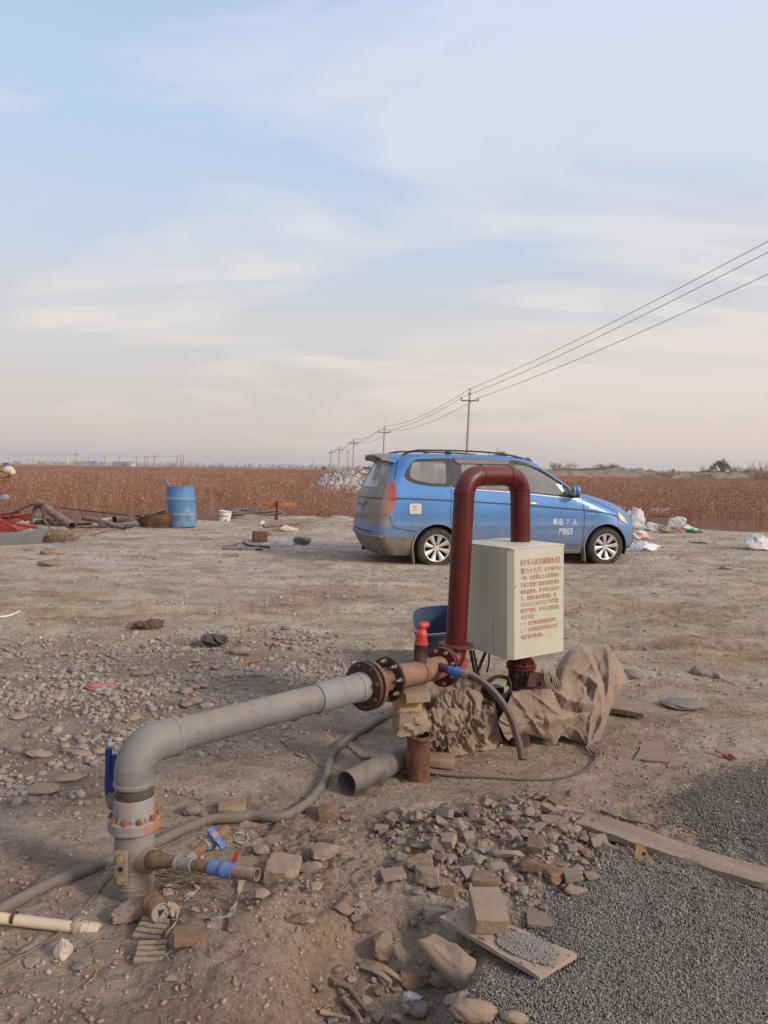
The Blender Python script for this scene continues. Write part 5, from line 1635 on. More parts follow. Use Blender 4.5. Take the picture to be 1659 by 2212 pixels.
# tail: screen, plate, lamps row, badges
RW = smooth_poly([(-.60, 1.155), (.60, 1.155), (.53, 1.52), (-.53, 1.52)], 4, 0.08)
t = NT('dusty_rear_glass'); n = t.noise(2.3, 5, 0.5, stretch=(1, 1, 1.3), loc=(0.4, 0.1, 0.3))
c = t.mix(t.ramp(n, [(0.46, 0.0), (0.54, 0.8)]), C(142, 128, 112), C(158, 160, 164)); t.set(c, t.ramp(n, [(0.46, 0.75), (0.54, 0.25)]), 0, 0.5); t.bump(t.noise(40, 5, 0.6), 0.1, 0.003)
panel('rear_window', RW, t.m, 0.004, (), 0.05, surf=rear_surf)
panel('door_gap', smooth_poly([(-.66, 0.50), (.66, 0.50), (.66, 0.515), (-.66, 0.515)], 1, 0.001), M_GAP, 0.003, (), 0.05, surf=rear_surf, skirt=0.004)
panel('side_line', [(-.80, 0.985), (.80, 0.985), (.80, 1.002), (-.80, 1.002)], M_LINE, 0.005, (), 0.05, surf=rear_surf, skirt=0.006)
panel('plate_recess', smooth_poly([(-.30, 0.70), (.30, 0.70), (.34, 0.94), (-.34, 0.94)], 3, 0.03), M_DUSTP, 0.003, (), 0.05, surf=rear_surf)
gb = panel('tailgate_grip', smooth_poly([(-.36, 0.90), (.36, 0.90), (.38, 0.965), (-.38, 0.965)], 3, 0.02), mat_plain('grip_dusty', C(150, 136, 118), 0.6), 0.035, (), 0.05, surf=rear_surf, skirt=0.034)
pl = panel('number_plate', [(-.22, 0.735), (.22, 0.735), (.22, 0.875), (-.22, 0.875)], mat_plain('plate_blue', C(122, 138, 168), 0.5, 0, 0.15, 0.4), 0.014, (), 0.05, surf=rear_surf)
Mr = Matrix(((0, 0, -1, 0), (-1, 0, 0, 0), (0, 1, 0, 0), (0, 0, 0, 1)))
text_mesh('新·N·1071', M_WHITE, 0.38, 0.085, pl, 'lettering', Matrix.Translation((rear_surf(0, 0.8, 0.0165)[0], 0.19, 0.775)) @ Mr, bold=0.02)
# spoiler over the tailgate
mb = MB(); rgs = []
for yy in np.linspace(-0.60, 0.60, 13):
 k = 1 - (abs(yy) / 0.60) ** 3 * 0.5
 x0 = -0.50; x1 = -0.74 - 0.13 * k
 zt = 1.662 - 0.06 * (abs(yy) / .6) ** 4
 rgs.append([(x0, yy, zt + 0.003), (x1 + 0.06, yy, zt - 0.006), (x1, yy, zt - 0.03), (x1 + 0.01, yy, zt - 0.052), (x1 + 0.08, yy, zt - 0.058), (x0 - 0.1, yy, zt - 0.09)])
mb.ring_loft(rgs); mb.build('roof_spoiler', M_VAN, VAN, sharp=50)
# rear bumper lip and lamp in it
mb = MB(); rgs = []
for yy in np.linspace(-0.80, 0.80, 31):
 p_ = rear_surf(yy, 0.45, 0.0)
 rgs.append([(p_[0] + 0.02, yy, 0.465), (p_[0] - 0.022, yy, 0.455), (p_[0] - 0.026, yy, 0.44), (p_[0] - 0.012, yy, 0.425), (p_[0] + 0.02, yy, 0.42)])
mb.ring_loft(rgs).build('bumper_step', mat_plain('step_dust', C(128, 116, 100), 0.75), VAN, sharp=40)
# front end: grille and number plate for anyone stepping round
def front_surf(y, z, off):
 xf, lf, hw = float(vi(XFK, z)), float(vi(LFK, z)), float(vi(HWK, z)) * 0.978
 t_ = min(abs(y) / hw, 0.999)
 return (xf - lf + lf * (1 - t_ ** 2.25) ** (1 / 2.25) + off, y, z)
panel('grille', smooth_poly([(-.42, 0.60), (.42, 0.60), (.50, 0.74), (-.50, 0.74)], 3, 0.03), M_TRIM, 0.006, (), 0.05, surf=front_surf)
panel('air_intake', smooth_poly([(-.50, 0.25), (.50, 0.25), (.55, 0.42), (-.55, 0.42)], 3, 0.03), M_GAP, 0.006, (), 0.05, surf=front_surf)
panel('windscreen', smooth_poly([(-.66, 1.14), (.66, 1.14), (.57, 1.535), (-.57, 1.535)], 4, 0.05), M_GLASS, 0.001, (), 0.05, surf=front_surf, skirt=0.002)
# floor and dark underside
MB().box((1.2, 0, 0.27), (4.1, 1.30, 0.10), None, 0.03).build('underside', M_GAP, VAN)
MB().tube([(-.3, 0.3, 0.17), (-.9, 0.3, 0.17)], 0.03, 10).build('exhaust', M_RUSTDARK, VAN)
# seats
M_SEAT = mat_plain('grey_seat', C(112, 108, 104), 0.85, 0, 0.12, 0.1, 10, 0.2)
for sx_, rows in ((1.62, (-.38, .38)), (0.78, (-.38, .38)), (-0.08, (-.42, 0, .42))):
 for sy_ in rows:
  st_ = MB().box((sx_, sy_, 0.66), (0.46, 0.46 if len(rows) == 2 else 0.38, 0.16), None, 0.05).build('seat', M_SEAT, VAN)
  MB().box((sx_ - 0.27, sy_, 0.97), (0.13, 0.46 if len(rows) == 2 else 0.38, 0.56), Matrix.Rotation(R(-14), 4, 'Y'), 0.05).build('backrest', M_SEAT, st_)
  MB().box((sx_ - 0.35, sy_, 1.33), (0.10, 0.26, 0.17), Matrix.Rotation(R(-10), 4, 'Y'), 0.04).build('headrest', M_SEAT, st_)
MB().box((2.28, 0, 1.02), (0.35, 1.30, 0.14), None, 0.05).build('dashboard', M_TRIM, VAN)
tor = [(2.02 + 0.06 * math.sin(a), 0.38 + 0.19 * math.cos(a), 1.03 + 0.18 * math.sin(a)) for a in np.linspace(0, 2 * math.pi, 25)]
MB().tube(tor, 0.014, 8, cap=False).build('steering_wheel', M_TRIM, VAN)
# horn-shaped ornament and stub aerial at the front of the roof
hx0, hz0 = VL(1092, 153)
hp = [VL(1092, 155), VL(1088, 142), VL(1074, 132), VL(1050, 130), VL(1025, 126), VL(1010, 115), VL(1002, 98)]
pts = bez([(a_, -0.30, b_) for a_, b_ in hp], 5)
MB().tube(pts, [0.020 + 0.016 * math.sin(math.pi * min(1, i / len(pts) * 1.4)) * (1 if i % 2 else 0.86) - 0.018 * (i / len(pts)) for i in range(len(pts))], 10).build('roof_horn', mat_plain('horn_black', C(30, 27, 26), 0.5, 0, 0.3, 0.25), VAN)
a_, b_ = VL(905, 107); MB().tube([(a_ + .1, 0.2, b_ - 0.02), (a_ - 0.02, 0.2, b_ + 0.06)], [0.006, 0.003], 6).build('aerial', M_TRIM, VAN)
# wheels
TR = 0.292
M_TYRE = None
t = NT('tyre_rubber'); n = t.noise(9, 6, 0.6)
c = t.ramp(n, [(0.3, C(42, 39, 37)), (0.7, C(84, 75, 66))]); t.set(c, 0.9, 0, 0.2)
vo = t.n('ShaderNodeTexNoise'); vo.inputs['Scale'].default_value = 70; t.l(t.coord(), vo.inputs[0]); t.bump(vo.outputs['Fac'], 0.5, 0.006)
M_TYRE = t.m
M_RIM = mat_plain('alloy', C(196, 188, 180), 0.42, 0.35, 0.1, 0.3, 12, 0.05)
M_RIMD = mat_plain('rim_dark', C(30, 28, 27), 0.8, 0, 0.2, 0.25)
def make_wheel():
 w = MB().lathe([(0.196, -0.085), (0.215, -0.094), (0.255, -0.098), (0.275, -0.088), (0.288, -0.070), (TR, -0.04), (TR, 0.04), (0.288, 0.070), (0.275, 0.088), (0.255, 0.098), (0.215, 0.094), (0.196, 0.085)], (0, 0, 0), (0, -1, 0), 64, cap=False)
 root = w.build('wheel', M_TYRE, VAN, sharp=50)
 tm = MB()
 for k in range(56):
  a = 2 * math.pi * k / 56
  for s_ in (-1, 1):
   M_ = Matrix.Rotation(a, 4, 'Y') @ Matrix.Translation((TR - 0.003, s_ * 0.062, 0)) @ Matrix.Rotation(R(18) * s_, 4, 'Z')
   bm = bmesh.new(); bmesh.ops.create_cube(bm, size=1)
   for v in bm.verts: v.co = Vector((v.co.x * 0.014, v.co.y * 0.05, v.co.z * 0.019))
   tm.bm(bm, M_)
 tm.build('tread', M_TYRE, root, sharp=30)
 rim = MB().lathe([(0.198, 0.080), (0.203, 0.092), (0.198, 0.097), (0.188, 0.092), (0.184, 0.06), (0.186, -0.05)], (0, 0, 0), (0, -1, 0), 64, cap=False).lathe([(0.001, 0.066), (0.034, 0.066), (0.037, 0.060), (0.037, 0.03)], (0, 0, 0), (0, -1, 0), 28, cap=False).build('rim', M_RIM, root, sharp=40)
 MB().lathe([(0.001, 0.012), (0.186, 0.012), (0.186, 0.0), (0.001, 0.0)], (0, 0, 0), (0, -1, 0), 40, cap=False).build('brake_disc', M_RIMD, root, sharp=40)
 sp = MB()
 for k in range(8):
  a = 2 * math.pi * k / 8 + 0.2
  M_ = Matrix.Rotation(a, 4, 'Y')
  prof = [(0.030, 0.016, 0.060), (0.07, 0.019, 0.062), (0.12, 0.026, 0.070), (0.165, 0.034, 0.080), (0.190, 0.040, 0.086)]
  rgs = [[M_ @ Vector((r_, -h_, -w_ + 0.0)), M_ @ Vector((r_, -h_ - 0.006, -w_ * 0.6)), M_ @ Vector((r_, -h_ - 0.006, w_ * 0.6)), M_ @ Vector((r_, -h_, w_)), M_ @ Vector((r_, -h_ + 0.03, w_)), M_ @ Vector((r_, -h_ + 0.03, -w_))] for r_, w_, h_ in prof]
  sp.ring_loft(rgs)
 sp.build('spokes', M_RIM, root, sharp=40)
 lg = MB()
 for k in range(5):
  a = 2 * math.pi * k / 5 + 0.3
  c_ = Vector((0.052 * math.cos(a), -0.060, 0.052 * math.sin(a)))
  lg.cyl(c_, c_ + Vector((0, -0.014, 0)), 0.0115, 0.0105, 6)
 lg.build('nuts', M_RUSTDARK, root)
 return root
w0 = make_wheel()
first = True
for wx in WX:
 for s_ in (-1, 1):
  if first: o = w0; first = False
  else:
   o = w0.copy(); COL.objects.link(o); o.parent = VAN
   for ch_ in w0.children:
    c2 = ch_.copy(); COL.objects.link(c2); c2.parent = o
  o.location = (wx, s_ * 0.735, TR - 0.022)
  o.rotation_euler = (0, 0.35 * (wx > 1) + 0.1, 0 if s_ < 0 else math.pi)
# -- stones, bricks and rubble
def rock_co(seed, size, kind, sub=3, rough=1.0):
 """vertices of one stone, resting on z=0; kinds: cobble, chunk, brick, slab"""
 r_ = np.random.default_rng(seed)
 if kind in ('cobble', 'chunk'):
  v, f = ICO[sub]
  w = v.copy()
  if kind == 'chunk':
   for _ in range(9):
    d = r_.standard_normal(3); d /= np.linalg.norm(d)
    s_ = w @ d; lim = r_.uniform(0.42, 0.75)
    w = w - np.outer(np.clip(s_ - lim, 0, None), d)
   w = w / np.abs(w).max(0)
   amp = 0.05 * rough
  else:
   amp = 0.025 * rough
   w = np.sign(w) * np.abs(w) ** r_.uniform(0.85, 1.0)
  o_ = r_.uniform(0, 50, 3)
  n_ = fbm(w[:, 0] * 1.7 + o_[0] + w[:, 2] * 1.1, w[:, 1] * 1.7 + o_[1] - w[:, 2] * 0.9, 4, 0.6)
  w = w * (1 + (0.26 if kind == 'cobble' else 0.10) * n_[:, None]) + 0
  n2 = fbm(w[:, 0] * 7 + w[:, 2] * 5 + o_[2], w[:, 1] * 7 - w[:, 2] * 4, 3, 0.65)
  w = w * (1 + amp * n2[:, None])
  f2 = f
 else:
  bm = bmesh.new(); bmesh.ops.create_cube(bm, size=2)
  bmesh.ops.bevel(bm, geom=bm.edges[:], offset=0.10 if kind == 'brick' else 0.06, segments=2, profile=0.6, affect='EDGES')
  bmesh.ops.triangulate(bm, faces=bm.faces[:])
  bmesh.ops.subdivide_edges(bm, edges=[e for e in bm.edges if e.calc_length() > 0.4], cuts=3, use_grid_fill=True)
  bmesh.ops.triangulate(bm, faces=bm.faces[:])
  bmesh.ops.subdivide_edges(bm, edges=[e for e in bm.edges if e.calc_length() > 0.25], cuts=1, use_grid_fill=True)
  bmesh.ops.triangulate(bm, faces=bm.faces[:])
  bm.verts.index_update()
  w = np.array([p.co[:] for p in bm.verts]); f2 = np.array([[q.index for q in p.verts] for p in bm.faces]); bm.free()
  o_ = r_.uniform(0, 50, 3)
  if kind == 'brick':          # knock a corner or two off
   for _ in range(6):
    d = np.sign(r_.standard_normal(3)) * r_.uniform(0.4, 1, 3); d /= np.linalg.norm(d)
    s_ = w @ d; lim = r_.uniform(0.95, 1.35)
    w = w - np.outer(np.clip(s_ - lim, 0, None), d)
  sc = np.array(size) / max(size)
  q = w * sc
  n_ = fbm(q[:, 0] * 2.2 + o_[0] + q[:, 2] * 2.1, q[:, 1] * 2.2 + o_[1] - q[:, 2] * 1.9, 4, 0.6)
  nv = w / (np.linalg.norm(w, axis=1, keepdims=True) + 1e-9)
  n3 = 1 - np.abs(fbm(q[:, 0] * 6 + o_[2] + q[:, 2] * 5, q[:, 1] * 6 - q[:, 2] * 4, 3, .6)) * 2.2
  w = w + nv * ((n_ * (0.16 if kind == 'brick' else .09) + n3 * (.045 if kind == 'brick' else .02)) * rough)[:, None]
  w[:, 0] += 0.10 * r_.uniform(-1, 1) * w[:, 1]
 co = w * np.array(size) / 2
 return co, f2
ICO = {k: ico(k) for k in (2, 3, 4)}
def put_rock(name, seed, p, size, kind, mat, rz=0.0, tilt=(0, 0), sink=0.12, label=None, cat=None, group=None, sub=3, rough=1.0, sharp=None):
 co, f = rock_co(seed, size, kind, sub, rough)
 M_ = Matrix.Rotation(rz, 3, 'Z') @ Matrix.Rotation(tilt[0], 3, 'X') @ Matrix.Rotation(tilt[1], 3, 'Y')
 co = co @ np.array(M_).T
 co[:, 2] -= co[:, 2].min() + size[2] * sink
 me = npmesh(name, co, f)
 me.set_sharp_from_angle(angle=R(sharp or (60 if kind == 'cobble' else 32)))
 o = link(name, me, mat); o.location = p
 return tag(o, label, cat, group)
M_COB = mat_stone('cobble', [(122, 114, 106), (146, 130, 114), (112, 106, 102), (152, 138, 126)], 6, 0.35, 0.85, 60)
M_COBG = mat_stone('cobble_grey', [(104, 98, 94), (118, 112, 108), (98, 94, 92)], 6, 0.3, 0.85, 60)
M_COBT = mat_stone('cobble_tan', [(150, 130, 108), (142, 122, 104)], 6, 0.3, 0.88, 60)
M_CHUNK = mat_stone('broken_stone', [(132, 112, 96), (146, 126, 108), (120, 104, 92), (156, 136, 118), (138, 118, 104), (112, 98, 88)], 9, 0.8)
M_BRK = mat_stone('tan_brick', [(138, 114, 90), (146, 122, 98), (126, 104, 86)], 10, 0.9)
M_BRKB = mat_stone('brown_brick', [(124, 98, 76), (136, 108, 86), (114, 92, 74)], 10, 0.8)
M_BRKP = mat_stone('pale_brick', [(156, 134, 110), (146, 126, 106)], 12, 1.0)
M_PINK = mat_stone('pinkish_stone', [(154, 130, 116), (144, 122, 108), (162, 142, 130)], 12, 0.7)
M_SLAB = mat_stone('clay_slab', [(134, 114, 98), (142, 122, 106)], 5, 0.4)
M_CLAY = mat_stone('clay_lump', [(120, 98, 82), (128, 106, 90), (112, 92, 78)], 14, 1.2)
def z6(x, y): return 648 + x / 2.363, 1673.9 + y / 2.363
def z7(x, y): return x / 2.56, 1620 + y / 2.56
def z3(x, y): return 162 + x / 2.56, 1350 + y / 2.56
def zb(x, y): return x / 2.793, 1242 + y / 2.793
def zr(x, y): return 1133.9 + x / 3.161, 1673.9 + y / 3.161
def z5(x, y): return 702 + x / 2.363, 1350 + y / 2.363
# (map, x, y of the spot's centre, width, height on that map, kind, material, label, category, turn, thickness factor)
ST = [
 (z6, 135, 195, 100, 85, 'brick', M_BRKB, 'hollow brown brick fragment in front of the loose grey pipe end', 'brick', .4, .9),
 (z6, 237, 215, 88, 46, 'chunk', M_CHUNK, 'small square brick end right of the hollow brown fragment', 'brick', .2, .6),
 (z6, 158, 265, 112, 48, 'chunk', M_CHUNK, 'flat dusty stone just below the hollow brown brick fragment', 'stone', .1, .4),
 (z6, 142, 325, 100, 56, 'brick', M_BRKB, 'brown brick fragment with one dark broken end, above the striped chunk', 'brick', -.3, .55),
 (z6, 118, 398, 132, 92, 'brick', M_PINK, 'pale striped concrete chunk lying alone left of the rubble heap', 'stone', .5, .7),
 (z6, 50, 472, 120, 66, 'chunk', M_CHUNK, 'dark grey stone beside the pale striped chunk', 'stone', 0, .5),
 (z6, 512, 418, 62, 66, 'chunk', M_CHUNK, 'small pointed stone on the left edge of the rubble heap', 'stone', .3, .8),
 (z6, 512, 345, 72, 44, 'chunk', M_COB, 'smooth grey stone at the upper left corner of the rubble heap', 'stone', 0, .6),
 (z6, 600, 360, 90, 72, 'chunk', M_CHUNK, 'lumpy brown stone right of the smooth grey corner stone', 'stone', .6, .7),
 (z6, 612, 455, 128, 84, 'brick', M_BRK, 'rough half brick with ridged top behind the whitish broken brick', 'brick', -.1, .7),
 (z6, 650, 540, 118, 108, 'brick', M_BRKP, 'whitish broken brick standing on end above the smooth oval pebble', 'brick', -.2, 1.0),
 (z6, 768, 578, 142, 118, 'chunk', M_BRKB, 'brown pyramid shaped stone between the whitish brick and the upturned brick', 'stone', .2, .9),
 (z6, 595, 608, 60, 42, 'cobble', M_COBG, 'smooth oval grey pebble below the whitish broken brick', 'stone', 0, .6),
 (z6, 755, 418, 110, 74, 'chunk', M_CHUNK, 'angular brown slab at the middle left of the rubble heap', 'stone', .2, .5),
 (z6, 872, 500, 78, 68, 'slab', M_COB, 'grey four sided flake lying flat left of the broad brown brick', 'stone', .5, .3),
 (z6, 918, 445, 84, 62, 'chunk', M_CHUNK, 'grey wedge stone leaning above the four sided flake', 'stone', .8, .7),
 (z6, 960, 525, 142, 86, 'slab', M_BRKB, 'broad brown brick flake right above the upturned brick', 'brick', -.2, .45),
 (z6, 1045, 478, 204, 70, 'chunk', M_COB, 'long grey brown slab stone across the middle of the heap', 'stone', 0, .5),
 (z6, 1196, 482, 124, 62, 'brick', M_BRKB, 'long brown brick sliver right of the long slab stone', 'brick', -.35, .6),
 (z6, 1075, 540, 72, 60, 'cobble', M_PINK, 'pink lumpy stone below the long slab stone', 'stone', 0, .8),
 (z6, 1146, 590, 78, 74, 'chunk', M_COB, 'pale triangular stone on the lower edge of the heap', 'stone', .7, .6),
 (z6, 1294, 515, 88, 104, 'brick', M_BRKB, 'brown brick piece standing on end at the right of the heap', 'brick', .7, 1.1),
 (z6, 1155, 312, 112, 76, 'chunk', M_CHUNK, 'flat topped brown stone near the top of the heap', 'stone', .2, .6),
 (z6, 1292, 332, 98, 76, 'chunk', M_CHUNK, 'round edged stone with fluted sides near the top of the heap', 'stone', .2, .6),
 (z6, 1302, 240, 134, 64, 'slab', M_SLAB, 'broad flat grey stone at the top of the heap beside the grey egg stone', 'stone', .1, .35),
 (z6, 1382, 280, 116, 60, 'cobble', M_PINK, 'pinkish crumbly lump below the grey egg stone', 'stone', .1, .7),
 (z6, 1371, 207, 70, 54, 'cobble', M_COBG, 'egg shaped grey stone near the end of the long plank', 'stone', .6, .75),
 (z6, 1222, 262, 98, 66, 'chunk', M_CHUNK, 'crumbly brown stone left of the broad flat grey stone', 'stone', .4, .6),
 (z6, 1070, 388, 190, 84, 'chunk', M_CHUNK, 'long lumpy stone lying above the long slab stone', 'stone', -.3, .5),
 (z6, 1215, 392, 98, 48, 'cobble', M_COB, 'smooth flat oval stone right of the long lumpy stone', 'stone', .2, .5),
 (z6, 1300, 398, 58, 60, 'chunk', M_COB, 'small box shaped stone right of the smooth flat oval stone', 'stone', .2, .9),
 (z6, 1235, 352, 34, 32, 'cobble', M_COBT, 'small round brown pebble in the upper part of the heap', 'stone', 0, .9),
 (z6, 1350, 470, 110, 70, 'chunk', M_BRKB, 'brown stone block behind the brick piece standing on end', 'stone', .3, .7),
 (z6, 1412, 588, 134, 74, 'chunk', M_PINK, 'pinkish white angular chunk at the edge of the grey gravel', 'stone', .1, .6),
 (z6, 1490, 525, 60, 50, 'brick', M_BRKP, 'small cream plaster piece near the edge of the gravel', 'stone', .2, .9),
 (z6, 1240, 742, 140, 86, 'slab', M_SLAB, 'flat brown tile piece lying on the gravel beside the board', 'tile', -.1, .22),
 (z6, 1190, 655, 70, 34, 'brick', M_SLAB, 'short flat sliver above the flat brown tile piece', 'stone', .5, .3),
 (z6, 1245, 675, 46, 56, 'chunk', M_CHUNK, 'small pointed stone above the flat brown tile piece', 'stone', .5, .8),
 (z6, 792, 1122, 178, 140, 'chunk', M_COBG, 'big dark grey boulder with a pointed top at the foot of the slab', 'stone', .4, .95),
 (z6, 605, 1212, 112, 108, 'cobble', M_COBG, 'round grey cobble left of the big dark boulder', 'stone', 0, .9),
 (z6, 890, 1232, 244, 112, 'cobble', M_COBT, 'large tan cobble cut by the bottom edge of the photo', 'stone', -.15, .75),
 (z6, 1100, 1246, 140, 80, 'cobble', M_COBT, 'smaller tan cobble at the bottom edge beside the gravel', 'stone', -.2, .7),
 (z6, 420, 972, 98, 138, 'brick', M_BRK, 'upright tan brick in the pit left of the leaning slab', 'brick', .3, 1.3),
 (z6, 590, 1052, 150, 116, 'brick', M_BRKB, 'big dark brown brick in the pit below the leaning slab', 'brick', .05, .9),
 (z6, 728, 1015, 132, 72, 'brick', M_BRKP, 'pale edged brick wedged under the leaning slab', 'brick', -.4, .7),
 (z6, 712, 1065, 110, 50, 'brick', M_BRKP, 'yellowish brick layer below the pale edged brick', 'brick', -.2, .7),
 (z6, 205, 890, 150, 150, 'chunk', M_CLAY, 'large rounded clay lump on the left rim of the pit', 'clay lump', .2, .8),
 (z6, 325, 925, 130, 136, 'chunk', M_CLAY, 'tall clay clump between the rounded lump and the upright brick', 'clay lump', .2, .9),
 (z6, 230, 830, 120, 80, 'chunk', M_CLAY, 'flat clay lump leaning behind the large rounded lump', 'clay lump', .8, .6),
 (z6, 298, 778, 88, 58, 'chunk', M_PINK, 'whitish cracked stone above the clay lumps', 'stone', .2, .6),
 (z6, 690, 745, 110, 50, 'brick', M_PINK, 'pale brick end sticking out under the corner of the board', 'brick', .35, .8),
 (z6, 575, 840, 60, 130, 'chunk', M_CHUNK, 'dark stone standing on edge left of the leaning slab', 'stone', .2, 1.0),
 (z6, 20, 745, 120, 70, 'chunk', M_PINK, 'crusty pale lump at the left of the crumbling mound', 'stone', 0, .5),
 (z3, 1228, 1640, 150, 70, 'chunk', M_CLAY, 'crusted clay lump on top of the crumbling mound', 'clay lump', 0, .6),
 (z6, 475, 515, 120, 66, 'slab', M_PINK, 'half buried ridged concrete piece left of the whitish brick', 'stone', .2, .3),
 (z6, 78, 565, 64, 50, 'cobble', M_COBT, 'round flat pebble half buried below the pale striped chunk', 'stone', 0, .4),
 (z3, 636, 1022, 98, 84, 'cobble', M_COBG, 'rounded grey cobble beside the coupler of the stand pipe', 'stone', .2, .8),
 (z3, 700, 1050, 44, 42, 'chunk', M_BRKB, 'dark brown nub touching the rounded grey cobble', 'stone', 0, .8),
 (z3, 858, 1012, 150, 92, 'brick', M_BRK, 'tan sandstone brick lying behind the thick grey hose', 'brick', .5, .5),
 (z3, 1045, 948, 46, 44, 'cobble', M_COBT, 'round brown pebble alone between hose and long pipe', 'stone', 0, .6),
 (z3, 1140, 1345, 180, 168, 'brick', M_BRKP, 'large concrete block with an orange edge beyond the threaded pipe end', 'concrete block', -.2, .9),
 (z3, 960, 1345, 190, 56, 'brick', M_BRK, 'flat grey brick directly behind the blue end valve', 'brick', 0, .7),
 (z3, 1205, 1270, 112, 84, 'chunk', M_CHUNK, 'dark brown rock right behind the large concrete block', 'stone', .3, .7),
 (z3, 1290, 1340, 150, 70, 'chunk', M_CHUNK, 'shadowed rock between the concrete block and the striped chunk', 'stone', .1, .6),
 (z3, 1020, 1260, 80, 66, 'brick', M_PINK, 'small pale wood grained stone left above the concrete block', 'stone', .7, .7),
 (z3, 1020, 1478, 110, 96, 'chunk', M_PINK, 'white crusty lump below the threaded pipe end', 'stone', .2, .7),
 (z3, 1330, 1440, 70, 66, 'cobble', M_COBT, 'half buried round cobble right of the large concrete block', 'stone', 0, .4),
 (z7, 1035, 1048, 172, 110, 'slab', M_BRKB, 'flat triangular brown brick right of the two ridged bricks', 'brick', .3, .45),
 (z7, 1310, 960, 110, 90, 'brick', M_CHUNK, 'small grey block below the torn plastic strip', 'stone', .1, .6),
 (z7, 420, 1202, 70, 56, 'cobble', M_COBG, 'flat bluish grey pebble below the white lump of cloth', 'stone', .2, .5),
 (z7, 290, 1138, 54, 44, 'chunk', M_COB, 'small grey chunk left of the white lump of cloth', 'stone', .2, .7),
 (z7, 945, 1268, 84, 62, 'chunk', M_PINK, 'small white crumbly stone right below the ridged bricks', 'stone', .2, .8),
 (z7, 165, 1170, 120, 80, 'chunk', M_PINK, 'pale crusty clod near the lower left corner', 'stone', 0, .4),
 (zb, 847, 595, 124, 42, 'cobble', M_COBT, 'large flat tan cobble in the middle of the pebble patch', 'stone', 0, .45),
 (zb, 1443, 467, 142, 56, 'cobble', M_COB, 'biggest pale cobble at the far right of the pebble patch', 'stone', 0, .55),
 (zb, 256, 622, 92, 46, 'cobble', M_COBG, 'dark grey cobble at the left of the pebble patch', 'stone', 0, .6),
 (zb, 195, 945, 108, 76, 'cobble', M_COBG, 'grey pointed cobble beside small stones near the left edge', 'stone', .4, .6),
 (zb, 232, 1292, 200, 92, 'cobble', M_COBT, 'very large flat tan cobble left of the blue squeeze handle', 'stone', 0, .35),
 (zb, 388, 1225, 186, 68, 'cobble', M_PINK, 'pinkish half buried cobble right above the very large tan one', 'stone', .1, .3),
 (zb, 96, 855, 108, 54, 'cobble', M_COBT, 'broad brown cobble at the left edge above the grey pointed one', 'stone', 0, .45),
 (zb, 488, 1085, 128, 34, 'cobble', M_COBT, 'long low tan cobble left of the elbow of the grey pipe', 'stone', 0, .35),
 (zb, 400, 1062, 82, 36, 'cobble', M_COB, 'small flat cobble touching the long low tan one', 'stone', 0, .4),
 (zb, 222, 1084, 150, 40, 'cobble', M_COB, 'long grey cobble row stone near the left edge', 'stone', .1, .4),
 (zb, 1115, 786, 74, 52, 'cobble', M_COBG, 'blue grey cobble just above the long grey pipe', 'stone', .9, .7),
 (zb, 1168, 676, 64, 42, 'cobble', M_COBT, 'rounded pinkish cobble above the blue grey one', 'stone', .2, .7),
 (zb, 1222, 672, 62, 40, 'cobble', M_COBT, 'rounded cobble to the right of its pinkish twin', 'stone', .1, .6),
 (zb, 600, 713, 96, 26, 'cobble', M_COB, 'flat pale cobble below the red wrapper', 'stone', .1, .35),
 (zb, 1240, 785, 90, 40, 'cobble', M_COBT, 'low tan cobble between the blue grey one and the pipe', 'stone', .1, .4),
 (zb, 22, 1152, 52, 46, 'cobble', M_COBT, 'round brown cobble at the left edge of the photo', 'stone', 0, .6),
 (zb, 1570, 604, 90, 24, 'cobble', M_COBT, 'thin flat pale cobble right of the pebble patch', 'stone', 0, .35),
 (zb, 1455, 608, 36, 32, 'cobble', M_PINK, 'small white cube like cobble in the pebble patch', 'stone', 0, .9),
 (zb, 755, 876, 60, 36, 'chunk', M_BRK, 'small split tan stone above the elbow of the grey pipe', 'stone', .3, .5),
]
for i, (mp, x_, y_, w_, h_, kind, mat, lab, cat, rz, tf) in enumerate(ST):
 u0, v0 = mp(x_, y_ + h_ * 0.42)
 sc_ = (mp(1, 0)[0] - mp(0, 0)[0])
 p = GH(u0, v0)
 px_m = p.y / FPX * 1.02
 w = w_ * sc_ * px_m
 hpx = h_ * sc_ * px_m
 el = math.atan2(EYE.z - p.z, p.y)
 th = w * 0.62 * tf
 dep = max(0.45 * w, min(1.2 * w, (hpx - th * math.cos(el) * 0.9) / max(math.sin(el), .15)))
 th = min(th, hpx / math.cos(el))
 p.y += dep * 0.42; p.z = hz(p.x, p.y)
 nm = {'brick': 'brick', 'stone': 'stone', 'tile': 'tile_piece', 'clay lump': 'clay_lump', 'concrete block': 'concrete_block'}[cat]
 put_rock(nm, 100 + i, p, (w, dep, th), kind, mat, rz * 0.6, (random.uniform(-.12, .12), random.uniform(-.12, .12)), 0.14, lab, cat, sub=4 if w > 0.07 else 3, rough=1.2)
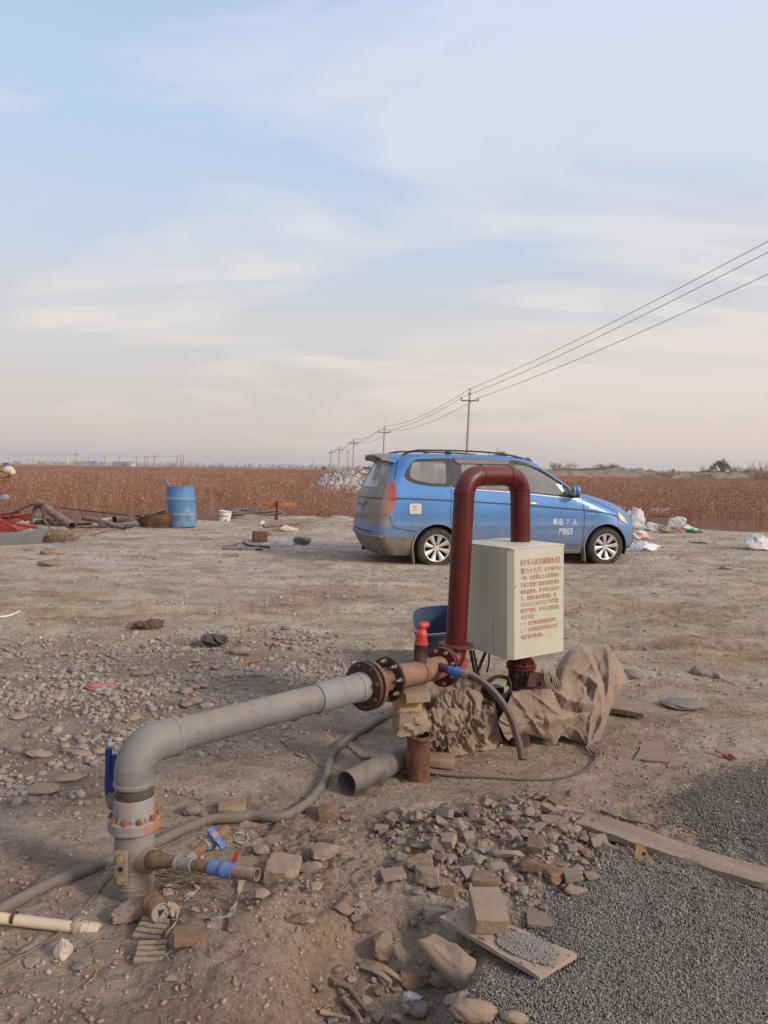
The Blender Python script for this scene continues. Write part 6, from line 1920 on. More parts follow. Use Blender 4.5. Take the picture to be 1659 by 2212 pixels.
# the rest of the heap: broken stones nothing tells apart
pts = inside(HEAP, 150, np.random.default_rng(77), 0.06)
for i, (x_, y_) in enumerate(pts):
 s_ = 0.022 + 0.055 * random.random() ** 1.8
 put_rock('stone', 400 + i, (x_, y_, hz(x_, y_) + random.uniform(0, 0.012)), (s_, s_ * random.uniform(.6, .9), s_ * random.uniform(.3, .6)), random.choice(['chunk', 'chunk', 'chunk', 'slab']), random.choice([M_CHUNK, M_CHUNK, M_COB, M_CLAY]),
    random.uniform(0, 6), (random.uniform(-.4, .4), random.uniform(-.4, .4)), 0.1, 'small broken stone or brick crumb lying loose among the larger pieces of the rubble heap', 'stone', 'broken stones of the rubble heap', sub=3)
RIM = gpoly([(760, 2030), (850, 1985), (930, 2000), (990, 2060), (1010, 2150), (900, 2200), (700, 2220), (640, 2150)], -0.05)
pts = inside(RIM, 46, np.random.default_rng(78), 0.03)
for i, (x_, y_) in enumerate(pts):
 s_ = 0.02 + 0.04 * random.random() ** 1.5
 put_rock('stone', 600 + i, (x_, y_, hz(x_, y_)), (s_, s_ * .8, s_ * random.uniform(.4, .7)), 'chunk', random.choice([M_CHUNK, M_CLAY, M_COB]),
    random.uniform(0, 6), (random.uniform(-.4, .4), random.uniform(-.4, .4)), 0.1, 'small stone lying in the pit under the leaning slab', 'stone', 'small stones in the pit', sub=3)
# cobbles between the pebbles
pts = inside(PEBBLES, 90, np.random.default_rng(79), 0.9, noise=0.3, nf=1.2)
for i, (x_, y_) in enumerate(pts):
 s_ = 0.05 + 0.05 * random.random() ** 2
 mc_ = random.choice([(M_COB, 'pale'), (M_COBT, 'tan'), (M_COBG, 'dark grey'), (M_PINK, 'pinkish')])
 put_rock('cobble', 700 + i, (x_, y_, hz(x_, y_)), (s_, s_ * .75, s_ * random.uniform(.35, .55)), 'cobble', mc_[0],
    random.uniform(0, 6), (0, 0), 0.2, 'fist sized %s cobble lying among the pebbles left of the grey pipe' % mc_[1], 'stone', 'cobbles in the pebble patch', sub=3)
YARD = gpoly([(-100, 1180), (1700, 1190), (1700, 1500), (1350, 1480), (700, 1400), (-100, 1380)], 0.05)
pts = inside(YARD, 70, np.random.default_rng(80), 0.2)
for i, (x_, y_) in enumerate(pts):
 s_ = 0.035 + 0.07 * random.random() ** 2.5
 put_rock('cobble', 850 + i, (x_, y_, hz(x_, y_)), (s_, s_ * .8, s_ * random.uniform(.3, .5)), random.choice(['cobble', 'chunk']), random.choice([M_COB, M_COBT, M_PINK, M_CLAY]),
    random.uniform(0, 6), (0, 0), 0.3, 'small stone lying loose on the open dirt of the yard', 'stone', 'loose stones of the open yard', sub=2)
# -- two ridged bricks in front of the can
for (cx_, cy_, w_, h_, lab, sd_) in ((818, 1020, 170, 120, 'ridged hollow brick leaning on the lower one below the can', -0.25), (812, 1150, 165, 130, 'ridged hollow brick with deep grooves, the lower of the pair', 0.0)):
 p = GH(*z7(cx_, cy_ + 40)); k = p.y / FPX * 1.02 / 2.56
 w = w_ * k
 mb = MB()
 prof = []
 n_ = 4
 for j in range(n_):
  x0 = -0.5 + j / n_; g = 0.22 / n_
  prof += [(x0, -0.12 if j % 2 else -0.05), (x0 + g * 0.4, 0.0), (x0 + 1 / n_ - g, 0.0), (x0 + 1 / n_ - g * 0.3, -0.14)]
 top = [(a_, b_) for a_, b_ in prof] + [(0.5, -0.35), (-0.5, -0.35)]
 rgs = []
 for f_ in np.linspace(-0.5, 0.5, 9):
  jt = 0.012 * math.sin(f_ * 9 + cx_)
  rgs.append([(f_ * w, -(a_ + jt) * w * 0.80, (b_ + 0.37 + 0.012 * math.sin(f_ * 14 + a_ * 9)) * w * 0.75) for a_, b_ in top])
 mb.ring_loft(rgs)
 o = mb.build('ridged_brick', M_BRKP, sharp=25)
 o.location = (p.x, p.y + 0.05, hz(p.x, p.y + 0.04) + 0.0); o.rotation_euler = (R(24), R(-3), sd_)
 tag(o, lab, 'brick')
put_rock('stone', 97, GH(*z7(700, 965)) + Vector((0, 0.03, 0)), (0.105, 0.06, 0.04), 'brick', M_PINK, 0.35, (0.1, -.15), .1, 'whitish fibrous stone left of the rusty can', 'stone', rough=2.0, sub=4)
# -- board with gravel and a brick on it
bc_ = [(948.5, 1980.7), (1010, 1958), (1246.8, 2061), (1166.4, 2109.8)]
zl = [0.075, 0.085, 0.055, 0.050]
q_ = [G(u, v, z) for (u, v), z in zip(bc_, zl)]
mb = MB(); n_ = 10; m_ = 24
th = 0.013
grid = [[(q_[0].lerp(q_[3], j / m_)).lerp(q_[1].lerp(q_[2], j / m_), i / n_) for i in range(n_ + 1)] for j in range(m_ + 1)]
ring = lambda j: [g + Vector((0, 0, 0.002 * math.sin(j * .7 + i * .5))) for i, g in enumerate(grid[j])] + [g - Vector((0, 0, th)) for g in reversed(grid[j])]
mb.ring_loft([ring(j) for j in range(m_ + 1)])
M_BOARD = mat_plain('clay_board', C(152, 132, 114), 0.9, 0, 0.1, 0.35, 6, 0.5, 30)
bo = mb.build('board', M_BOARD, sharp=30); tag(bo, 'flat pale board lying aslant on the gravel edge with a brick on top', 'board')
# gravel strewn on the board
rgb = np.random.default_rng(50); gp = []
while len(gp) < 2300:
 a, b = rgb.random(), rgb.random()
 d_ = np.hypot((a - 0.70) / 0.30, (b - 0.52) / 0.40) + 0.25 * float(fbm(np.array([a * 4]), np.array([b * 4]), 2)[0])
 if d_ < 0.9 or (rgb.random() < 0.012):
  p_ = grid[0][0].lerp(grid[-1][0], a).lerp(grid[0][-1].lerp(grid[-1][-1], a), b)
  gp.append((p_.x, p_.y, p_.z + 0.003 + rgb.random() * 0.006 * max(0, 1 - d_)))
gp = np.array(gp)
me = scatter('gravel', gp, rgb.uniform(0.003, 0.005, len(gp)), 'round', GREY, sub=1, flat=(0.7, 1), lump=0.3, sink=0.4, tilt=1, seed=51)
tag(link('gravel', me, MT), 'grey gravel strewn over the middle of the flat board', 'gravel', kind='stuff')
# the brick on it
tp = [G(u, v, z) for (u, v), z in zip([(1005.6, 1915), (1072.5, 1918.5), (1106, 1985), (1039.5, 1989)], (0.150, 0.145, 0.118, 0.124))]
ctr = sum(tp, Vector()) / 4
bx_ = ((tp[1] - tp[0]) + (tp[2] - tp[3])).normalized(); by_ = ((tp[0] - tp[3]) + (tp[1] - tp[2])).normalized()
bz_ = bx_.cross(by_).normalized(); by_ = bz_.cross(bx_)
Lx, Ly = ((tp[1] - tp[0]).length + (tp[2] - tp[3]).length) / 2, ((tp[0] - tp[3]).length + (tp[1] - tp[2]).length) / 2
co, f = rock_co(901, (Lx * 1.02, Ly * 1.02, 0.050), 'slab', 4, 0.5)
Mq = Matrix((bx_, by_, bz_)).transposed()
co = co @ np.array(Mq).T
me = npmesh('brick', co, f); me.set_sharp_from_angle(angle=R(32))
o = link('brick', me, M_BRKP); o.location = ctr - bz_ * 0.025; tag(o, 'whole pale brick resting on the upper end of the flat board', 'brick')
# leaning slab with a ridge, below the board
sp_pts = [z6(*q) for q in ((598, 845), (680, 800), (800, 860), (898, 930), (892, 1020), (850, 1060), (775, 1020), (690, 940))]
zz_ = [0.055, 0.06, 0.05, 0.03, 0.0, -0.015, -0.01, 0.02]
wp = [G(u, v, z) for (u, v), z in zip(sp_pts, zz_)]
c_ = sum(wp, Vector()) / len(wp)
mb = MB(); rings = []
for s_, dz in ((0.001, 0.004), (.15, .004), (0.3, 0.005), (.42, .007), (0.5, 0.008), (0.62, 0.003), (.74, .003), (0.85, 0.002), (0.97, -0.002), (1.0, -0.008), (1.0, -0.026), (0.95, -0.033), (0.001, -0.033)):
 r_ = []
 for i in range(len(wp) * 3):
  a, b = wp[i // 3], wp[(i // 3 + 1) % len(wp)]
  p_ = c_.lerp(a.lerp(b, (i % 3) / 3), s_ * (1 + 0.02 * math.sin(i * 2.3)))
  r_.append(p_ + Vector((0, 0, dz + 0.014 * s_ * float(fbm(np.array([p_.x * 14]), np.array([p_.y * 14]), 3)[0]))))
 rings.append(r_)
mb.ring_loft(rings)
tag(mb.build('stone_slab', M_SLAB, sharp=35), 'thick irregular clay slab leaning down into the pit below the board', 'slab')
# -- the long plank on the right
pa = [zr(335, 322), zr(420, 250), (1662, 1877), (1662, 1909)]
e0, e1 = G(*pa[0], 0.075), G(*pa[1], 0.078)
e2, e3 = G(*pa[2], 0.085), G(*pa[3], 0.082)
d1, d2 = (e2 - e1), (e3 - e0)
e2 = e1 + d1 * 1.28; e3 = e0 + d2 * 1.28
t = NT('old_plank')
g_ = t.noise(30, 7, 0.65, 0.4, stretch=(1, 1, 1))
n_ = t.noise(5, 6, 0.6)
c = t.ramp(n_, [(0.3, C(126, 104, 84)), (0.7, C(152, 128, 106))])
dsp = t.ramp(t.noise(34, 5, 0.7), [(0.60, 0.0), (0.70, 0.7)])
c = t.mix(dsp, c, C(84, 66, 54))
c = t.mix(t.math('MULTIPLY', t.z_up(), 0.45), c, C(152, 130, 112))
t.set(c, 0.92, 0, 0.15); t.bump(g_, 0.7, 0.006)
M_PLANK = t.m
mb = MB(); rings = []
for j in range(41):
 f_ = j / 40
 a, b = e0.lerp(e3, f_), e1.lerp(e2, f_)
 jit = 0.004 * math.sin(f_ * 17) + 0.003 * math.sin(f_ * 41)
 r_ = []
 for i in range(9):
  p_ = a.lerp(b, i / 8)
  p_ = p_ + Vector((0, 0, 0.004 * math.sin(i * .8 + f_ * 9) - (0.006 if i == 0 else 0) - 0.01 * (1 - f_) * max(0, math.sin(i * 0.4))))
  if i == 0: p_ += Vector((jit, jit, 0))
  r_.append(p_)
 for i in range(8, -1, -1):
  r_.append(a.lerp(b, i / 8) - Vector((0, 0, 0.036 + (0.01 * math.sin(f_ * 23) if i == 0 else 0))))
 rings.append(r_)
mb.ring_loft(rings)
tag(mb.build('long_plank', M_PLANK, sharp=30), 'long weathered wooden plank crossing the gravel at the right edge', 'plank')
# yellow metal tab leaning on the plank
p = G(*zr(820, 600), 0.045)
k = p.y / FPX / 3.161 * 1.03
poly = [(-70, 0), (70, 0), (20, 60), (-10, 110), (-55, 125), (-65, 60)]
mb = MB(); Mt_ = Matrix.Translation(p) @ Matrix.Rotation(R(-12), 4, 'Z') @ Matrix.Rotation(R(68), 4, 'X')
mb.prism([(a * k, b * k) for a, b in poly], -0.004, 0.004, Mt_)
o = mb.build('metal_tab', mat_plain('ochre_metal', C(136, 112, 70), 0.7, 0, 0.25, 0.3, 30, 0.3)); tag(o, 'small yellowish metal tab with a round hole leaning on the long plank', 'metal plate')
mb = MB(); c_ = Mt_ @ Vector((-8 * k, 55 * k, 0)); d_ = (Mt_.to_3x3() @ Vector((0, 0, 1))).normalized(); mb.cyl(c_ - d_ * 0.0045, c_ + d_ * 0.0045, 0.0072, n=20)
mb.build('round_hole', mat_plain('hole_dark', C(30, 26, 24)), o)
# -- sticks, slats and bits
def stick(name, pts, r, mat, lab, cat, lift=0.0, n=8, flat=None, world_pts=False):
 w_ = [p if world_pts else GH(*p) + Vector((0, 0, (r if isinstance(r, float) else r[0]) * 0.7 + lift)) for p in pts]
 pp = bez(w_, 6) if len(w_) > 2 else w_
 mb = MB()
 rr_ = [r] * len(pp) if isinstance(r, float) else list(np.interp(np.linspace(0, 1, len(pp)), np.linspace(0, 1, len(r)), r))
 rr_ = [q * random.uniform(.9, 1.1) for q in rr_]
 mb.tube(pp, rr_, n)
 return tag(mb.build(name, mat, sharp=50), lab, cat)
M_STICK = mat_plain('dry_wood', C(138, 114, 90), 0.9, 0, 0.25, 0.3, 25, 0.5)
M_STICKD = mat_plain('brown_wood', C(96, 76, 62), 0.9, 0, 0.25, 0.35, 25, 0.5)
stick('stick', [z6(175, 1100), z6(240, 1130), z6(290, 1190), z6(345, 1262)], [0.014, 0.010, 0.008, 0.006], M_STICKD, 'thick brown root like stick sloping into the pit at the bottom edge', 'stick', 0.02)
stick('stick', [z6(100, 1235), z6(170, 1250), z6(250, 1272)], [0.008, 0.006, 0.006], M_STICK, 'pale stick lying flat at the bottom edge left of the root', 'stick', 0.01)
stick('stick', [z6(225, 1170), z6(270, 1220), z6(315, 1285)], [0.010, 0.009, 0.006], M_STICK, 'orange tinted split stick behind the thick root', 'stick', 0.01)
stick('twig', [z6(110, 1225), z6(135, 1200), z6(175, 1200), z6(200, 1235), z6(190, 1260)], 0.0022, M_STICK, 'thin curled reed ring at the bottom edge', 'twig', 0.01)
for i, (a, b, lab) in enumerate((((318, 1005), (515, 1105), 'long bark strip in the pit, upper of two'), ((320, 1020), (470, 1105), 'long bark strip in the pit, lower of two'))):
 A, B = GH(*z6(*a)), GH(*z6(*b)); mb = MB(); rg = []
 for f_ in np.linspace(0, 1, 10):
  p_ = A.lerp(B, f_) + Vector((0, 0, 0.035 + 0.012 * math.sin(f_ * 3) - 0.01 * i)); w_ = 0.008 * math.sin(0.3 + f_ * 2.6) + 0.003
  rg.append([p_ + Vector((0, -w_, 0)), p_ + Vector((0, w_, 0.006)), p_ + Vector((0, w_, 0.002)), p_ + Vector((0, -w_, -0.004))])
 mb.ring_loft(rg); tag(mb.build('bark_strip', M_STICK), lab, 'bark')
stick('stick', [zr(40, 205), zr(150, 225), zr(280, 250), zr(400, 268)], [0.012, 0.014, 0.012, 0.010], M_STICK, 'straight dry branch running into the near end of the long plank', 'stick', 0.0)
stick('twig', [zr(302, 150), zr(314, 105)], 0.006, M_STICKD, 'short thin stick upright in the dirt above the dry branch', 'twig')
stick('twig', [zr(520, 250), zr(640, 300), zr(780, 330), zr(870, 350), zr(910, 390), zr(860, 405)], 0.005, M_STICKD, 'thin curved root behind the long plank', 'root')
stick('twig', [z3(560, 930), z3(640, 960), z3(700, 972)], 0.003, M_STICKD, 'thin dark twig on the dirt behind the stand pipe', 'twig')
stick('twig', [z3(655, 910), z3(662, 950), z3(668, 968)], 0.003, M_STICK, 'short forked twig crossing the thin dark twig', 'twig')
stick('wire_ring', [z3(878, 1165), z3(900, 1150), z3(945, 1160), z3(957, 1185), z3(935, 1208), z3(895, 1200), z3(878, 1170)], 0.0022, mat_plain('pale_ring', C(190, 168, 138), 0.6), 'pale thin wire ring lying on the dirt behind the blue wing handle', 'wire')
for (a, b, w_, lab) in (((1500, 655), (1610, 745), 0.022, 'flat wood slat lying behind the grey hose near the loose pipe'), ((1120, 1090), (1125, 1090), 0.0, '')):
 if not lab: continue
 A, B = GH(*z3(*a)), GH(*z3(*b)); d_ = (B - A).normalized(); nn_ = Vector((-d_.y, d_.x, 0)); mb = MB()
 mb.ring_loft([[q + nn_ * s_ * w_ + Vector((0, 0, h_)) for s_, h_ in ((-1, 0.002), (1, 0.002), (1, 0.014), (-1, 0.014))] for q in (A, A.lerp(B, .5), B)])
 tag(mb.build('lath', M_STICK), lab, 'slat')
# slats and boards right of the tarp
def flat_board(quad, th, mat, name, lab, cat, lift=0.0, jag=0.004):
 w_ = [GH(*q) + Vector((0, 0, lift + th)) for q in quad]
 mb = MB(); n_ = 8; rg = []
 for j in range(n_ + 1):
  a, b = w_[0].lerp(w_[3], j / n_), w_[1].lerp(w_[2], j / n_)
  dj = Vector((random.uniform(-jag, jag), random.uniform(-jag, jag), random.uniform(-.001, .001)))
  rg.append([a + dj, a.lerp(b, .5) + Vector((0, 0, .001)), b + dj, b + dj - Vector((0, 0, th)), a.lerp(b, .5) - Vector((0, 0, th)), a + dj - Vector((0, 0, th))])
 mb.ring_loft(rg)
 return tag(mb.build(name, mat, sharp=30), lab, cat)
def z2b(x, y): return 1242 + x / 3.98, 1242 + y / 3.98
flat_board([z2b(270, 1195), z2b(300, 1100), z2b(570, 1170), z2b(590, 1250)], 0.030, M_PLANK, 'short_plank', 'short grey wooden board sticking out from under the right side of the tarpaulin', 'plank', 0.012)
flat_board([z2b(520, 1600), z2b(590, 1440), z2b(750, 1440), z2b(800, 1620)], 0.010, M_SLAB, 'flat_slab', 'flat square clay slab half sunk in the sand right of the tarpaulin knot', 'slab', 0.0, 0.01)
flat_board([z2b(620, 1668), z2b(640, 1645), z2b(725, 1632), z2b(738, 1655)], 0.012, M_PINK, 'stone', 'narrow pale stone chip at the near edge of the flat square slab', 'stone', 0.0)
put_rock('stone', 55, GH(*z2b(940, 1120)), (0.30, 0.20, 0.05), 'cobble', M_COB, 0, (0, 0), 0.3, 'pale rounded stone half buried in the sand right of the tarpaulin', 'stone', sub=4)
put_rock('stone', 56, GH(*z2b(470, 880)), (0.16, 0.12, 0.07), 'cobble', M_COBG, 0, (0, 0), 0.2, 'grey stone just behind the right corner of the tarpaulin', 'stone', sub=4)
put_rock('stone', 57, GH(*z2b(1065, 855)), (0.13, 0.10, 0.06), 'cobble', M_COB, 0, (0, 0), 0.2, 'cream stone on the open ground right of the tarpaulin', 'stone', sub=3)
put_rock('stone', 58, GH(*z2b(1220, 885)), (0.09, 0.08, 0.06), 'chunk', M_PINK, 0, (0, 0), 0.2, 'small white stone at the right of the open ground', 'stone', sub=3)
# red plastic scrap at the right
p = GH(*z2b(1312, 1575)); M_SCRAP = mat_plain('red_scrap', C(122, 22, 28), 0.35, 0, 0.2, 0.15)
mb = MB()
for a, b, sx_, sy_, rz_ in ((0, 0, 0.055, 0.030, -.9), (0.02, -0.012, 0.05, 0.012, -1.1), (-0.03, 0.045, 0.035, 0.014, .3)):
 mb.box((a, b, 0.008 + abs(a) * .3), (sx_, sy_, 0.008), Matrix.Rotation(rz_, 4, 'Z') @ Matrix.Rotation(.3, 4, 'Y'), 0.002)
o = mb.build('plastic_scrap', M_SCRAP); o.location = p; tag(o, 'broken dark red plastic scrap on the sand near the right edge', 'litter')
# litter by the pebbles
def crumple(name, p, size, mat, lab, cat, seed=1, amp=0.35, sub=4, rz=0.0, freq=2.5, group=None, keep=None):
 r_ = np.random.default_rng(seed); v, f = ICO[sub]
 o_ = r_.uniform(0, 40, 4)
 w = v.copy()
 for _ in range(16):
  d = r_.standard_normal(3); d /= np.linalg.norm(d); s_ = w @ d; w = w - np.outer(np.clip(s_ - r_.uniform(.5, .9), 0, None), d) * .9
 w = w / np.abs(w).max(0); amp = amp * .7; freq = freq * .7
 a = 1 - np.abs(fbm(w[:, 0] * freq + o_[0] + w[:, 2], w[:, 1] * freq + o_[1] - w[:, 2] * 1.3, 3)) * 2.4
 b = 1 - np.abs(fbm(w[:, 0] * freq * 2.3 + o_[2] - w[:, 2] * 2, w[:, 1] * freq * 2.1 + o_[3] + w[:, 2] * 2, 3)) * 2
 w = w * (1 + amp * (a - .5) + amp * 0.4 * (b - .5))[:, None]
 w[:, 2] = np.where(w[:, 2] < -0.45, -0.45 + (w[:, 2] + .45) * .1, w[:, 2])
 co = w * np.array(size) / 2
 M_ = Matrix.Rotation(rz, 3, 'Z'); co = co @ np.array(M_).T
 co[:, 2] -= co[:, 2].min() + 0.006
 me = npmesh(name, co, f); me.set_sharp_from_angle(angle=R(50))
 o = link(name, me, mat); o.location = p
 return tag(o, lab, cat, group)
M_WPL = mat_plain('white_woven', C(196, 190, 184), 0.6, 0, 0.10, 0.4, 20, 0.3, 80)
M_RAG = mat_plain('dirty_rag', C(156, 134, 114), 0.9, 0, 0.15, 0.3, 20, 0.5)
crumple('wrapper', GH(*zb(615, 672)), (0.20, 0.10, 0.035), mat_plain('red_wrap', C(168, 84, 80), 0.5, 0, .2, .35, 20), 'crumpled red and white wrapper on the pebble patch', 'wrapper', 3, 0.3, rz=.2)
crumple('dark_lump', GH(*zb(855, 325)), (0.16, 0.12, 0.09), mat_rust('dark_lump_mat', (78, 56, 44), (104, 78, 60), (46, 32, 28), 20), 'dark brown rag lump, left of a pair on the open dirt', 'rag', 5, .5)
crumple('dark_lump', GH(*zb(918, 318)), (0.22, 0.13, 0.12), MATS['dark_lump_mat'], 'dark brown rag lump, right and larger of a pair on the open dirt', 'rag', 6, .5, rz=.5)
crumple('black_lump', GH(*zb(1300, 415)), (0.22, 0.15, 0.10), mat_plain('black_rag', C(52, 46, 46), 0.8, 0, .3, .3, 20), 'black crumpled rag above the biggest pale cobble', 'rag', 8, .5)
p = GH(*zb(1632, 456)); mb = MB().lathe([(0.006, 0), (0.010, 0.004), (0.010, 0.05), (0.006, 0.056)], p, (0.1, 0, 1), 14)
tag(mb.build('bottle_cap', M_SCRAP), 'tiny dark red plastic tube standing right of the biggest pale cobble', 'litter')
stick('cable_strip', [zb(-60, 285), zb(0, 272), zb(60, 262), zb(122, 235)], [0.012, 0.012, 0.011, 0.010], mat_plain('white_strip', C(206, 196, 182), 0.6), 'white curved plastic strip at the left edge of the open dirt', 'plastic strip', 0.02)
for i, (a, b, lab) in enumerate((((1590, 345), (1659, 340), 'reddish dry stalk at the right of the pebble patch'), ((1445, 390), (1530, 360), 'yellow dry stalks above the biggest cobble'), ((1490, 550), (1540, 520), 'small bundle of dry straw right of the pebble patch'))):
 A, B = GH(*zb(*a)), GH(*zb(*b)); mb = MB()
 for k in range(7):
  o_ = Vector((random.uniform(-.05, .05), random.uniform(-.08, .08), 0)); mb.tube([A + o_ + Vector((0, 0, .008)), A.lerp(B, .5) + o_ * .5 + Vector((0, 0, .018)), B - o_ + Vector((0, 0, .008))], 0.003, 5)
 tag(mb.build('dry_stalks', mat_plain('straw', C(150, 108, 66), 0.9, 0, .3, .2)), lab, 'dry stalks')
crumple('rag', GH(*z7(345, 1140)), (0.055, 0.05, 0.075), mat_plain('pale_rag', C(180, 162, 142), .85, 0, .15, .4, 20, .3), 'white lump of dirty cloth below the pale plastic pipe', 'rag', 11, .4)
crumple('wrapper', GH(*z6(580, 1140)), (0.06, 0.04, 0.03), M_WPL, 'torn white paper scrap in the pit beside the grey boulder', 'wrapper', 12, .5)
crumple('rag', GH(*z7(950, 905)), (0.065, 0.075, 0.06), M_RAG, 'crumpled dusty rag beside the opening of the rusty can', 'rag', 13, .5)
crumple('rag', GH(*z3(520, 1470)), (0.05, 0.08, 0.03), M_RAG, 'thin dusty cloth scrap trailing above the rusty can', 'rag', 14, .5)
# torn plastic strips under the valve
def ribbon(name, pts, w, mat, lab, cat, tw=1.0, lift=0.006):
 w_ = [p if isinstance(p, Vector) else GH(*p) + Vector((0, 0, lift)) for p in pts]
 pp = bez(w_, 8); mb = MB(); n_ = len(pp); rg = []
 for i, p in enumerate(pp):
  t_ = (pp[min(i + 1, n_ - 1)] - pp[max(i - 1, 0)]).normalized(); s_ = t_.cross(Vector((0, 0, 1))).normalized()
  a = math.sin(i * 0.5) * tw; ww = w * (0.6 + 0.4 * math.sin(i * 0.37 + 1)); d_ = (s_ * math.cos(a) + Vector((0, 0, 1)) * math.sin(a) * .6)
  nn_ = t_.cross(d_).normalized() * 0.0012
  rg.append([p - d_ * ww + nn_, p + nn_ + Vector((0, 0, .003)), p + d_ * ww + nn_, p + d_ * ww - nn_, p - nn_ + Vector((0, 0, .003)), p - d_ * ww - nn_])
 mb.ring_loft(rg); return tag(mb.build(name, mat, sharp=60), lab, cat)
M_FILM = mat_plain('dusty_film', C(158, 138, 112), 0.6, 0, 0.15, 0.35, 20, 0.2)
ribbon('plastic_strip', [z3(918, 1425), z3(905, 1500), z3(885, 1570), z3(868, 1610)], 0.014, M_FILM, 'long torn strip of dusty plastic film below the threaded pipe end', 'plastic strip')
ribbon('plastic_strip', [z3(868, 1610), z3(830, 1625), z3(790, 1630), z3(710, 1635)], 0.010, mat_plain('grey_film', C(112, 116, 110), 0.5, 0, .2, .3), 'short greenish grey film strip left of the torn plastic strip', 'plastic strip')
ribbon('plastic_strip', [z3(570, 1590), z3(555, 1660), z3(520, 1700), z3(500, 1740)], 0.007, M_FILM, 'thin curled film strip right of the rusty can', 'plastic strip')
ribbon('plastic_strip', [z3(1140, 640), z3(1200, 690), z3(1240, 725), z3(1290, 740), z3(1340, 775)], 0.008, M_FILM, 'thin twisted plastic strip on the sand left of the grey hose', 'plastic strip')
ribbon('plastic_strip', [z3(1240, 725), z3(1265, 700), z3(1300, 720), z3(1350, 780)], 0.006, M_FILM, 'second twisted plastic strip crossing the first by the grey hose', 'plastic strip')
ribbon('plastic_strip', [z3(650, 1430), z3(680, 1470), z3(640, 1500), z3(600, 1540)], 0.016, M_FILM, 'ragged film tongue right of the clamp below the tee piece', 'plastic strip')
# tangled dry reeds below the outlet
mb = MB()
for k in range(46):
 A = GH(*z3(random.uniform(470, 800), random.uniform(1370, 1470))) + Vector((0, 0, random.uniform(0.002, 0.03)))
 an = random.uniform(-.7, .7) + (math.pi if random.random() < .5 else 0); L_ = random.uniform(0.04, 0.13)
 B = A + Vector((math.cos(an), math.sin(an), random.uniform(-.15, .15))) * L_
 mb.tube([A, A.lerp(B, .5) + Vector((0, 0, random.uniform(0, .012))), B], random.uniform(.0012, .003), 5)
tag(mb.build('dry_reeds', M_STICKD), 'tangle of dry reeds and rags on the ground under the small valves', 'reeds', kind='stuff')
mb = MB()
rgx = random.Random(8)
for k in range(420):
 r_ = 1.9 + 9 * rgx.random() ** 1.6; a = rgx.uniform(-.52, .52); x_, y_ = r_ * math.sin(a), r_ * math.cos(a)
 if poly_sd(np.array([x_]), np.array([y_]), GRAVEL_A)[0] < 0.03: continue
 z_ = hz(x_, y_) + 0.004; an = rgx.uniform(0, 6.3); L_ = rgx.uniform(.015, .07) * (1 + .15 * r_)
 mb.tube([(x_, y_, z_), (x_ + math.cos(an) * L_ * .5, y_ + math.sin(an) * L_ * .5, z_ + .004), (x_ + math.cos(an + .3) * L_, y_ + math.sin(an + .3) * L_, z_)], rgx.uniform(.0008, .0022) * (1 + .1 * r_), 4)
tag(mb.build('straw_litter', M_STICK), 'short bits of straw and stalk strewn over the whole yard', 'straw', kind='stuff')
# -- rusty drinks can
cp0, cp1 = P(*z3(402, 1505), 2.44), P(*z3(484, 1606), 2.33)
cd = (cp1 - cp0).normalized(); cl = 0.098
p_m = cp0.lerp(cp1, .5); rC = 0.0335
gz_ = GH(*z3(440, 1600));
o_ = p_m - cd * cl / 2
CAN = empty('drinks_can', (p_m.x, p_m.y, p_m.z - rC), 'rusty golden drinks can lying against the foot of the stand pipe', 'can')
body = MB().lathe([(0.0001, 0.004), (0.024, 0), (0.0275, 0.004), (rC - .001, 0.012), (rC, 0.016), (rC, 0.040), (rC - .0012, 0.044), (rC, 0.048), (rC, cl - 0.030), (rC - .0015, cl - .027), (rC - .0005, cl - .024), (0.0305, cl - 0.012), (0.0275, cl - 0.003), (0.0285, cl - .001)], o_, cd, 40, cap=False)
t = NT('can_gold'); n = t.noise(26, 6, 0.7)
c = t.ramp(n, [(0.3, C(92, 56, 30)), (0.5, C(140, 96, 48)), (0.7, C(164, 126, 74))]); t.set(t.mix(t.math('MULTIPLY', t.z_up(), .4), c, DUST), 0.5, 0.4, 0.4); t.bump(t.noise(60, 5, .7), .3, .003)
body.build('body', t.m, CAN, world=True)
lid = MB().lathe([(0.0285, cl - .001), (0.0300, cl + .0015), (0.0285, cl + .003), (0.0270, cl + .001), (0.0262, cl - .004), (0.0001, cl - .0035)], o_, cd, 40, cap=False).build('lid', mat_plain('can_lid', C(150, 142, 132), 0.5, 0.3, 0.15, 0.5, 30), CAN, world=True)
xx, yy = ring_frame(cd); lc = o_ + cd * (cl - .0030)
Ml = Matrix((xx, yy, cd)).transposed().to_4x4(); Ml.translation = lc
MB().prism([(-.016, .004), (.006, .008), (.003, -.016)], 0.0, 0.0012, Ml).build('opening', mat_plain('hole_dark', C(30, 26, 24)), lid, world=True)
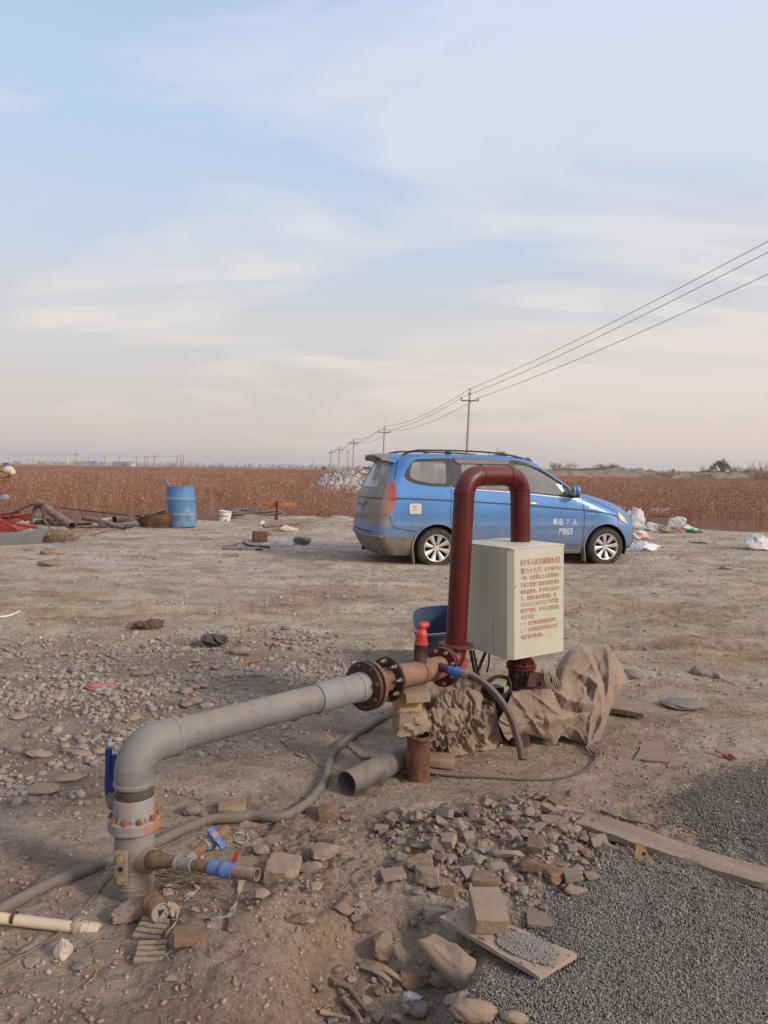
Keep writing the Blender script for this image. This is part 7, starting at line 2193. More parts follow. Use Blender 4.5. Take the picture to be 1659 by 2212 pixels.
# -- hoses, cables and loose pipes
t = NT('grey_hose'); n = t.noise(14, 6, .6)
c = t.ramp(n, [(0.3, C(92, 84, 77)), (0.7, C(114, 104, 94))]); t.set(t.mix(t.math('MULTIPLY', t.z_up(), .35), c, C(136, 120, 104)), .8, 0, .3); t.bump(t.noise(60, 5, .7), .4, .004)
M_HOSE = t.m
hp = [z7(-260, 985), z7(-60, 925), z7(0, 893), z7(120, 830), z7(260, 757), z7(400, 703), z7(520, 652), z7(620, 615), z7(740, 570), z7(860, 520), z7(960, 475), z7(1060, 427), z7(1160, 397), z7(1300, 380), z7(1400, 378), z3(1130, 1067), z3(1240, 1020), z3(1320, 950), z3(1380, 860), z3(1402, 770), z3(1442, 690), z3(1520, 622), z3(1600, 577), z5(250, 498), z5(300, 472), z5(335, 440), z5(380, 410)]
hw_ = []
for i, q in enumerate(hp):
 p = GH(q[0], q[1] + 7); hw_.append(Vector((p.x, p.y, max(p.z, hz(p.x, p.y)) + 0.016)))
for _ in range(2):
 zz_ = [p.z for p in hw_]
 for i in range(1, len(hw_) - 1): hw_[i].z = max(hw_[i].z, (zz_[i - 1] + zz_[i + 1]) / 2 - 0.004)
pp = bez(hw_, 6)
o = MB().tube(pp, 0.0205, 18).build('thick_hose', M_HOSE, sharp=60)
tag(o, 'thick dusty grey hose snaking across the dirt behind the stand pipe', 'hose')
M_CORD = mat_plain('grey_cord', C(104, 90, 78), 0.85, 0, .2, .4, 30)
cp_ = [z7(-80, 1255), z7(0, 1212), z7(100, 1160), z7(200, 1108), z7(330, 1022), z7(420, 930), z7(520, 822), z7(600, 722), z7(700, 640), z7(800, 585), z7(905, 541), z7(1000, 505), z7(1100, 468), z7(1250, 446), z7(1350, 437), z7(1450, 424), z7(1560, 390), z7(1659, 352)]
o = MB().tube(bez([GH(*q) + Vector((0, 0, .006)) for q in cp_], 6), 0.0042, 8).build('thin_cable', M_CORD, sharp=60)
tag(o, 'thin grey cable running alongside the thick hose and under the pale plastic pipe', 'cable')
cp_ = [z5(536, 768), z5(640, 778), z5(820, 785), z5(1000, 796), z5(1150, 796), z5(1250, 776), z5(1330, 745), z5(1372, 705), z5(1382, 665), z5(1362, 630)]
o = MB().tube(bez([GH(*q) + Vector((0, 0, .007)) for q in cp_], 6), 0.0062, 8).build('ground_cable', mat_plain('dark_cord', C(70, 60, 56), 0.7, 0, .2, .4, 20), sharp=60)
tag(o, 'dark cable curving over the sand from the knotted tarpaulin to the rusty stub', 'cable')
# pale plastic pipe with a rag on its end
a_, b_ = GH(-40, 2000), GH(*z7(425, 1005))
a_ = P(-60, 1976, 2.36); b_ = P(164, 2003, 2.36)
zz_ = hz(b_.x, b_.y)
PP = empty('plastic_pipe', (b_.x, b_.y, zz_), 'pale plastic pipe with a rag tied round its end at the lower left', 'pipe')
M_IVORY = mat_plain('ivory_pvc', C(196, 174, 146), 0.5, 0, .1, .35, 12, .1)
d_ = (b_ - a_).normalized()
MB().tube([a_, b_ + d_ * 0.075], 0.0175, 24).build('tube', M_IVORY, PP, world=True)
MB().lathe([(0.0176, 0), (0.021, 0.001), (0.021, 0.05), (0.0176, 0.052)], b_ + d_ * 0.02, d_, 24).build('socket', M_IVORY, PP, world=True)
mb = MB().lathe([(0.018 + 0.007 * random.random(), i * 0.007) for i in range(9)], b_ - d_ * 0.01, d_, 14)
mb.v = [tuple(Vector(q) + Vector((random.uniform(-.005, .005), random.uniform(-.005, .005), random.uniform(-.006, .006)))) for q in mb.v]
mb.build('rag_wrap', M_RAG, PP, world=True)
rg_ = P(27, 1982, 2.36); x, y = ring_frame(d_)
mb = MB()
for k in range(4): mb.tube([rg_ + d_ * k * 0.003 + (x * math.cos(t_) + y * math.sin(t_)) * 0.0192 for t_ in np.linspace(0, 6.3, 20)], 0.0014, 6, cap=False)
mb.build('wire_tie', M_RUSTDARK, PP, world=True)
w_ = bez([rg_ + Vector((0, -.02, -.01)), rg_ + Vector((-.035, -.03, -.08)), GH(*z7(20, 1090)), GH(*z7(80, 1140)) + Vector((0, 0, .004)), GH(*z7(150, 1120)) + Vector((0, 0, .004))], 6)
MB().tube(w_, 0.0012, 5).build('tie_end', M_RUSTDARK, PP, world=True)
# rusty stub with its flange, and the blocks stacked on it
sp = GH(904, 1690)
sp = Vector((sp.x, sp.y + 0.05, hz(sp.x, sp.y + .05) - .01))
stop = P(903, 1586, sp.y); sh_ = stop.z - sp.z
ST_ = empty('rusty_stub', sp, 'rusty steel pipe stub with a drilled top flange standing in the sand', 'pipe')
rs_ = 26 / FPX * sp.y
MB().lathe([(rs_ * 1.5, -.012), (rs_ * 1.55, 0.004), (rs_ * 1.5, 0.008), (rs_, 0.009)], sp, (0.01, 0, 1), 36, cap=False).build('base_flange', M_RUSTPIPE, ST_, world=True)
MB().lathe([(rs_, 0), (rs_, sh_), (rs_ * .9, sh_), (rs_ * .9, sh_ - .16), (0.001, sh_ - .17)], sp, (0.0, 0, 1), 40, cap=False).build('tube', M_RUST, ST_, world=True)
fc_ = sp + Vector((0.018, -.004, sh_ - .010))
MB().lathe([(rs_ * .9, 0), (rs_ * 1.22, 0), (rs_ * 1.22, .010), (rs_ * .9, .010)], fc_, (0.03, -.04, 1), 40, cap=False).build('top_flange', M_RUSTPIPE, ST_, world=True)
q1_ = PL(868, 1462)
pipe_bot = PL(905, 1455).z - 0.057
# three pieces wedged between stub and tee
b0 = stop.z + 0.001
tot = pipe_bot - b0
bl = Vector((P(890, 1540, sp.y).x, sp.y - 0.0, 0))
b_top = Vector((PL(893, 1455).x, PL(893, 1455).y, 0))
hs_ = (0.46, 0.36, 0.18)
zc_ = b0
c1_ = Vector((P(889, 1565, sp.y).x, sp.y + 0.01, zc_))
o = put_rock('stone_block', 930, c1_, (0.155, 0.15, tot * hs_[0]), 'brick', M_BRKP, 0.2, (0, R(6)), 0, 'rough porous block with a dark broken face, the lowest of the pieces on the stub', 'stone block', sub=4, rough=2.2)
zc_ += tot * hs_[0] * 0.97
c1_ = Vector((P(878, 1530, sp.y + .03).x, sp.y + 0.05, zc_))
o = put_rock('stone_block', 931, c1_, (0.115, 0.13, tot * hs_[1]), 'slab', mat_stone('yellow_block', [(172, 142, 96), (170, 140, 96)], 16, 0.5), 0.32, (0, R(-5)), 0, 'yellow cut block in the middle of the pieces propping the tee', 'stone block', sub=4, rough=.4)
zc_ += tot * hs_[1] * 0.97
c1_ = Vector((b_top.x - .005, b_top.y - .02, zc_))
o = put_rock('wood_wedge', 932, c1_, (0.125, 0.20, tot * hs_[2] + 0.004), 'slab', M_PLANK, 0.3, (0, 0), 0, 'short wooden wedge right under the rusty tee', 'wood wedge', sub=4, rough=.6)
# loose grey pipe
n0_, n1_ = P(749, 1689.5, 3.46), P(880, 1641, 3.80)
g0 = hz(n0_.x, n0_.y); g1 = hz(n1_.x, n1_.y)
rl_ = 0.0585
n0_.z = g0 + rl_ - .004; n1_.z = g1 + rl_ - .004
d_ = (n1_ - n0_); L_ = d_.length * 1.06; d_.normalize()
t = NT('loose_pvc'); n = t.noise(5, 5, .6, stretch=(1, 1, 1))
c = t.ramp(n, [(0.35, C(92, 86, 82)), (0.65, C(112, 104, 98))]); st_ = t.ramp(t.noise(9, 4, .5, stretch=(2.5, .5, 1)), [(.55, 0.), (.6, .6)])
c = t.mix(st_, c, C(72, 68, 67)); t.set(t.mix(t.math('MULTIPLY', t.z_up(), .3), c, DUST), .6, 0, .35); t.bump(t.noise(50, 4, .6), .15, .003)
MB().lathe([(rl_ * .9, 0.0), (rl_, 0.0), (rl_, L_), (rl_ * .9, L_), (rl_ * .9, 0.0)], n0_, d_, 44, cap=False).build('loose_pipe', t.m, sharp=40)
tag(bpy.data.objects['loose_pipe'], 'short open ended grey plastic pipe lying on the sand beside the rusty stub', 'pipe')
p = GH(*z5(590, 740)); mb = MB().box((0, 0, .028), (0.15, 0.12, 0.04), None, .004)
o = mb.build('wood_block', M_STICK); o.location = p + Vector((0, .06, 0)); o.rotation_euler = (0, 0.05, -.1); tag(o, 'short wood block half hidden behind the rusty stub', 'wood block')
put_rock('disc', 940, GH(*z6(550, 222)), (0.085, 0.06, 0.010), 'cobble', M_COBG, 0, (0, 0), 0.1, 'thin flat grey disc on the sand below the rusty stub', 'disc', sub=3)
put_rock('stone', 941, GH(*z6(548, 192)), (0.075, 0.045, 0.025), 'cobble', M_COBT, 0, (0, 0), 0.1, 'small oval tan stone just above the thin grey disc', 'stone', sub=3)
# small grooved plastic piece under the hose
p = GH(*z3(1305, 1040)); mb = MB().box((0, 0, .012), (.055, .05, .012), None, .002)
for k in range(5): mb.box((-.020 + k * .010, -.004, .020), (.004, .042, .006), None, .001)
o = mb.build('grooved_tile', M_COBG); o.location = p; o.rotation_euler = (0.2, 0, -.1); tag(o, 'small grooved grey tile piece next to the thick hose', 'tile')
# -- tarpaulins
def folds(X, idx, amp, fu, fv, sd):
 ny, nx = idx.shape; P_ = X.reshape(ny, nx, 3)
 n_ = np.cross(np.gradient(P_, axis=1), np.gradient(P_, axis=0)); n_ /= np.linalg.norm(n_, axis=2, keepdims=True) + 1e-9
 n_ *= np.sign(-n_[..., 1:2] + n_[..., 2:3] * .8)
 u, v = np.meshgrid(np.linspace(0, 1, nx), np.linspace(0, 1, ny)); w1 = fbm(u * 2.2 + sd, v * 2.2, 2); w2 = fbm(u * 2.2 + 9, v * 2.2 + sd, 2)
 # rounded ridges between sharp valleys, running with the fall of the cloth and across it
 a = np.minimum(np.abs(fbm(u * fu + v * 1.2 + w1 * 1.3 + sd, v * fv - u * .8 + w2 * .8, 2, .3)) * 4.2, 1.1) ** .8
 b = np.minimum(np.abs(fbm(u * fv * 1.2 + v * 1.5 - w2 * 1.2, v * fu * .9 + sd * 2 + w1, 2, .3)) * 4.5, 1.1) ** .8
 c = np.exp(-(fbm(u * 3.1 + w2 * 2 + sd * 5, v * 3.3 + w1 * 2, 2, .4) / .05) ** 2)
 k = sstep(-.35, .25, fbm(u * 2 + sd * 3, v * 2, 2))
 d = amp * ((a - .5) * (.5 + k) + (b - .5) * .45 + .4 * c)
 return (P_ + n_ * d[..., None]).reshape(-1, 3)
def cloth_obj(name, X, idx, mat, lab, thick=0.003, quads=None):
 q = quads if quads is not None else np.stack([idx[:-1, :-1], idx[:-1, 1:], idx[1:, 1:], idx[1:, :-1]], -1).reshape(-1, 4)
 me = npmesh(name, X, q)
 bm = bmesh.new(); bm.from_mesh(me)
 bmesh.ops.smooth_vert(bm, verts=bm.verts[:], factor=0.3, use_axis_x=True, use_axis_y=True, use_axis_z=True)
 bm.to_mesh(me); bm.free()
 me.polygons.foreach_set('use_smooth', [True] * len(me.polygons))
 o = link(name, me, mat)
 s_ = o.modifiers.new('s', 'SOLIDIFY'); s_.thickness = thick; s_.offset = 1
 return tag(o, lab, 'tarpaulin')
t = NT('canvas')
n = t.noise(5, 6, .6)
c = t.ramp(n, [(.3, C(122, 103, 87)), (.7, C(144, 123, 104))])
c = t.mix(t.ramp(t.noise(16, 6, .7, loc=(3, 3, 1)), [(.5, 0.), (.75, .5)]), c, C(160, 140, 120))
wv = t.noise(420, 2, .5); t.set(c, .93, 0, .12)
t.p.inputs['Sheen Weight'].default_value = 0.15
t.bump(t.math('ADD', t.math('MULTIPLY', t.noise(18, 5, .6), 1.0), t.math('MULTIPLY', wv, .15)), .5, .008)
M_CANVAS = t.m
def sheet(mp, cols, ytop, res, amp, fu, fv, sd, back=.30, floor=True):
 """a cloth from columns of measured spots, top to bottom; ytop = distance of its upper edge; it also falls away behind"""
 g = []
 for col, yt in zip(cols, ytop):
  b = GH(*mp(*col[-1])); yb = min(b.y - .015, yt) if floor is True else floor
  n_ = len(col); pts = []
  for k, q in enumerate(col):
   f_ = k / (n_ - 1); Y = yt + (yb - yt) * f_ ** 1.2 - .05 * math.sin(math.pi * f_)
   pts.append(P(*mp(*q), Y))
  t_ = pts[0]
  g.append([Vector((t_.x, t_.y + back, max(.03, t_.z - .32))), Vector((t_.x, t_.y + back * .55, max(.04, t_.z - .07)))] + pts)
 A = np.array([[tuple(p) for p in c] for c in g])
 def cr(A, n):
  m_ = A.shape[0]; t_ = np.linspace(0, m_ - 1 - 1e-6, n); i = t_.astype(int); f_ = (t_ - i)[:, None, None]
  p0, p1, p2, p3 = A[np.clip(i - 1, 0, m_ - 1)], A[i], A[np.clip(i + 1, 0, m_ - 1)], A[np.clip(i + 2, 0, m_ - 1)]
  return .5 * (2 * p1 + (p2 - p0) * f_ + (2 * p0 - 5 * p1 + 4 * p2 - p3) * f_ ** 2 + (3 * p1 - p0 - 3 * p2 + p3) * f_ ** 3)
 B = cr(A, res[0]); B = cr(B.transpose(1, 0, 2), res[1])
 ny, nx = B.shape[:2]; idx = np.arange(nx * ny).reshape(ny, nx)
 X = folds(B.reshape(-1, 3), idx, amp, fu, fv, sd)
 X[:, 2] = np.maximum(X[:, 2], height(X[:, 0], X[:, 1]) + .006)
 return X, idx
def zt2(x, y): return 961.1 + x / 3.939, 1382.3 + y / 3.939
RC = [[(565, 455), (500, 600), (455, 680), (490, 790), (530, 850)], [(640, 425), (600, 560), (600, 690), (620, 760), (610, 800)], [(720, 375), (730, 520), (740, 640), (760, 740), (800, 830)], [(810, 368), (850, 520), (880, 660), (900, 800), (930, 900)],
   [(935, 450), (960, 560), (980, 650), (985, 740), (1000, 825)], [(985, 370), (1060, 480), (1080, 620), (1090, 760), (1130, 875)], [(1010, 240), (1140, 350), (1170, 520), (1190, 720), (1215, 905)], [(1100, 105), (1230, 240), (1265, 450), (1275, 680), (1250, 895)],
   [(1240, 70), (1330, 200), (1360, 400), (1350, 640), (1310, 860)], [(1370, 60), (1425, 180), (1450, 350), (1410, 540), (1345, 800)], [(1400, 90), (1485, 200), (1552, 350), (1490, 455), (1385, 600)]]
X, idx = sheet(zt2, RC, [4.03, 4.06, 4.10, 4.12, 4.14, 4.2, 4.3, 4.4, 4.47, 4.5, 4.55], (210, 150), .008, 2.4, 1.3, 2.3)
# the big folds of this cloth, each along its own line: (points, height, half width)
FD = [([(1180, 85), (1290, 300), (1335, 520), (1330, 780)], .030, 30), ([(1372, 62), (1405, 250), (1385, 560), (1330, 800)], .026, 26), ([(1120, 290), (1225, 320), (1300, 420), (1255, 545), (1160, 548)], .040, 24), ([(935, 455), (1040, 520), (1150, 548), (1195, 500), (1190, 400)], .034, 20),
   ([(565, 455), (680, 600), (780, 760), (835, 850)], .030, 18), ([(1290, 565), (1100, 665), (900, 705), (780, 700)], .026, 26), ([(1300, 640), (1120, 740), (1000, 800), (930, 890)], .024, 22), ([(1000, 380), (900, 290), (880, 200)], .024, 22), ([(1225, 890), (1235, 700), (1270, 560)], .020, 14), ([(1215, 900), (1150, 800), (1060, 760)], .018, 12), ([(1240, 900), (1300, 780), (1400, 600)], .020, 14),
   ([(930, 470), (1000, 575), (1150, 605), (1270, 600)], -.034, 18), ([(1160, 350), (1225, 400), (1200, 500)], -.036, 18), ([(1240, 110), (1345, 330), (1370, 560)], -.024, 20), ([(600, 540), (720, 640), (860, 700)], -.018, 20), ([(1440, 180), (1450, 380), (1390, 560)], -.022, 18), ([(700, 440), (830, 520), (960, 620)], .014, 16), ([(960, 250), (1080, 210), (1200, 180)], .012, 20)]
D_ = X - np.array(EYE); zf = D_ @ np.array(_F); U_ = (CX + FPX * (D_ @ np.array(CR)) / zf - 961.1) * 3.939; V_ = (CY - FPX * (D_ @ np.array(CU)) / zf - 1382.3) * 3.939
U_ = U_ + 22 * fbm(U_ / 130, V_ / 130, 2); V_ = V_ + 22 * fbm(U_ / 130 + 7, V_ / 130, 2); dsp = np.zeros(len(X))
for pl_, h_, w_ in FD:
 dm = np.full(len(X), 1e9); tt = np.zeros(len(X))
 for k in range(len(pl_) - 1):
  a, b = np.array(pl_[k], float), np.array(pl_[k + 1], float); e = b - a; t_ = np.clip(((U_ - a[0]) * e[0] + (V_ - a[1]) * e[1]) / (e @ e), 0, 1)
  d = np.hypot(U_ - a[0] - t_ * e[0], V_ - a[1] - t_ * e[1]); m_ = d < dm; dm[m_] = d[m_]; tt[m_] = ((k + t_) / (len(pl_) - 1))[m_]
 dsp += h_ * np.exp(-(dm / w_) ** 1.5) * np.sin(np.pi * (.08 + .84 * tt)) ** .5
X = X - (D_ / np.linalg.norm(D_, axis=1, keepdims=True)) * dsp[:, None] + np.array([0, 0, .4]) * dsp[:, None]
X[:, 2] = np.maximum(X[:, 2], height(X[:, 0], X[:, 1]) + .006)
cloth_obj('tarpaulin', X, idx, M_CANVAS, 'brown canvas tarpaulin draped over hidden pump parts and knotted at its near corner')
mb = MB(); kp = GH(*zt2(1222, 915)) + Vector((0, 0, .025))
mb.sphere(kp, .020, 2, (1, 1, .8))
for a in (-.5, .1, .5):
 mb.tube(bez([kp, kp + Vector((.025 * a - .012, -.06, -.008)), kp + Vector((.05 * a + .01, -.15, -.018)), kp + Vector((.05 * a + .03, -.10, -.01)), kp], 6), .0045, 7)
tag(mb.build('knot_cord', M_CANVAS), 'knotted cord loops tied round the gathered corner of the tarpaulin', 'cord')
LC = [[(492, 330), (486, 410), (496, 490), (515, 570), (536, 628)], [(540, 304), (545, 390), (556, 480), (570, 565), (588, 652)], [(600, 290), (600, 380), (615, 480), (632, 570), (650, 664)], [(660, 284), (668, 380), (684, 480), (700, 560), (730, 658)],
   [(740, 290), (750, 380), (760, 470), (772, 550), (790, 635)], [(805, 315), (820, 400), (824, 480), (834, 550), (852, 622)], [(852, 345), (872, 420), (884, 480), (892, 540), (899, 588)]]
VV, QQ, nb = [], [], 0
for cols_, yt, res, amp, fu, fv, sd in ((LC, [3.98, 4.05, 4.1, 4.12, 4.12, 4.1, 4.08], (150, 120), .028, 3.0, 2.0, 5.1),
          ([[(q[0] * .62 + 262, q[1] * .60 + 170) for q in c] for c in LC], [3.93] * 7, (100, 90), .020, 2.8, 1.8, 8.7),
          ([[(q[0] * .48 + 290, q[1] * .50 + 292) for q in c] for c in LC], [3.84] * 7, (90, 80), .018, 2.6, 1.8, 3.3)):
 X, idx = sheet(z5, cols_, yt, res, amp, fu, fv, sd, back=.16)
 q = np.stack([idx[:-1, :-1], idx[:-1, 1:], idx[1:, 1:], idx[1:, :-1]], -1).reshape(-1, 4)
 VV.append(X); QQ.append(q + nb); nb += len(X)
cloth_obj('tarpaulin', np.concatenate(VV), None, M_CANVAS, 'crumpled canvas tarpaulin thrown down in folds left of the well head', quads=np.concatenate(QQ))
# -- cotton field: dry stalks to the far edge
def zc_(x, y): return 594 + x / 6.144, 896.5 + y / 6.144
def zA(x, y): return x / 6.144, 950.5 + y / 6.144
def zB(x, y): return 216 + x / 6.144, 950.5 + y / 6.144
def zL(x, y): return x / 6.144, 993.7 + y / 6.144
def zM(x, y): return 270 + x / 3.84, 1026 + y / 3.84
def zR(x, y): return 1188.1 + x / 3.523, 918.1 + y / 3.523
def twig_tube(V, F, Cc, a, b, r0, r1, col, n=3):
 a = np.array(a, float); b = np.array(b, float); d = b - a; d /= np.linalg.norm(d) + 1e-9
 u = np.cross(d, [0.3, 0.9, 0.1]); u /= np.linalg.norm(u) + 1e-9; w = np.cross(d, u)
 base = len(V)
 for p, r in ((a, r0), (b, r1)):
  for k in range(n):
   t_ = 2 * math.pi * k / n; V.append(p + (u * math.cos(t_) + w * math.sin(t_)) * r); Cc.append(col)
 for k in range(n):
  k2 = (k + 1) % n
  F.append((base + k, base + k2, base + n + k2)); F.append((base + k, base + n + k2, base + n + k))
def blob(V, F, Cc, p, s, col, rg):
 v0 = np.array([(1, 0, 0), (-1, 0, 0), (0, 1, 0), (0, -1, 0), (0, 0, 1.2), (0, 0, -1.2)]) * s * rg.uniform(.7, 1.3, (6, 1))
 b = len(V)
 for v in v0: V.append(np.array(p) + v); Cc.append(col)
 for f in ((0, 2, 4), (2, 1, 4), (1, 3, 4), (3, 0, 4), (2, 0, 5), (1, 2, 5), (3, 1, 5), (0, 3, 5)): F.append(tuple(b + i for i in f))
def tone_mesh(name, V, F, Cc):
 me = npmesh(name, np.array(V), np.array(F), False)
 c = np.array([(*s2l(q), 1) for q in Cc]); attr(me, 'tone', c, 'FLOAT_COLOR'); return me
t = NT('stalk_tone')
oi = t.n('ShaderNodeObjectInfo')
t.set(t.mix(1.0, t.attr('tone', 'Color'), t.ramp(oi.outputs['Random'], [(0, .55), (.5, .92), (1, 1.3)]), 'MULTIPLY'), .9, 0, .2)
MSTALK = t.m
STEM = [(162, 114, 88), (174, 127, 99), (140, 98, 76), (188, 146, 117)]
def cotton_plant(seed, h=0.62, k=1, spread=0.0, thick=1.0, white=.10):
 rg = np.random.default_rng(seed); V, F, Cc = [], [], []
 for _ in range(k):
  o = np.array([rg.uniform(-spread, spread), rg.uniform(-spread, spread), 0]); hh = h * rg.uniform(.75, 1.15)
  top = o + np.array([rg.normal(0, .05), rg.normal(0, .05), hh]); mid = (o + top) / 2 + rg.normal(0, .012, 3)
  c = STEM[rg.integers(0, 4)]
  twig_tube(V, F, Cc, o, mid, .0055 * thick, .0045 * thick, c); twig_tube(V, F, Cc, mid, top, .0045 * thick, .002 * thick, c)
  for j in range(rg.integers(6, 10)):
   f_ = rg.uniform(.22, .98); p = o + (top - o) * f_; a = rg.uniform(0, 6.28); L = rg.uniform(.08, .24) * (1.15 - f_ * .6)
   q = p + np.array([math.cos(a) * L, math.sin(a) * L, L * rg.uniform(.3, 1.0)])
   c = STEM[rg.integers(0, 4)]
   twig_tube(V, F, Cc, p, q, .003 * thick, .0016 * thick, c)
   for _b in range(rg.integers(1, 3)):
    w_ = rg.random() < white
    blob(V, F, Cc, p + (q - p) * rg.uniform(.5, 1), (.013 if w_ else .011) * (thick ** .5), (220, 202, 190) if w_ else [(150, 104, 80), (172, 124, 98), (124, 84, 66)][rg.integers(0, 3)], rg)
 return tone_mesh('stalks', V, F, Cc)
def proto_coll(name, meshes, mat):
 c = bpy.data.collections.new(name)
 for i, me in enumerate(meshes):
  me.materials.append(mat); o = bpy.data.objects.new('%s_stalk' % name, me); c.objects.link(o)
 return c
def scatter_gn(name, pts, coll, smin, smax, lab, cat, seed=1, kind='stuff'):
 me = bpy.data.meshes.new(name); me.vertices.add(len(pts)); me.vertices.foreach_set('co', np.asarray(pts, np.float32).ravel())
 o = link(name, me); tag(o, lab, cat, kind=kind)
 g = bpy.data.node_groups.new(name, 'GeometryNodeTree')
 g.interface.new_socket('Geometry', in_out='INPUT', socket_type='NodeSocketGeometry'); g.interface.new_socket('Geometry', in_out='OUTPUT', socket_type='NodeSocketGeometry')
 N = g.nodes.new; gi = N('NodeGroupInput'); go = N('NodeGroupOutput'); ip = N('GeometryNodeInstanceOnPoints'); ci = N('GeometryNodeCollectionInfo')
 ci.inputs['Collection'].default_value = coll; ci.inputs['Separate Children'].default_value = True; ci.inputs['Reset Children'].default_value = True
 ip.inputs['Pick Instance'].default_value = True
 rv = N('FunctionNodeRandomValue'); rv.data_type = 'FLOAT_VECTOR'; rv.inputs[0].default_value = (-.08, -.08, 0); rv.inputs[1].default_value = (.08, .08, 6.283); rv.inputs['Seed'].default_value = seed
 rs = N('FunctionNodeRandomValue'); rs.data_type = 'FLOAT'; rs.inputs[2].default_value = smin; rs.inputs[3].default_value = smax; rs.inputs['Seed'].default_value = seed + 5
 mp = N('GeometryNodeMeshToPoints')
 L = g.links.new
 L(gi.outputs[0], mp.inputs[0]); L(mp.outputs[0], ip.inputs['Points']); L(ci.outputs[0], ip.inputs['Instance']); L(rv.outputs[0], ip.inputs['Rotation']); L(rs.outputs[1], ip.inputs['Scale']); L(ip.outputs[0], go.inputs[0])
 md = o.modifiers.new('scatter', 'NODES'); md.node_group = g
 return o
rng = np.random.default_rng(91)
near = proto_coll('near', [cotton_plant(i, .50) for i in range(10)], MSTALK)
midc = proto_coll('mid', [cotton_plant(50 + i, .60, 4, .45, 1.7, .07) for i in range(6)], MSTALK)
farc = proto_coll('far', [cotton_plant(80 + i, .62, 7, 1.3, 3.6, .03) for i in range(5)], MSTALK)
def wedge(n, r0, r1, front=True, half=.86):
 r = np.sqrt(rng.uniform(r0 * r0, r1 * r1, n)); a = rng.uniform(-half, half, n)
 x, y = r * np.sin(a), r * np.cos(a)
 if front:
  row = 0.62; yy = np.round(y / row) * row + rng.normal(0, .09, n); y = yy
  ok = y > field_front(x) + .9 * fbm(x * .7, y * .7, 3) + .15
  x, y = x[ok], y[ok]
 # a bare strip and a thin patch left of the van, as where carts turn
 thin = (np.abs(x + 0.2 - (y - 20) * -0.045) < 0.05 * y) & (y > 22) & (rng.random(len(x)) < .55)
 x, y = x[~thin], y[~thin]
 return np.stack([x, y, height(x, y)], 1)
scatter_gn('cotton_stalks', wedge(21000, 17, 44), near, .65, 1.2, 'dry reddish brown cotton stalks with white specks at the near edge of the field', 'cotton stalks', 2)
scatter_gn('cotton_stalks', wedge(21000, 44, 120, False), midc, .85, 1.2, 'dry cotton stalks filling the middle of the field', 'cotton stalks', 3)
scatter_gn('cotton_stalks', wedge(21000, 120, 420, False), farc, .9, 1.25, 'dry cotton stalks far out in the field', 'cotton stalks', 4)
# yellow dry grass by the scrap
mb_V, mb_F, mb_C = [], [], []
rg = np.random.default_rng(3)
for (x_, y_, n_, hmax) in ((1090, 690, 40, .55), (870, 740, 22, .35), (1260, 690, 26, .35), (1000, 700, 30, .3)):
 p = GH(*zL(x_, y_ + 40)); p.y += 1.6
 for k in range(n_):
  o = np.array([p.x + rg.normal(0, .35), p.y + rg.normal(0, .3), hz(p.x, p.y)]); h = hmax * rg.uniform(.4, 1.6)
  twig_tube(mb_V, mb_F, mb_C, o, o + np.array([rg.normal(0, .14) * h * 2, 0, h]), .006, .003, [(196, 166, 124), (176, 142, 104)][k % 2])
me = tone_mesh('dry_grass', mb_V, mb_F, mb_C); tag(link('dry_grass', me, MSTALK), 'tufts of yellow dry grass behind the scrap pipes', 'dry grass', kind='stuff')
tf = GH(*zL(620, 1085)); mb_V, mb_F, mb_C = [], [], []
for k in range(420):
 o = np.array([tf.x + rg.normal(0, .30), tf.y + rg.normal(0.05, .14), tf.z]); a = rg.uniform(0, 6.28); L = rg.uniform(.08, .26)
 twig_tube(mb_V, mb_F, mb_C, o + np.array([0, 0, rg.uniform(0, .12)]), o + np.array([math.cos(a) * L, math.sin(a) * L, rg.uniform(0.02, .24)]), .005, .003, [(150, 126, 92), (128, 104, 74), (168, 142, 104)][k % 3])
me = tone_mesh('straw_heap', mb_V, mb_F, mb_C); tag(link('straw_heap', me, MSTALK), 'small heap of yellowish straw at the end of the grey metal channel', 'straw', kind='stuff')
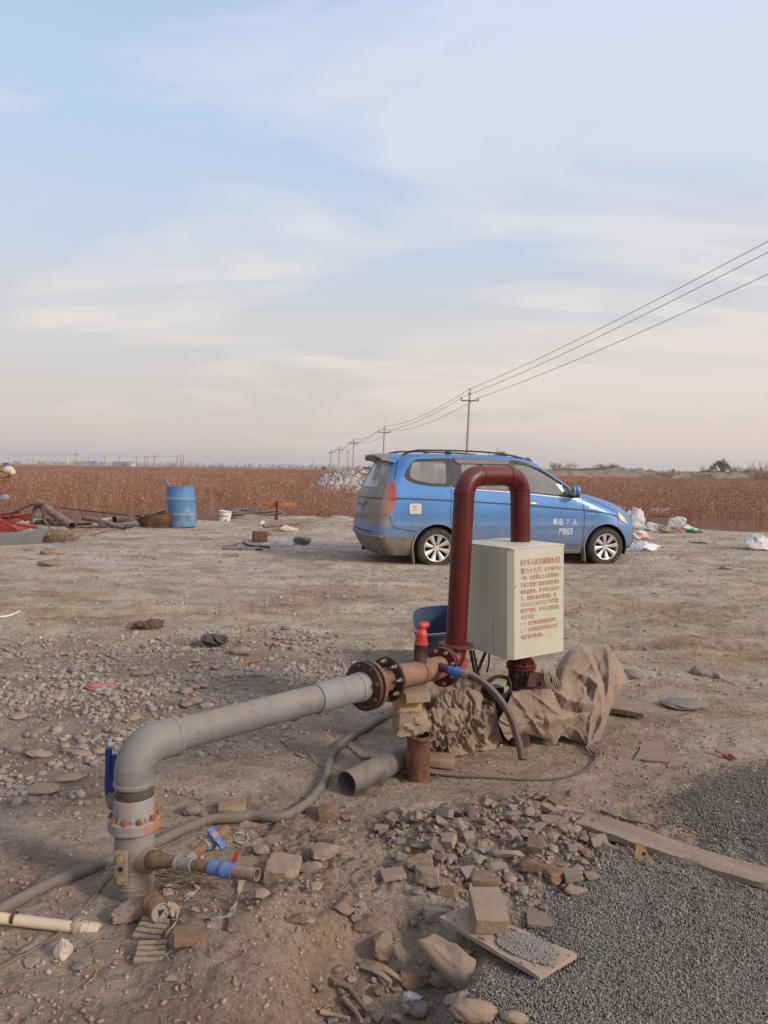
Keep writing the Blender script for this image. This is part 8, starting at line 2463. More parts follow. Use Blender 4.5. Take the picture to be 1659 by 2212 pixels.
# -- power line
M_POLE = mat_plain('pole_wood', C(150, 128, 104), .9, 0, .15, .1, 4, .2)
M_CONC = mat_plain('pole_concrete', C(170, 158, 138), .9, 0, .12, .1, 4, .2)
M_LINE_ = mat_plain('line_wire', C(120, 112, 110), .6, 0, .1, 0, 4, 0)
M_INS = mat_plain('insulator', C(110, 96, 92), .4)
LDIR = Vector((-8.67, 68, 0)).normalized(); LPER = Vector((LDIR.y, -LDIR.x, 0))
def pole(x, y, top, label, lean=0.02, arm=.95, rad=.15, group='power poles of the line behind the van', mat=None, parts=True, armz=.95):
 b = Vector((x, y, hz(x, y) if y < 200 else .1)); o = empty('power_pole', b, label, 'power pole', group)
 t_ = Vector((x + (top - b.z) * lean, y, top)); W_ = dict(parent=o, world=True)
 MB().tube([b - Vector((0, 0, .3)), t_], [rad, rad * .62], 14).build('pole', mat or M_CONC, **W_)
 at_ = t_ + Vector((0, 0, -armz)); ends = []
 k = rad / .15
 if parts:
  MB().box(at_ + Vector((0, -rad * .8, 0)), (arm * 2, .08 * k, .09 * k), math.atan2(LPER.y, LPER.x), .01, 1).build('crossarm', M_RUSTDARK, **W_)
  MB().box(t_ + Vector((0, -rad * .2, -.22)), (.36 * k, .08 * k, .08 * k), math.atan2(LPER.y, LPER.x), .01, 1).build('top_bracket', M_RUSTDARK, **W_)
 for s_ in (-1, 1, 0):
  q = t_ + Vector((0, 0, .02)) if s_ == 0 else at_ + LPER * s_ * (arm - .08) + Vector((0, 0, .04))
  if parts:
   MB().lathe([(.02 * k, 0), (.025 * k, .1), (.09 * k, .11), (.05 * k, .17), (.085 * k, .18), (.045 * k, .27)], q, n=10).build('insulator', M_INS, **W_)
  ends.append(q + Vector((0, 0, .29)))
 return ends
chain = []
chain.append(pole(17.4, 12.0, 11.3, 'power pole nearest the viewer, outside the picture on the right', 0, armz=.9))
x1 = P(1006, 1000, 80).x
chain.append(pole(x1, 80, P(1012, 846, 80).z, 'tallest power pole, rising straight behind the blue van roof', .030, rad=.17))
for (u, v, Y, lab) in ((828, 923.5, 148, 'second tallest power pole, just left of the van roof'), (763.0, 950.5, 215, 'power pole whose foot is hidden by the cotton heap, third along the wires'),
        (732.2, 966.5, 290, 'power pole left of the third one, fourth along the wires'), (714.5, 973, 342, 'power pole at the left end of the visible line')):
 p = P(u, v, Y); chain.append(pole(p.x, Y, p.z, lab, .025, arm=1.0 + Y / 700, rad=.15 + Y / 2200))
for i, nm in enumerate(('left', 'right', 'top')):
 mb = MB()
 for k in range(len(chain) - 1):
  a, b = chain[k][i], chain[k + 1][i]; L_ = (b - a).length
  sag = .55 if k == 0 else .9 if k < 3 else 1.2
  pts = [a.lerp(b, t_) - Vector((0, 0, 4 * sag * t_ * (1 - t_))) for t_ in np.linspace(0, 1, 22)]
  mb.tube(pts, list(.009 + .00016 * np.array([p.y for p in pts])), 5, cap=False)
 tag(mb.build('overhead_wire', M_LINE_, sharp=0, fix=False), {'left': 'overhead wire carried on the left insulators of the crossarms', 'right': 'overhead wire carried on the right insulators, lowest of the three', 'top': 'overhead wire running over the pole tops, highest of the three'}[nm], 'wire')
for (u, v, lab) in ((750.5, 974, 'lone power pole between the third and the tallest poles'), (676.7, 991, 'small faint pole over the field left of the cotton heap'), (802.6, 992.5, 'small faint pole just left of the van tailgate')):
 hor = 1000.5 + .0152 * u; Y = 8.4 * FPX / (hor - v); p = P(u, v, Y); pole(p.x, Y, p.z, lab, .02, arm=1.3, rad=.16 + Y / 2600, group=None)
# poles far off on the left, before and behind the village
FP_ = [(zA, x, y) for x, y in ((120, 250), (165, 255), (202, 258), (290, 258), (348, 245), (380, 245), (437, 250), (495, 250), (565, 256), (628, 240), (668, 262), (703, 240), (765, 256), (780, 240), (875, 238), (940, 262), (970, 240), (1077, 228), (1117, 236), (1148, 238), (1175, 222), (1387, 222), (1587, 222))] + [(zB, x, y) for x, y in ((482, 222), (592, 226), (627, 218))]
for i, (mp, x, y) in enumerate(FP_):
 u, v = mp(x, y); hor = 1000.5 + .0152 * u; Y = 8.2 * FPX / max(6, hor - v); p = P(u, v, Y)
 pole(p.x, Y, p.z, 'faint distant power pole standing along the village on the far left', .0, arm=1.6, rad=.22 + Y / 4200, group='distant poles along the village', parts=(y < 235), mat=M_POLE)
for (mp, x, y, lab, kk) in ((zA, 1015, 175, 'dark far pole with a wide head, tallest over the village', 1.3), (zB, 725, 200, 'plain thick far pole right of the pale sheds', 1.2), (zB, 1025, 205, 'far pole with insulator clusters beside a grey bush', 1.2)):
 u, v = mp(x, y); hor = 1000.5 + .0152 * u; Y = 8.8 * FPX / (hor - v); p = P(u, v, Y); pole(p.x, Y, p.z, lab, .0, arm=1.7, rad=.40, group=None, mat=M_POLE, armz=1.2)
u, v = zB(1088, 197); hor = 1000.5 + .0152 * u; Y = 9.2 * FPX / (hor - v); p = P(u, v, Y); o = empty('lattice_mast', (p.x, Y, .1), 'far twin legged lattice mast standing alone right of the poles', 'mast')
mb = MB()
for s_ in (-1, 1): mb.tube([(p.x + s_ * 1.3, Y, .1), (p.x + s_ * 1.2, Y, p.z)], .3, 6)
mb.build('leg', M_POLE, o, world=True)
mb = MB()
for k in range(5): mb.box((p.x, Y, 2 + k * (p.z - 2.5) / 4), (3.4, .3, .3))
mb.build('rung', M_POLE, o, world=True)
u0, v0 = 0, 977
mb = MB()
for (ua, va, ub, vb, Y) in ((-40, 977, 165, 980, 820), (165, 980, 375, 986, 760), (-40, 981, 165, 984, 820)):
 a, b = P(ua, va, Y), P(ub, vb, Y * .95); mb.tube([a.lerp(b, t_) - Vector((0, 0, 3 * t_ * (1 - t_))) for t_ in np.linspace(0, 1, 10)], .10, 4)
tag(mb.build('overhead_wire', M_LINE_, sharp=0), 'faint overhead wires above the distant village on the left', 'wire')
# -- far houses
def house(mp, x0, x1, yt, yb, Y, wall, roof, lab, win=3, roofh=.5, shed=False):
 a = P(*mp(x0, yb), Y); b = P(*mp(x1, yb), Y); t_ = P(*mp(x0, yt), Y)
 w = b.x - a.x; h = max(2.2, t_.z + .3); cx = (a.x + b.x) / 2
 o = empty('house', (cx, Y, 0), lab, 'house'); W_ = dict(parent=o, world=True)
 MB().box((cx, Y + 3, h / 2), (w, 6, h)).build('wall', mat_plain('hw%s' % str(wall), C(*wall), .9, 0, .08, .1, .3, 0), **W_)
 MB().prism([(-w / 2 - .3, -.2), (w / 2 + .3, -.2), (w / 2 + .3, 6.3), (-w / 2 - .3, 6.3)], h + .003, h + roofh, Matrix.Translation((cx, Y, 0))).build('roof', mat_plain('hr%s' % str(roof), C(*roof), .8, 0, .08, .1, .3, 0), **W_)
 for k in range(win):
  xx = cx - w / 2 + w * (k + .5) / win
  MB().box((xx, Y - .02, h * .5), (w / win * .38, .08, h * .38)).build('window' if k else 'door', mat_plain('far_dark', C(96, 90, 92), .6), **W_)
HS = [(zA, 175, 270, 288, 305, 1150, (168, 152, 144), (176, 160, 152), 'pale distant shed at the far left edge of the village', 3),
   (zA, 508, 610, 289, 318, 980, (174, 146, 134), (150, 138, 134), 'pinkish distant house with a dark gateway on its left', 4),
   (zA, 640, 700, 294, 318, 960, (196, 186, 176), (150, 140, 136), 'small whitish distant house right of the pinkish one', 2),
   (zA, 704, 762, 298, 318, 950, (160, 144, 134), (142, 130, 126), 'low brown distant house beside the small whitish one', 2),
   (zA, 798, 850, 305, 319, 930, (150, 134, 128), (128, 120, 120), 'lowest and darkest distant shed in a gap of the village', 2),
   (zA, 960, 1070, 291, 330, 860, (166, 146, 136), (128, 120, 120), 'long brownish distant house left of the blue roofed one', 4),
   (zA, 1075, 1185, 288, 330, 850, (172, 152, 140), (134, 126, 124), 'pale brown distant house with many openings beside the tall pole', 5),
   (zA, 1190, 1268, 289, 328, 850, (116, 122, 160), (104, 112, 152), 'distant house with blue walls and roof', 3),
   (zA, 1318, 1392, 306, 328, 820, (160, 146, 136), (132, 124, 120), 'small distant house right of the blue one', 2),
   (zB, 162, 400, 298, 344, 700, (136, 122, 114), (122, 114, 112), 'longest dark grey distant shed near the middle left', 6),
   (zB, 360, 412, 303, 344, 696, (170, 160, 150), (150, 142, 138), 'pale end building of the long dark shed', 1),
   (zB, 414, 440, 318, 342, 700, (204, 192, 182), (186, 176, 168), 'tiny white hut beside the long dark shed', 1),
   (zB, 445, 530, 322, 344, 720, (166, 150, 136), (150, 138, 130), 'low yellowish wall like shed right of the white hut', 3)]
for h in HS: house(*h)
mb = MB(); pA, pB = P(*zA(-60, 318), 1000), P(*zB(700, 352), 720)
mb.box(((pA.x + pB.x) / 2, 900, .7), ((pB.x - pA.x), 1, 1.2), -.15); tag(mb.build('village_wall', mat_plain('mudwall', C(168, 148, 136), .9, 0, .1, 0, .05, 0)), 'low pale mud wall running along the front of the distant village', 'wall')
# -- dry bushes and trees
def shrub_mesh(seed, n=150, h=2.0, w=1.6, col=((150, 122, 104), (166, 138, 118), (128, 102, 88)), r=.02, depth=2):
 rg = np.random.default_rng(seed); V, F, Cc = [], [], []
 def br(p, d, L, r_, lv):
  q = p + d * L; c = col[rg.integers(0, len(col))]; twig_tube(V, F, Cc, p, q, r_, r_ * .6, c)
  if lv == 0: return
  for _ in range(rg.integers(3, 5)):
   d2 = d + rg.normal(0, .42, 3); d2[2] += .12; d2 /= np.linalg.norm(d2); br(p + d * L * rg.uniform(.45, 1), d2, L * rg.uniform(.5, .8), r_ * .62, lv - 1)
 for _ in range(n):
  a = rg.uniform(0, 6.28); s_ = rg.uniform(0, 1) ** .6
  d = np.array([math.cos(a) * s_ * w / h, math.sin(a) * s_ * w / h, 1.0]); d /= np.linalg.norm(d)
  br(np.array([math.cos(a), math.sin(a), 0]) * w * .3 * s_, d, h * rg.uniform(.12, .5), r, depth)
 return tone_mesh('shrub', V, F, Cc)
def tree_mesh(seed, h=4.4, r=.12, levels=5):
 rg = np.random.default_rng(seed); V, F, Cc = [], [], []; V2, F2, C2 = [], [], []
 def br(p, d, L, r_, lv):
  q = p + d * L; c = [(134, 110, 94), (148, 124, 106), (118, 96, 84)][rg.integers(0, 3)]
  A_ = (V, F, Cc) if lv >= levels - 1 else (V2, F2, C2)
  twig_tube(*A_, p, q, r_, r_ * .7, c, 5 if lv > 2 else 3)
  if lv == 0: return
  for _ in range(rg.integers(3, 5) if lv > 1 else 4):
   d2 = d + rg.normal(0, .40, 3); d2[2] += .05; d2 /= np.linalg.norm(d2); br(p + d * L * rg.uniform(.6, 1), d2, L * rg.uniform(.62, .82), r_ * .62, lv - 1)
 for k in range(7):
  a = 2 * math.pi * k / 7 + rg.uniform(0, 1); q_ = rg.uniform(.2, 1.1); d = np.array([math.cos(a) * q_, math.sin(a) * q_, 1.]); d /= np.linalg.norm(d)
  br(np.array([math.cos(a) * .12, math.sin(a) * .12, 0]), d, h * .20, r, levels)
 return tone_mesh('trunk', V, F, Cc), tone_mesh('crown', V2, F2, C2)
SM = [shrub_mesh(200 + i, 24, 1.7, 1.5, r=.022) for i in range(4)] + [shrub_mesh(300 + i, 9, 1.4, .5, r=.022) for i in range(3)]
for m_ in SM: m_.materials.append(MSTALK)
BK = []
def shrub(mp, x, yb, wpx, hpx, Y, lab, grp=None, sparse=False, zoff=None):
 s = {zR: 3.523, zA: 6.144, zB: 6.144, zc_: 6.144}[mp]
 p = P(*mp(x, yb), Y); k = Y / FPX / s
 me = SM[(4 + len(BK) % 3) if sparse else len(BK) % 4]
 o = link('dry_shrub', me); BK.append(o); z_ = p.z
 o.location = (p.x, Y, z_ - .1); o.rotation_euler = (0, 0, len(BK) * 1.3)
 H_ = np.percentile([v.co.z for v in me.vertices], 97); W_ = 2 * np.percentile([abs(v.co.x) for v in me.vertices], 95)
 o.scale = (wpx * k / W_, wpx * k / W_, hpx * k / H_)
 tag(o, lab, 'shrub', grp)
# the dirt bank at the right
tops = [(-400, 338), (-60, 338), (60, 335), (130, 330), (200, 335), (300, 333), (370, 330), (430, 320), (470, 312), (530, 318), (570, 334), (640, 335), (700, 345), (800, 352), (950, 360), (1100, 354), (1200, 352), (1350, 354), (1480, 352), (1600, 350), (1800, 350), (2400, 352)]
mb_n = 260; YB = 152.
tx = np.array([P(*zR(x, y), YB).x for x, y in tops]); tz = np.array([P(*zR(x, y), YB).z for x, y in tops])
xs = np.linspace(tx[0], tx[-1], mb_n); rows = np.linspace(-1, 1, 25)
Xg, Rg = np.meshgrid(xs, rows); T = np.interp(Xg, tx, tz)
prof = np.clip(1 - np.abs(Rg) ** 1.7, 0, 1)
Yg = YB + Rg * 6.5 + 2.0 * fbm(Xg * .12, Rg * 1.1, 3)
Zg = .0 + (T - .1) * prof * (1 + .22 * fbm(Xg * .35, Rg * 1.7 + 4, 4, .6)) + .22 * (1 - np.abs(fbm(Xg * .55, Rg * 3, 3)) * 2) * prof
co = np.stack([Xg, Yg, Zg], -1).reshape(-1, 3); ii = np.arange(len(co)).reshape(Xg.shape)
q = np.stack([ii[:-1, :-1], ii[:-1, 1:], ii[1:, 1:], ii[1:, :-1]], -1).reshape(-1, 4)
t = NT('bank_dirt'); n = t.noise(.5, 8, .7, vec=t.pos()); c = t.ramp(n, [(.3, C(106, 92, 80)), (.5, C(136, 120, 104)), (.75, C(160, 146, 130))]); t.set(c, .95, 0, .1); t.bump(t.noise(2.5, 6, .7, vec=t.pos()), .8, .2)
o = link('dirt_bank', npmesh('dirt_bank', co, q), t.m); tag(o, 'long grey dirt bank closing the field on the right', 'bank', kind='structure')
Gp = 'dry shrubs along the top of the dirt bank'
for (x, yb, w, h, lab) in ((30, 335, 90, 52, 'dense reddish shrub on the bank just right of the van roof'), (110, 335, 100, 48, 'wide reddish shrub, second along the bank'), (185, 338, 50, 52, 'narrow upright shrub with a pointed top, third along the bank'),
         (250, 345, 70, 22, 'low orange tinted shrub in the dip of the bank'), (370, 332, 90, 40, 'broad shrub on the left slope of the bank hump'), (430, 325, 80, 34, 'shrub just left of the top of the bank hump'), (490, 320, 60, 30, 'low shrub on the very top of the bank hump'), (545, 335, 60, 22, 'low shrub right of the bank hump'),
         (680, 348, 50, 30, 'thin shrub alone on the middle of the bank'), (750, 362, 70, 28, 'dark low shrub on the middle of the bank'), (760, 395, 90, 30, 'brown low bush at the foot of the bank'), (880, 395, 150, 44, 'wide dark bush patch against the foot of the bank'),
         (936, 362, 40, 34, 'upright shrub above the wide dark bush patch'), (1180, 358, 70, 44, 'sparse shrub left of the round bare tree'), (1130, 395, 110, 38, 'dark bush low on the bank left of the round bare tree'), (1225, 395, 100, 32, 'dark bush low on the bank below the round bare tree'),
         (1405, 362, 90, 46, 'sparse shrub right beside the round bare tree'), (1470, 360, 90, 46, 'middle one of the sparse shrubs right of the bare tree'), (1535, 360, 90, 42, 'sparse shrub just left of the big bush at the right edge'), (1580, 400, 60, 50, 'brown bush at the foot of the big bush at the right edge'), (1660, 410, 130, 80, 'bush in front of the big bush at the right edge')):
 shrub(zR, x, yb, w, h, YB - (6 if yb > 380 else 1.5), lab, Gp, sparse=h / w > .9)
shrub(zR, 1632, 405, 170, 118, 146., 'big bare bush rising at the right edge of the photo', None)
tm, cm = tree_mesh(7, 4.4, .09)
p = P(*zR(1305, 362), 150.); o = empty('bare_tree', (p.x, 150., p.z - .2), 'round bare tree on the dirt bank, the tallest plant on the right', 'tree')
tm.materials.append(MSTALK); cm.materials.append(MSTALK); link('trunk', tm, None, o); link('crown', cm, None, o)
zt = max(v.co.z for v in cm.vertices); wx = max(abs(v.co.x) for v in cm.vertices)
kk = (362 - 240) / 3.523 * 150 / FPX; kw = 78 / 3.523 * 150 / FPX; o.scale = (kw / wx, kw / wx, kk / zt)
tm2, cm2 = tree_mesh(9, 4.0); tm2.materials.append(MSTALK); cm2.materials.append(MSTALK)
for (mp, x, yb, w, h, Y, lab) in ((zc_, 650, 715, 76, 62, 420., 'round bare tree beside the line of poles left of the cotton heap'),):
 p = P(*mp(x, yb), Y); o = empty('bare_tree', (p.x, Y, .1), lab, 'tree'); link('trunk', tm2, None, o); link('crown', cm2, None, o)
 zt = max(v.co.z for v in cm2.vertices); wx = max(abs(v.co.x) for v in cm2.vertices); o.scale = (w / 2 / 6.144 * Y / FPX / wx, w / 2 / 6.144 * Y / FPX / wx, h / 6.144 * Y / FPX / zt)
p = P(1080, 990, 110.); o = empty('bare_tree', (p.x, 110., .1), 'bare tree top showing over the middle of the van roof', 'tree'); link('trunk', tm2, None, o); link('crown', cm2, None, o)
zt = max(v.co.z for v in cm2.vertices); wx = max(abs(v.co.x) for v in cm2.vertices); k_ = (P(1080, 966, 110.).z - .1); o.scale = (1.9 / wx, 1.9 / wx, k_ / zt)
for (mp, x, yb, w, h, Y, lab) in ((zc_, 540, 712, 54, 30, 330., 'dark low bush left of the round bare tree by the poles'), (zc_, 45, 705, 60, 44, 520., 'greyish far bush at the middle of the horizon'), (zc_, 95, 706, 40, 24, 520., 'smaller far bush right of the greyish one'),
          (zc_, 990, 722, 90, 36, 300., 'low bush behind the cotton heap'), (zc_, 1075, 722, 50, 38, 300., 'second low bush behind the cotton heap, nearer the van'), (zB, 970, 348, 60, 36, 640., 'grey far bush beside the far pole with insulator clusters'), (zB, 1100, 356, 70, 18, 600., 'dark low bush at the foot of the lattice mast'),
          (zB, 1490, 362, 90, 20, 500., 'dark flat bush on the horizon above the blue drum'), (zB, 1612, 366, 60, 34, 500., 'far bush right of the dark flat one'), (zB, 1282, 372, 26, 18, 420., 'tiny dark bush out in the field above the drum'), (zB, 555, 360, 28, 20, 420., 'tiny dark clump in the field below the sheds'),
          (zA, 432, 334, 20, 14, 500., 'tiny dark clump in the field at the far left'), (zA, 500, 326, 60, 18, 600., 'low brownish bush in front of the pinkish house'), (zA, 60, 312, 110, 14, 700., 'flat brownish bush strip at the left edge'), (zB, 596, 340, 34, 40, 660., 'bush under the twin poles right of the sheds'), (zB, 915, 358, 14, 22, 430., 'small dark figure like clump in the far field')):
 shrub(mp, x, yb, w, h, Y, lab)
# far tree line melting into the haze on the right and centre
mbV, mbF, mbC = [], [], []
rg = np.random.default_rng(17)
for k in range(900):
 x = rg.uniform(-560, 900); Y = rg.uniform(1300, 1500); h = rg.uniform(2, 7); blob(mbV, mbF, mbC, (x, Y, h * .4), h * .8, [(150, 138, 134), (160, 148, 142)][k % 2], rg)
me = tone_mesh('treeline', mbV, mbF, mbC); tag(link('treeline', me, MSTALK), 'pale tree line along the horizon', 'trees', kind='stuff')
# -- heap of cotton waste
hp_ = [(395, 990), (440, 945), (530, 890), (640, 790), (740, 775), (850, 742), (1000, 735), (1090, 772), (1200, 832), (1260, 880), (1300, 985)]
YH = 45.
hx = np.array([P(*zc_(x, y), YH).x for x, y in hp_]); hh = np.array([P(*zc_(x, y), YH).z for x, y in hp_])
xs = np.linspace(hx[0], hx[-1], 150); rw = np.linspace(-1, 1, 60); Xg, Rg = np.meshgrid(xs, rw); T = np.clip(np.interp(Xg, hx, hh), .1, 9) - .1
Zg = .05 + T * np.clip(1 - np.abs(Rg) ** 1.6, 0, 1) * (1 + .12 * fbm(Xg * 2, Rg * 3, 3)) + .09 * (1 - np.abs(fbm(Xg * 5, Rg * 8, 4, .65)) * 2) * np.clip(1 - Rg ** 2, 0, 1)
Yg = YH + .3 + Rg * 1.7 + .15 * fbm(Xg * 4, Rg * 6, 3)
co = np.stack([Xg, Yg, Zg], -1).reshape(-1, 3); ii = np.arange(len(co)).reshape(Xg.shape)
q = np.stack([ii[:-1, :-1], ii[:-1, 1:], ii[1:, 1:], ii[1:, :-1]], -1).reshape(-1, 4)
t = NT('cotton_waste'); n = t.noise(5, 8, .75); c = t.ramp(n, [(.3, C(112, 98, 88)), (.45, C(164, 152, 143)), (.6, C(202, 193, 185))]); t.set(c, .95, 0, .1); t.bump(t.noise(14, 6, .7), 1.0, .08)
HP = link('cotton_heap', npmesh('cotton_heap', co, q), t.m); tag(HP, 'big whitish heap of waste cotton in the field left of the van', 'cotton heap')
p = (hx.mean(), YH, 0)
V, F, Cc = [], [], []
for k in range(1500):
 a = rg.integers(0, len(co)); v = co[a]
 if v[2] < .12: continue
 blob(V, F, Cc, v + np.array([0, 0, .01]), rg.uniform(.02, .06), [(208, 199, 191), (184, 172, 162), (140, 123, 110)][k % 3], rg)
link('loose_tufts', tone_mesh('loose_tufts', V, F, Cc), MSTALK, HP)
for (x, y, w, h, Y, m_, lab) in ((1165, 772, 62, 50, 62., M_WPL, 'white wrapped bundle standing between the cotton heap and the van'), (1215, 775, 70, 34, 60., M_WPL, 'low white sheet beside the white wrapped bundle'), (1280, 775, 60, 50, 58., M_WPL, 'white bundle half hidden by the tailgate of the van'),
         (1215, 712, 140, 34, 100., M_RUSTDARK, 'dark far heap of scrap left of the tailgate'), (760, 715, 90, 24, 130., M_RAG, 'pale yellowish far mound behind the cotton heap'), (1010, 722, 120, 20, 110., M_RAG, 'pale far rubble row behind the cotton heap')):
 p = P(*zc_(x, y), Y); k = Y / FPX / 6.144
 crumple('far_bundle', Vector((p.x, Y, max(.05, p.z))), (w * k, w * k * .6, h * k), m_, lab, 'bundle', int(x), .25, 3)
# -- blue drum
def GHY(u, v): return GH(u, v)
p = GH(389, 1141); p.y += .28; p.z = hz(p.x, p.y)
DR = empty('plastic_drum', p, 'upright blue plastic drum with a grey pipe end sticking out of it', 'drum')
M_DRUM = None
t = NT('blue_drum'); sp_ = t.n('ShaderNodeSeparateXYZ'); t.l(t.coord(), sp_.inputs[0])
n = t.noise(3, 6, .6); c = t.ramp(n, [(.3, C(66, 104, 140)), (.7, C(88, 128, 162))])
m1 = t.math('MULTIPLY', t.ramp(t.noise(7, 7, .7, loc=(2, 0, 4)), [(.50, 0.), (.56, .85)]), t.ramp(t.math('ADD', sp_.outputs[2], t.math('MULTIPLY', sp_.outputs[0], -.5)), [(.02, 1.0), (.40, 0.)]))
c = t.mix(m1, c, C(166, 142, 112)); c = t.mix(t.ramp(t.noise(11, 6, .7), [(.6, 0.), (.7, .6)]), c, C(146, 140, 130))
band = t.math('MAXIMUM', t.ramp(t.math('ABSOLUTE', t.math('SUBTRACT', sp_.outputs[2], .31)), [(.012, .55), (.03, 0.)]), t.ramp(t.math('ABSOLUTE', t.math('SUBTRACT', sp_.outputs[2], .66)), [(.012, .55), (.03, 0.)]))
c = t.mix(band, c, C(150, 158, 158)); t.set(c, .55, 0, .35); t.bump(n, .1, .01)
R_ = .315; Hd = .94
ax = Vector((-.085, 0, 1)).normalized()
MB().lathe([(R_ * .93, 0), (R_ * .97, .012), (R_ * .985, .06), (R_ * .99, .28), (R_ * 1.012, .30), (R_ * 1.012, .325), (R_ * .995, .345), (R_, .63), (R_ * 1.02, .65), (R_ * 1.02, .675), (R_ * 1.0, .695), (R_ * .985, .85), (R_ * .95, Hd - .03), (R_ * .965, Hd - .02), (R_ * .965, Hd), (R_ * .93, Hd), (R_ * .90, Hd - .05), (R_ * .90, .3), (.001, .28)], p, ax, 48, cap=False).build('drum_shell', t.m, DR, world=True)
a_, b_ = P(*zM(328, 40), p.y), P(*zM(388, 118), p.y - .05)
MB().tube([a_, b_ + (b_ - a_) * 1.6], .026, 14).build('pipe_piece', mat_plain('grey_pipe_bit', C(96, 100, 110), .6), sharp=40)
tag(bpy.data.objects['pipe_piece'], 'grey pipe end poking out of the blue drum', 'pipe')
# -- scrap and tools along the field edge
def pipe_piece(name, mp, a, b, wpx, Y0, Y1, mat, lab, cat='pipe', hollow=True, zfix=False):
 s = {zL: 6.144, zM: 3.84, zR: 3.523}[mp]
 A, B = P(*mp(*a), Y0), P(*mp(*b), Y1); r = wpx / s * (Y0 + Y1) / 2 / FPX / 2
 for q in (A, B):
  g = hz(q.x, q.y) + r * .9
  if zfix or q.z < g: q.z = g
 L = (B - A).length; d = (B - A).normalized()
 mb = MB().lathe([(r * .88, 0), (r, 0), (r, L), (r * .88, L), (r * .88, 0)] if hollow else [(.001, 0), (r, 0), (r, L), (.001, L)], A, d, 22, cap=False)
 return tag(mb.build(name, mat, sharp=45), lab, cat)
M_SCR = mat_rust('scrap_brown', (122, 98, 84), (146, 120, 102), (92, 72, 62), 7, .35)
M_SCRD = mat_rust('scrap_dark', (84, 66, 58), (104, 82, 70), (60, 48, 44), 8, .35)
pipe_piece('thick_pipe', zL, (500, 570), (955, 880), 112, 16.9, 15.7, M_SCR, 'thick brown pipe leaning from the red implement down to the ground')
pipe_piece('steel_rod', zL, (785, 632), (1700, 735), 16, 18.0, 16.8, M_RUSTDARK, 'long thin rusty rod reaching over the scrap to the basin', 'rod', False)
pipe_piece('scrap_pipe', zL, (1105, 768), (1340, 815), 62, 16.9, 16.5, M_SCR, 'short brown pipe lying on the scrap behind the coupling', zfix=False)
pipe_piece('scrap_pipe', zL, (1390, 835), (1655, 905), 66, 16.5, 16.2, M_SCR, 'brown pipe lying from the coupling towards the basin')
pipe_piece('scrap_pipe', zL, (1000, 890), (1170, 880), 40, 16.2, 16.3, M_RUSTPIPE, 'thin reddish pipe lying at the foot of the thick leaning pipe')
pipe_piece('steel_drum', zL, (1515, 790), (1700, 780), 90, 17.2, 17.6, M_SCRD, 'small rusty drum lying on its side behind the brown pipes', 'drum')
pipe_piece('steel_rod', zM, (0, 390), (150, 345), 15, 16.9, 17.2, M_SCRD, 'bent grey bar leaning on the rim of the basin', 'rod', False)
pipe_piece('steel_rod', zM, (130, 345), (330, 300), 12, 17.0, 17.6, M_SCRD, 'thin dark bar running behind the blue drum', 'rod', False)
p = P(*zL(1355, 840), 16.45); mb = MB().box(p, (.17, .2, .13), .3, .01); o = mb.build('pipe_coupling', M_SCRD); tag(o, 'square cast coupling between the two brown scrap pipes', 'coupling')
mb = MB(); A = GH(*zL(1150, 905)); mb.prism([(0, 0), (.95, -.05), (.98, .25), (.5, .33), (.02, .2)], .01, .03, Matrix.Translation(A) @ Matrix.Rotation(R(4), 4, 'X')); tag(mb.build('rubber_sheet', M_BLACKC), 'black rubber sheet lying under the brown scrap pipes', 'sheet')
# rusty flared basin
p = GH(*zM(235, 440)); p.y += .2
mb = MB(); rg_ = []
for f_, z_ in ((.70, 0.0), (.82, .10), (.95, .22), (1.0, .31), (.97, .31), (.80, .12), (.66, .03), (.001, .03)):
 rg_.append([p + Vector((math.copysign(abs(math.cos(a)) ** .75, math.cos(a)) * .46 * f_, math.copysign(abs(math.sin(a)) ** .75, math.sin(a)) * .28 * f_, z_ + .04 * math.cos(a) * (f_ > .9))) for a in np.linspace(0, 2 * math.pi, 33)[:-1]])
mb.ring_loft(rg_, cap=True); tag(mb.build('metal_basin', mat_rust('basin_rust', (92, 62, 42), (134, 92, 58), (62, 44, 34), 5, .2), sharp=40), 'rusty flared metal basin standing left of the blue drum', 'basin')
stick('lath', [zL(1215, 1000), zL(1430, 935)], 0.035, M_STICK, 'pale wooden slat lying before the scrap pipes', 'slat')
# grey channel at the left edge
a_, b_ = GH(-60, 1180), GH(*zL(565, 1118))
mb = MB(); L_ = (b_ - a_); n_ = 14; rg_ = []
for i in range(n_ + 1):
 p = a_ + L_ * i / n_; p.z = hz(p.x, p.y)
 rg_.append([p + Vector((0, y_, z_ + .015 * max(0, i - 9) * (y_ > .1))) for y_, z_ in ((-.02, .0), (.0, .14), (.02, .145), (.32, .16), (.34, .19), (.33, .14), (.03, .12), (.0, .02))])
mb.ring_loft(rg_); tag(mb.build('metal_channel', mat_plain('grey_sheet', C(104, 102, 98), .5, .2, .15, .35, 3)), 'bent grey sheet metal channel lying at the left edge', 'metal channel')
a_, b_ = P(*zL(380, 1055), 13.6), P(*zL(715, 990), 13.9); mb = MB().box(a_.lerp(b_, .5), ((b_ - a_).length, .16, .012), Matrix.Rotation(-math.asin((b_.z - a_.z) / (b_ - a_).length), 4, 'Y')); tag(mb.build('metal_strip', M_SCRD), 'bent rusty strip lying over the end of the grey channel', 'strip')
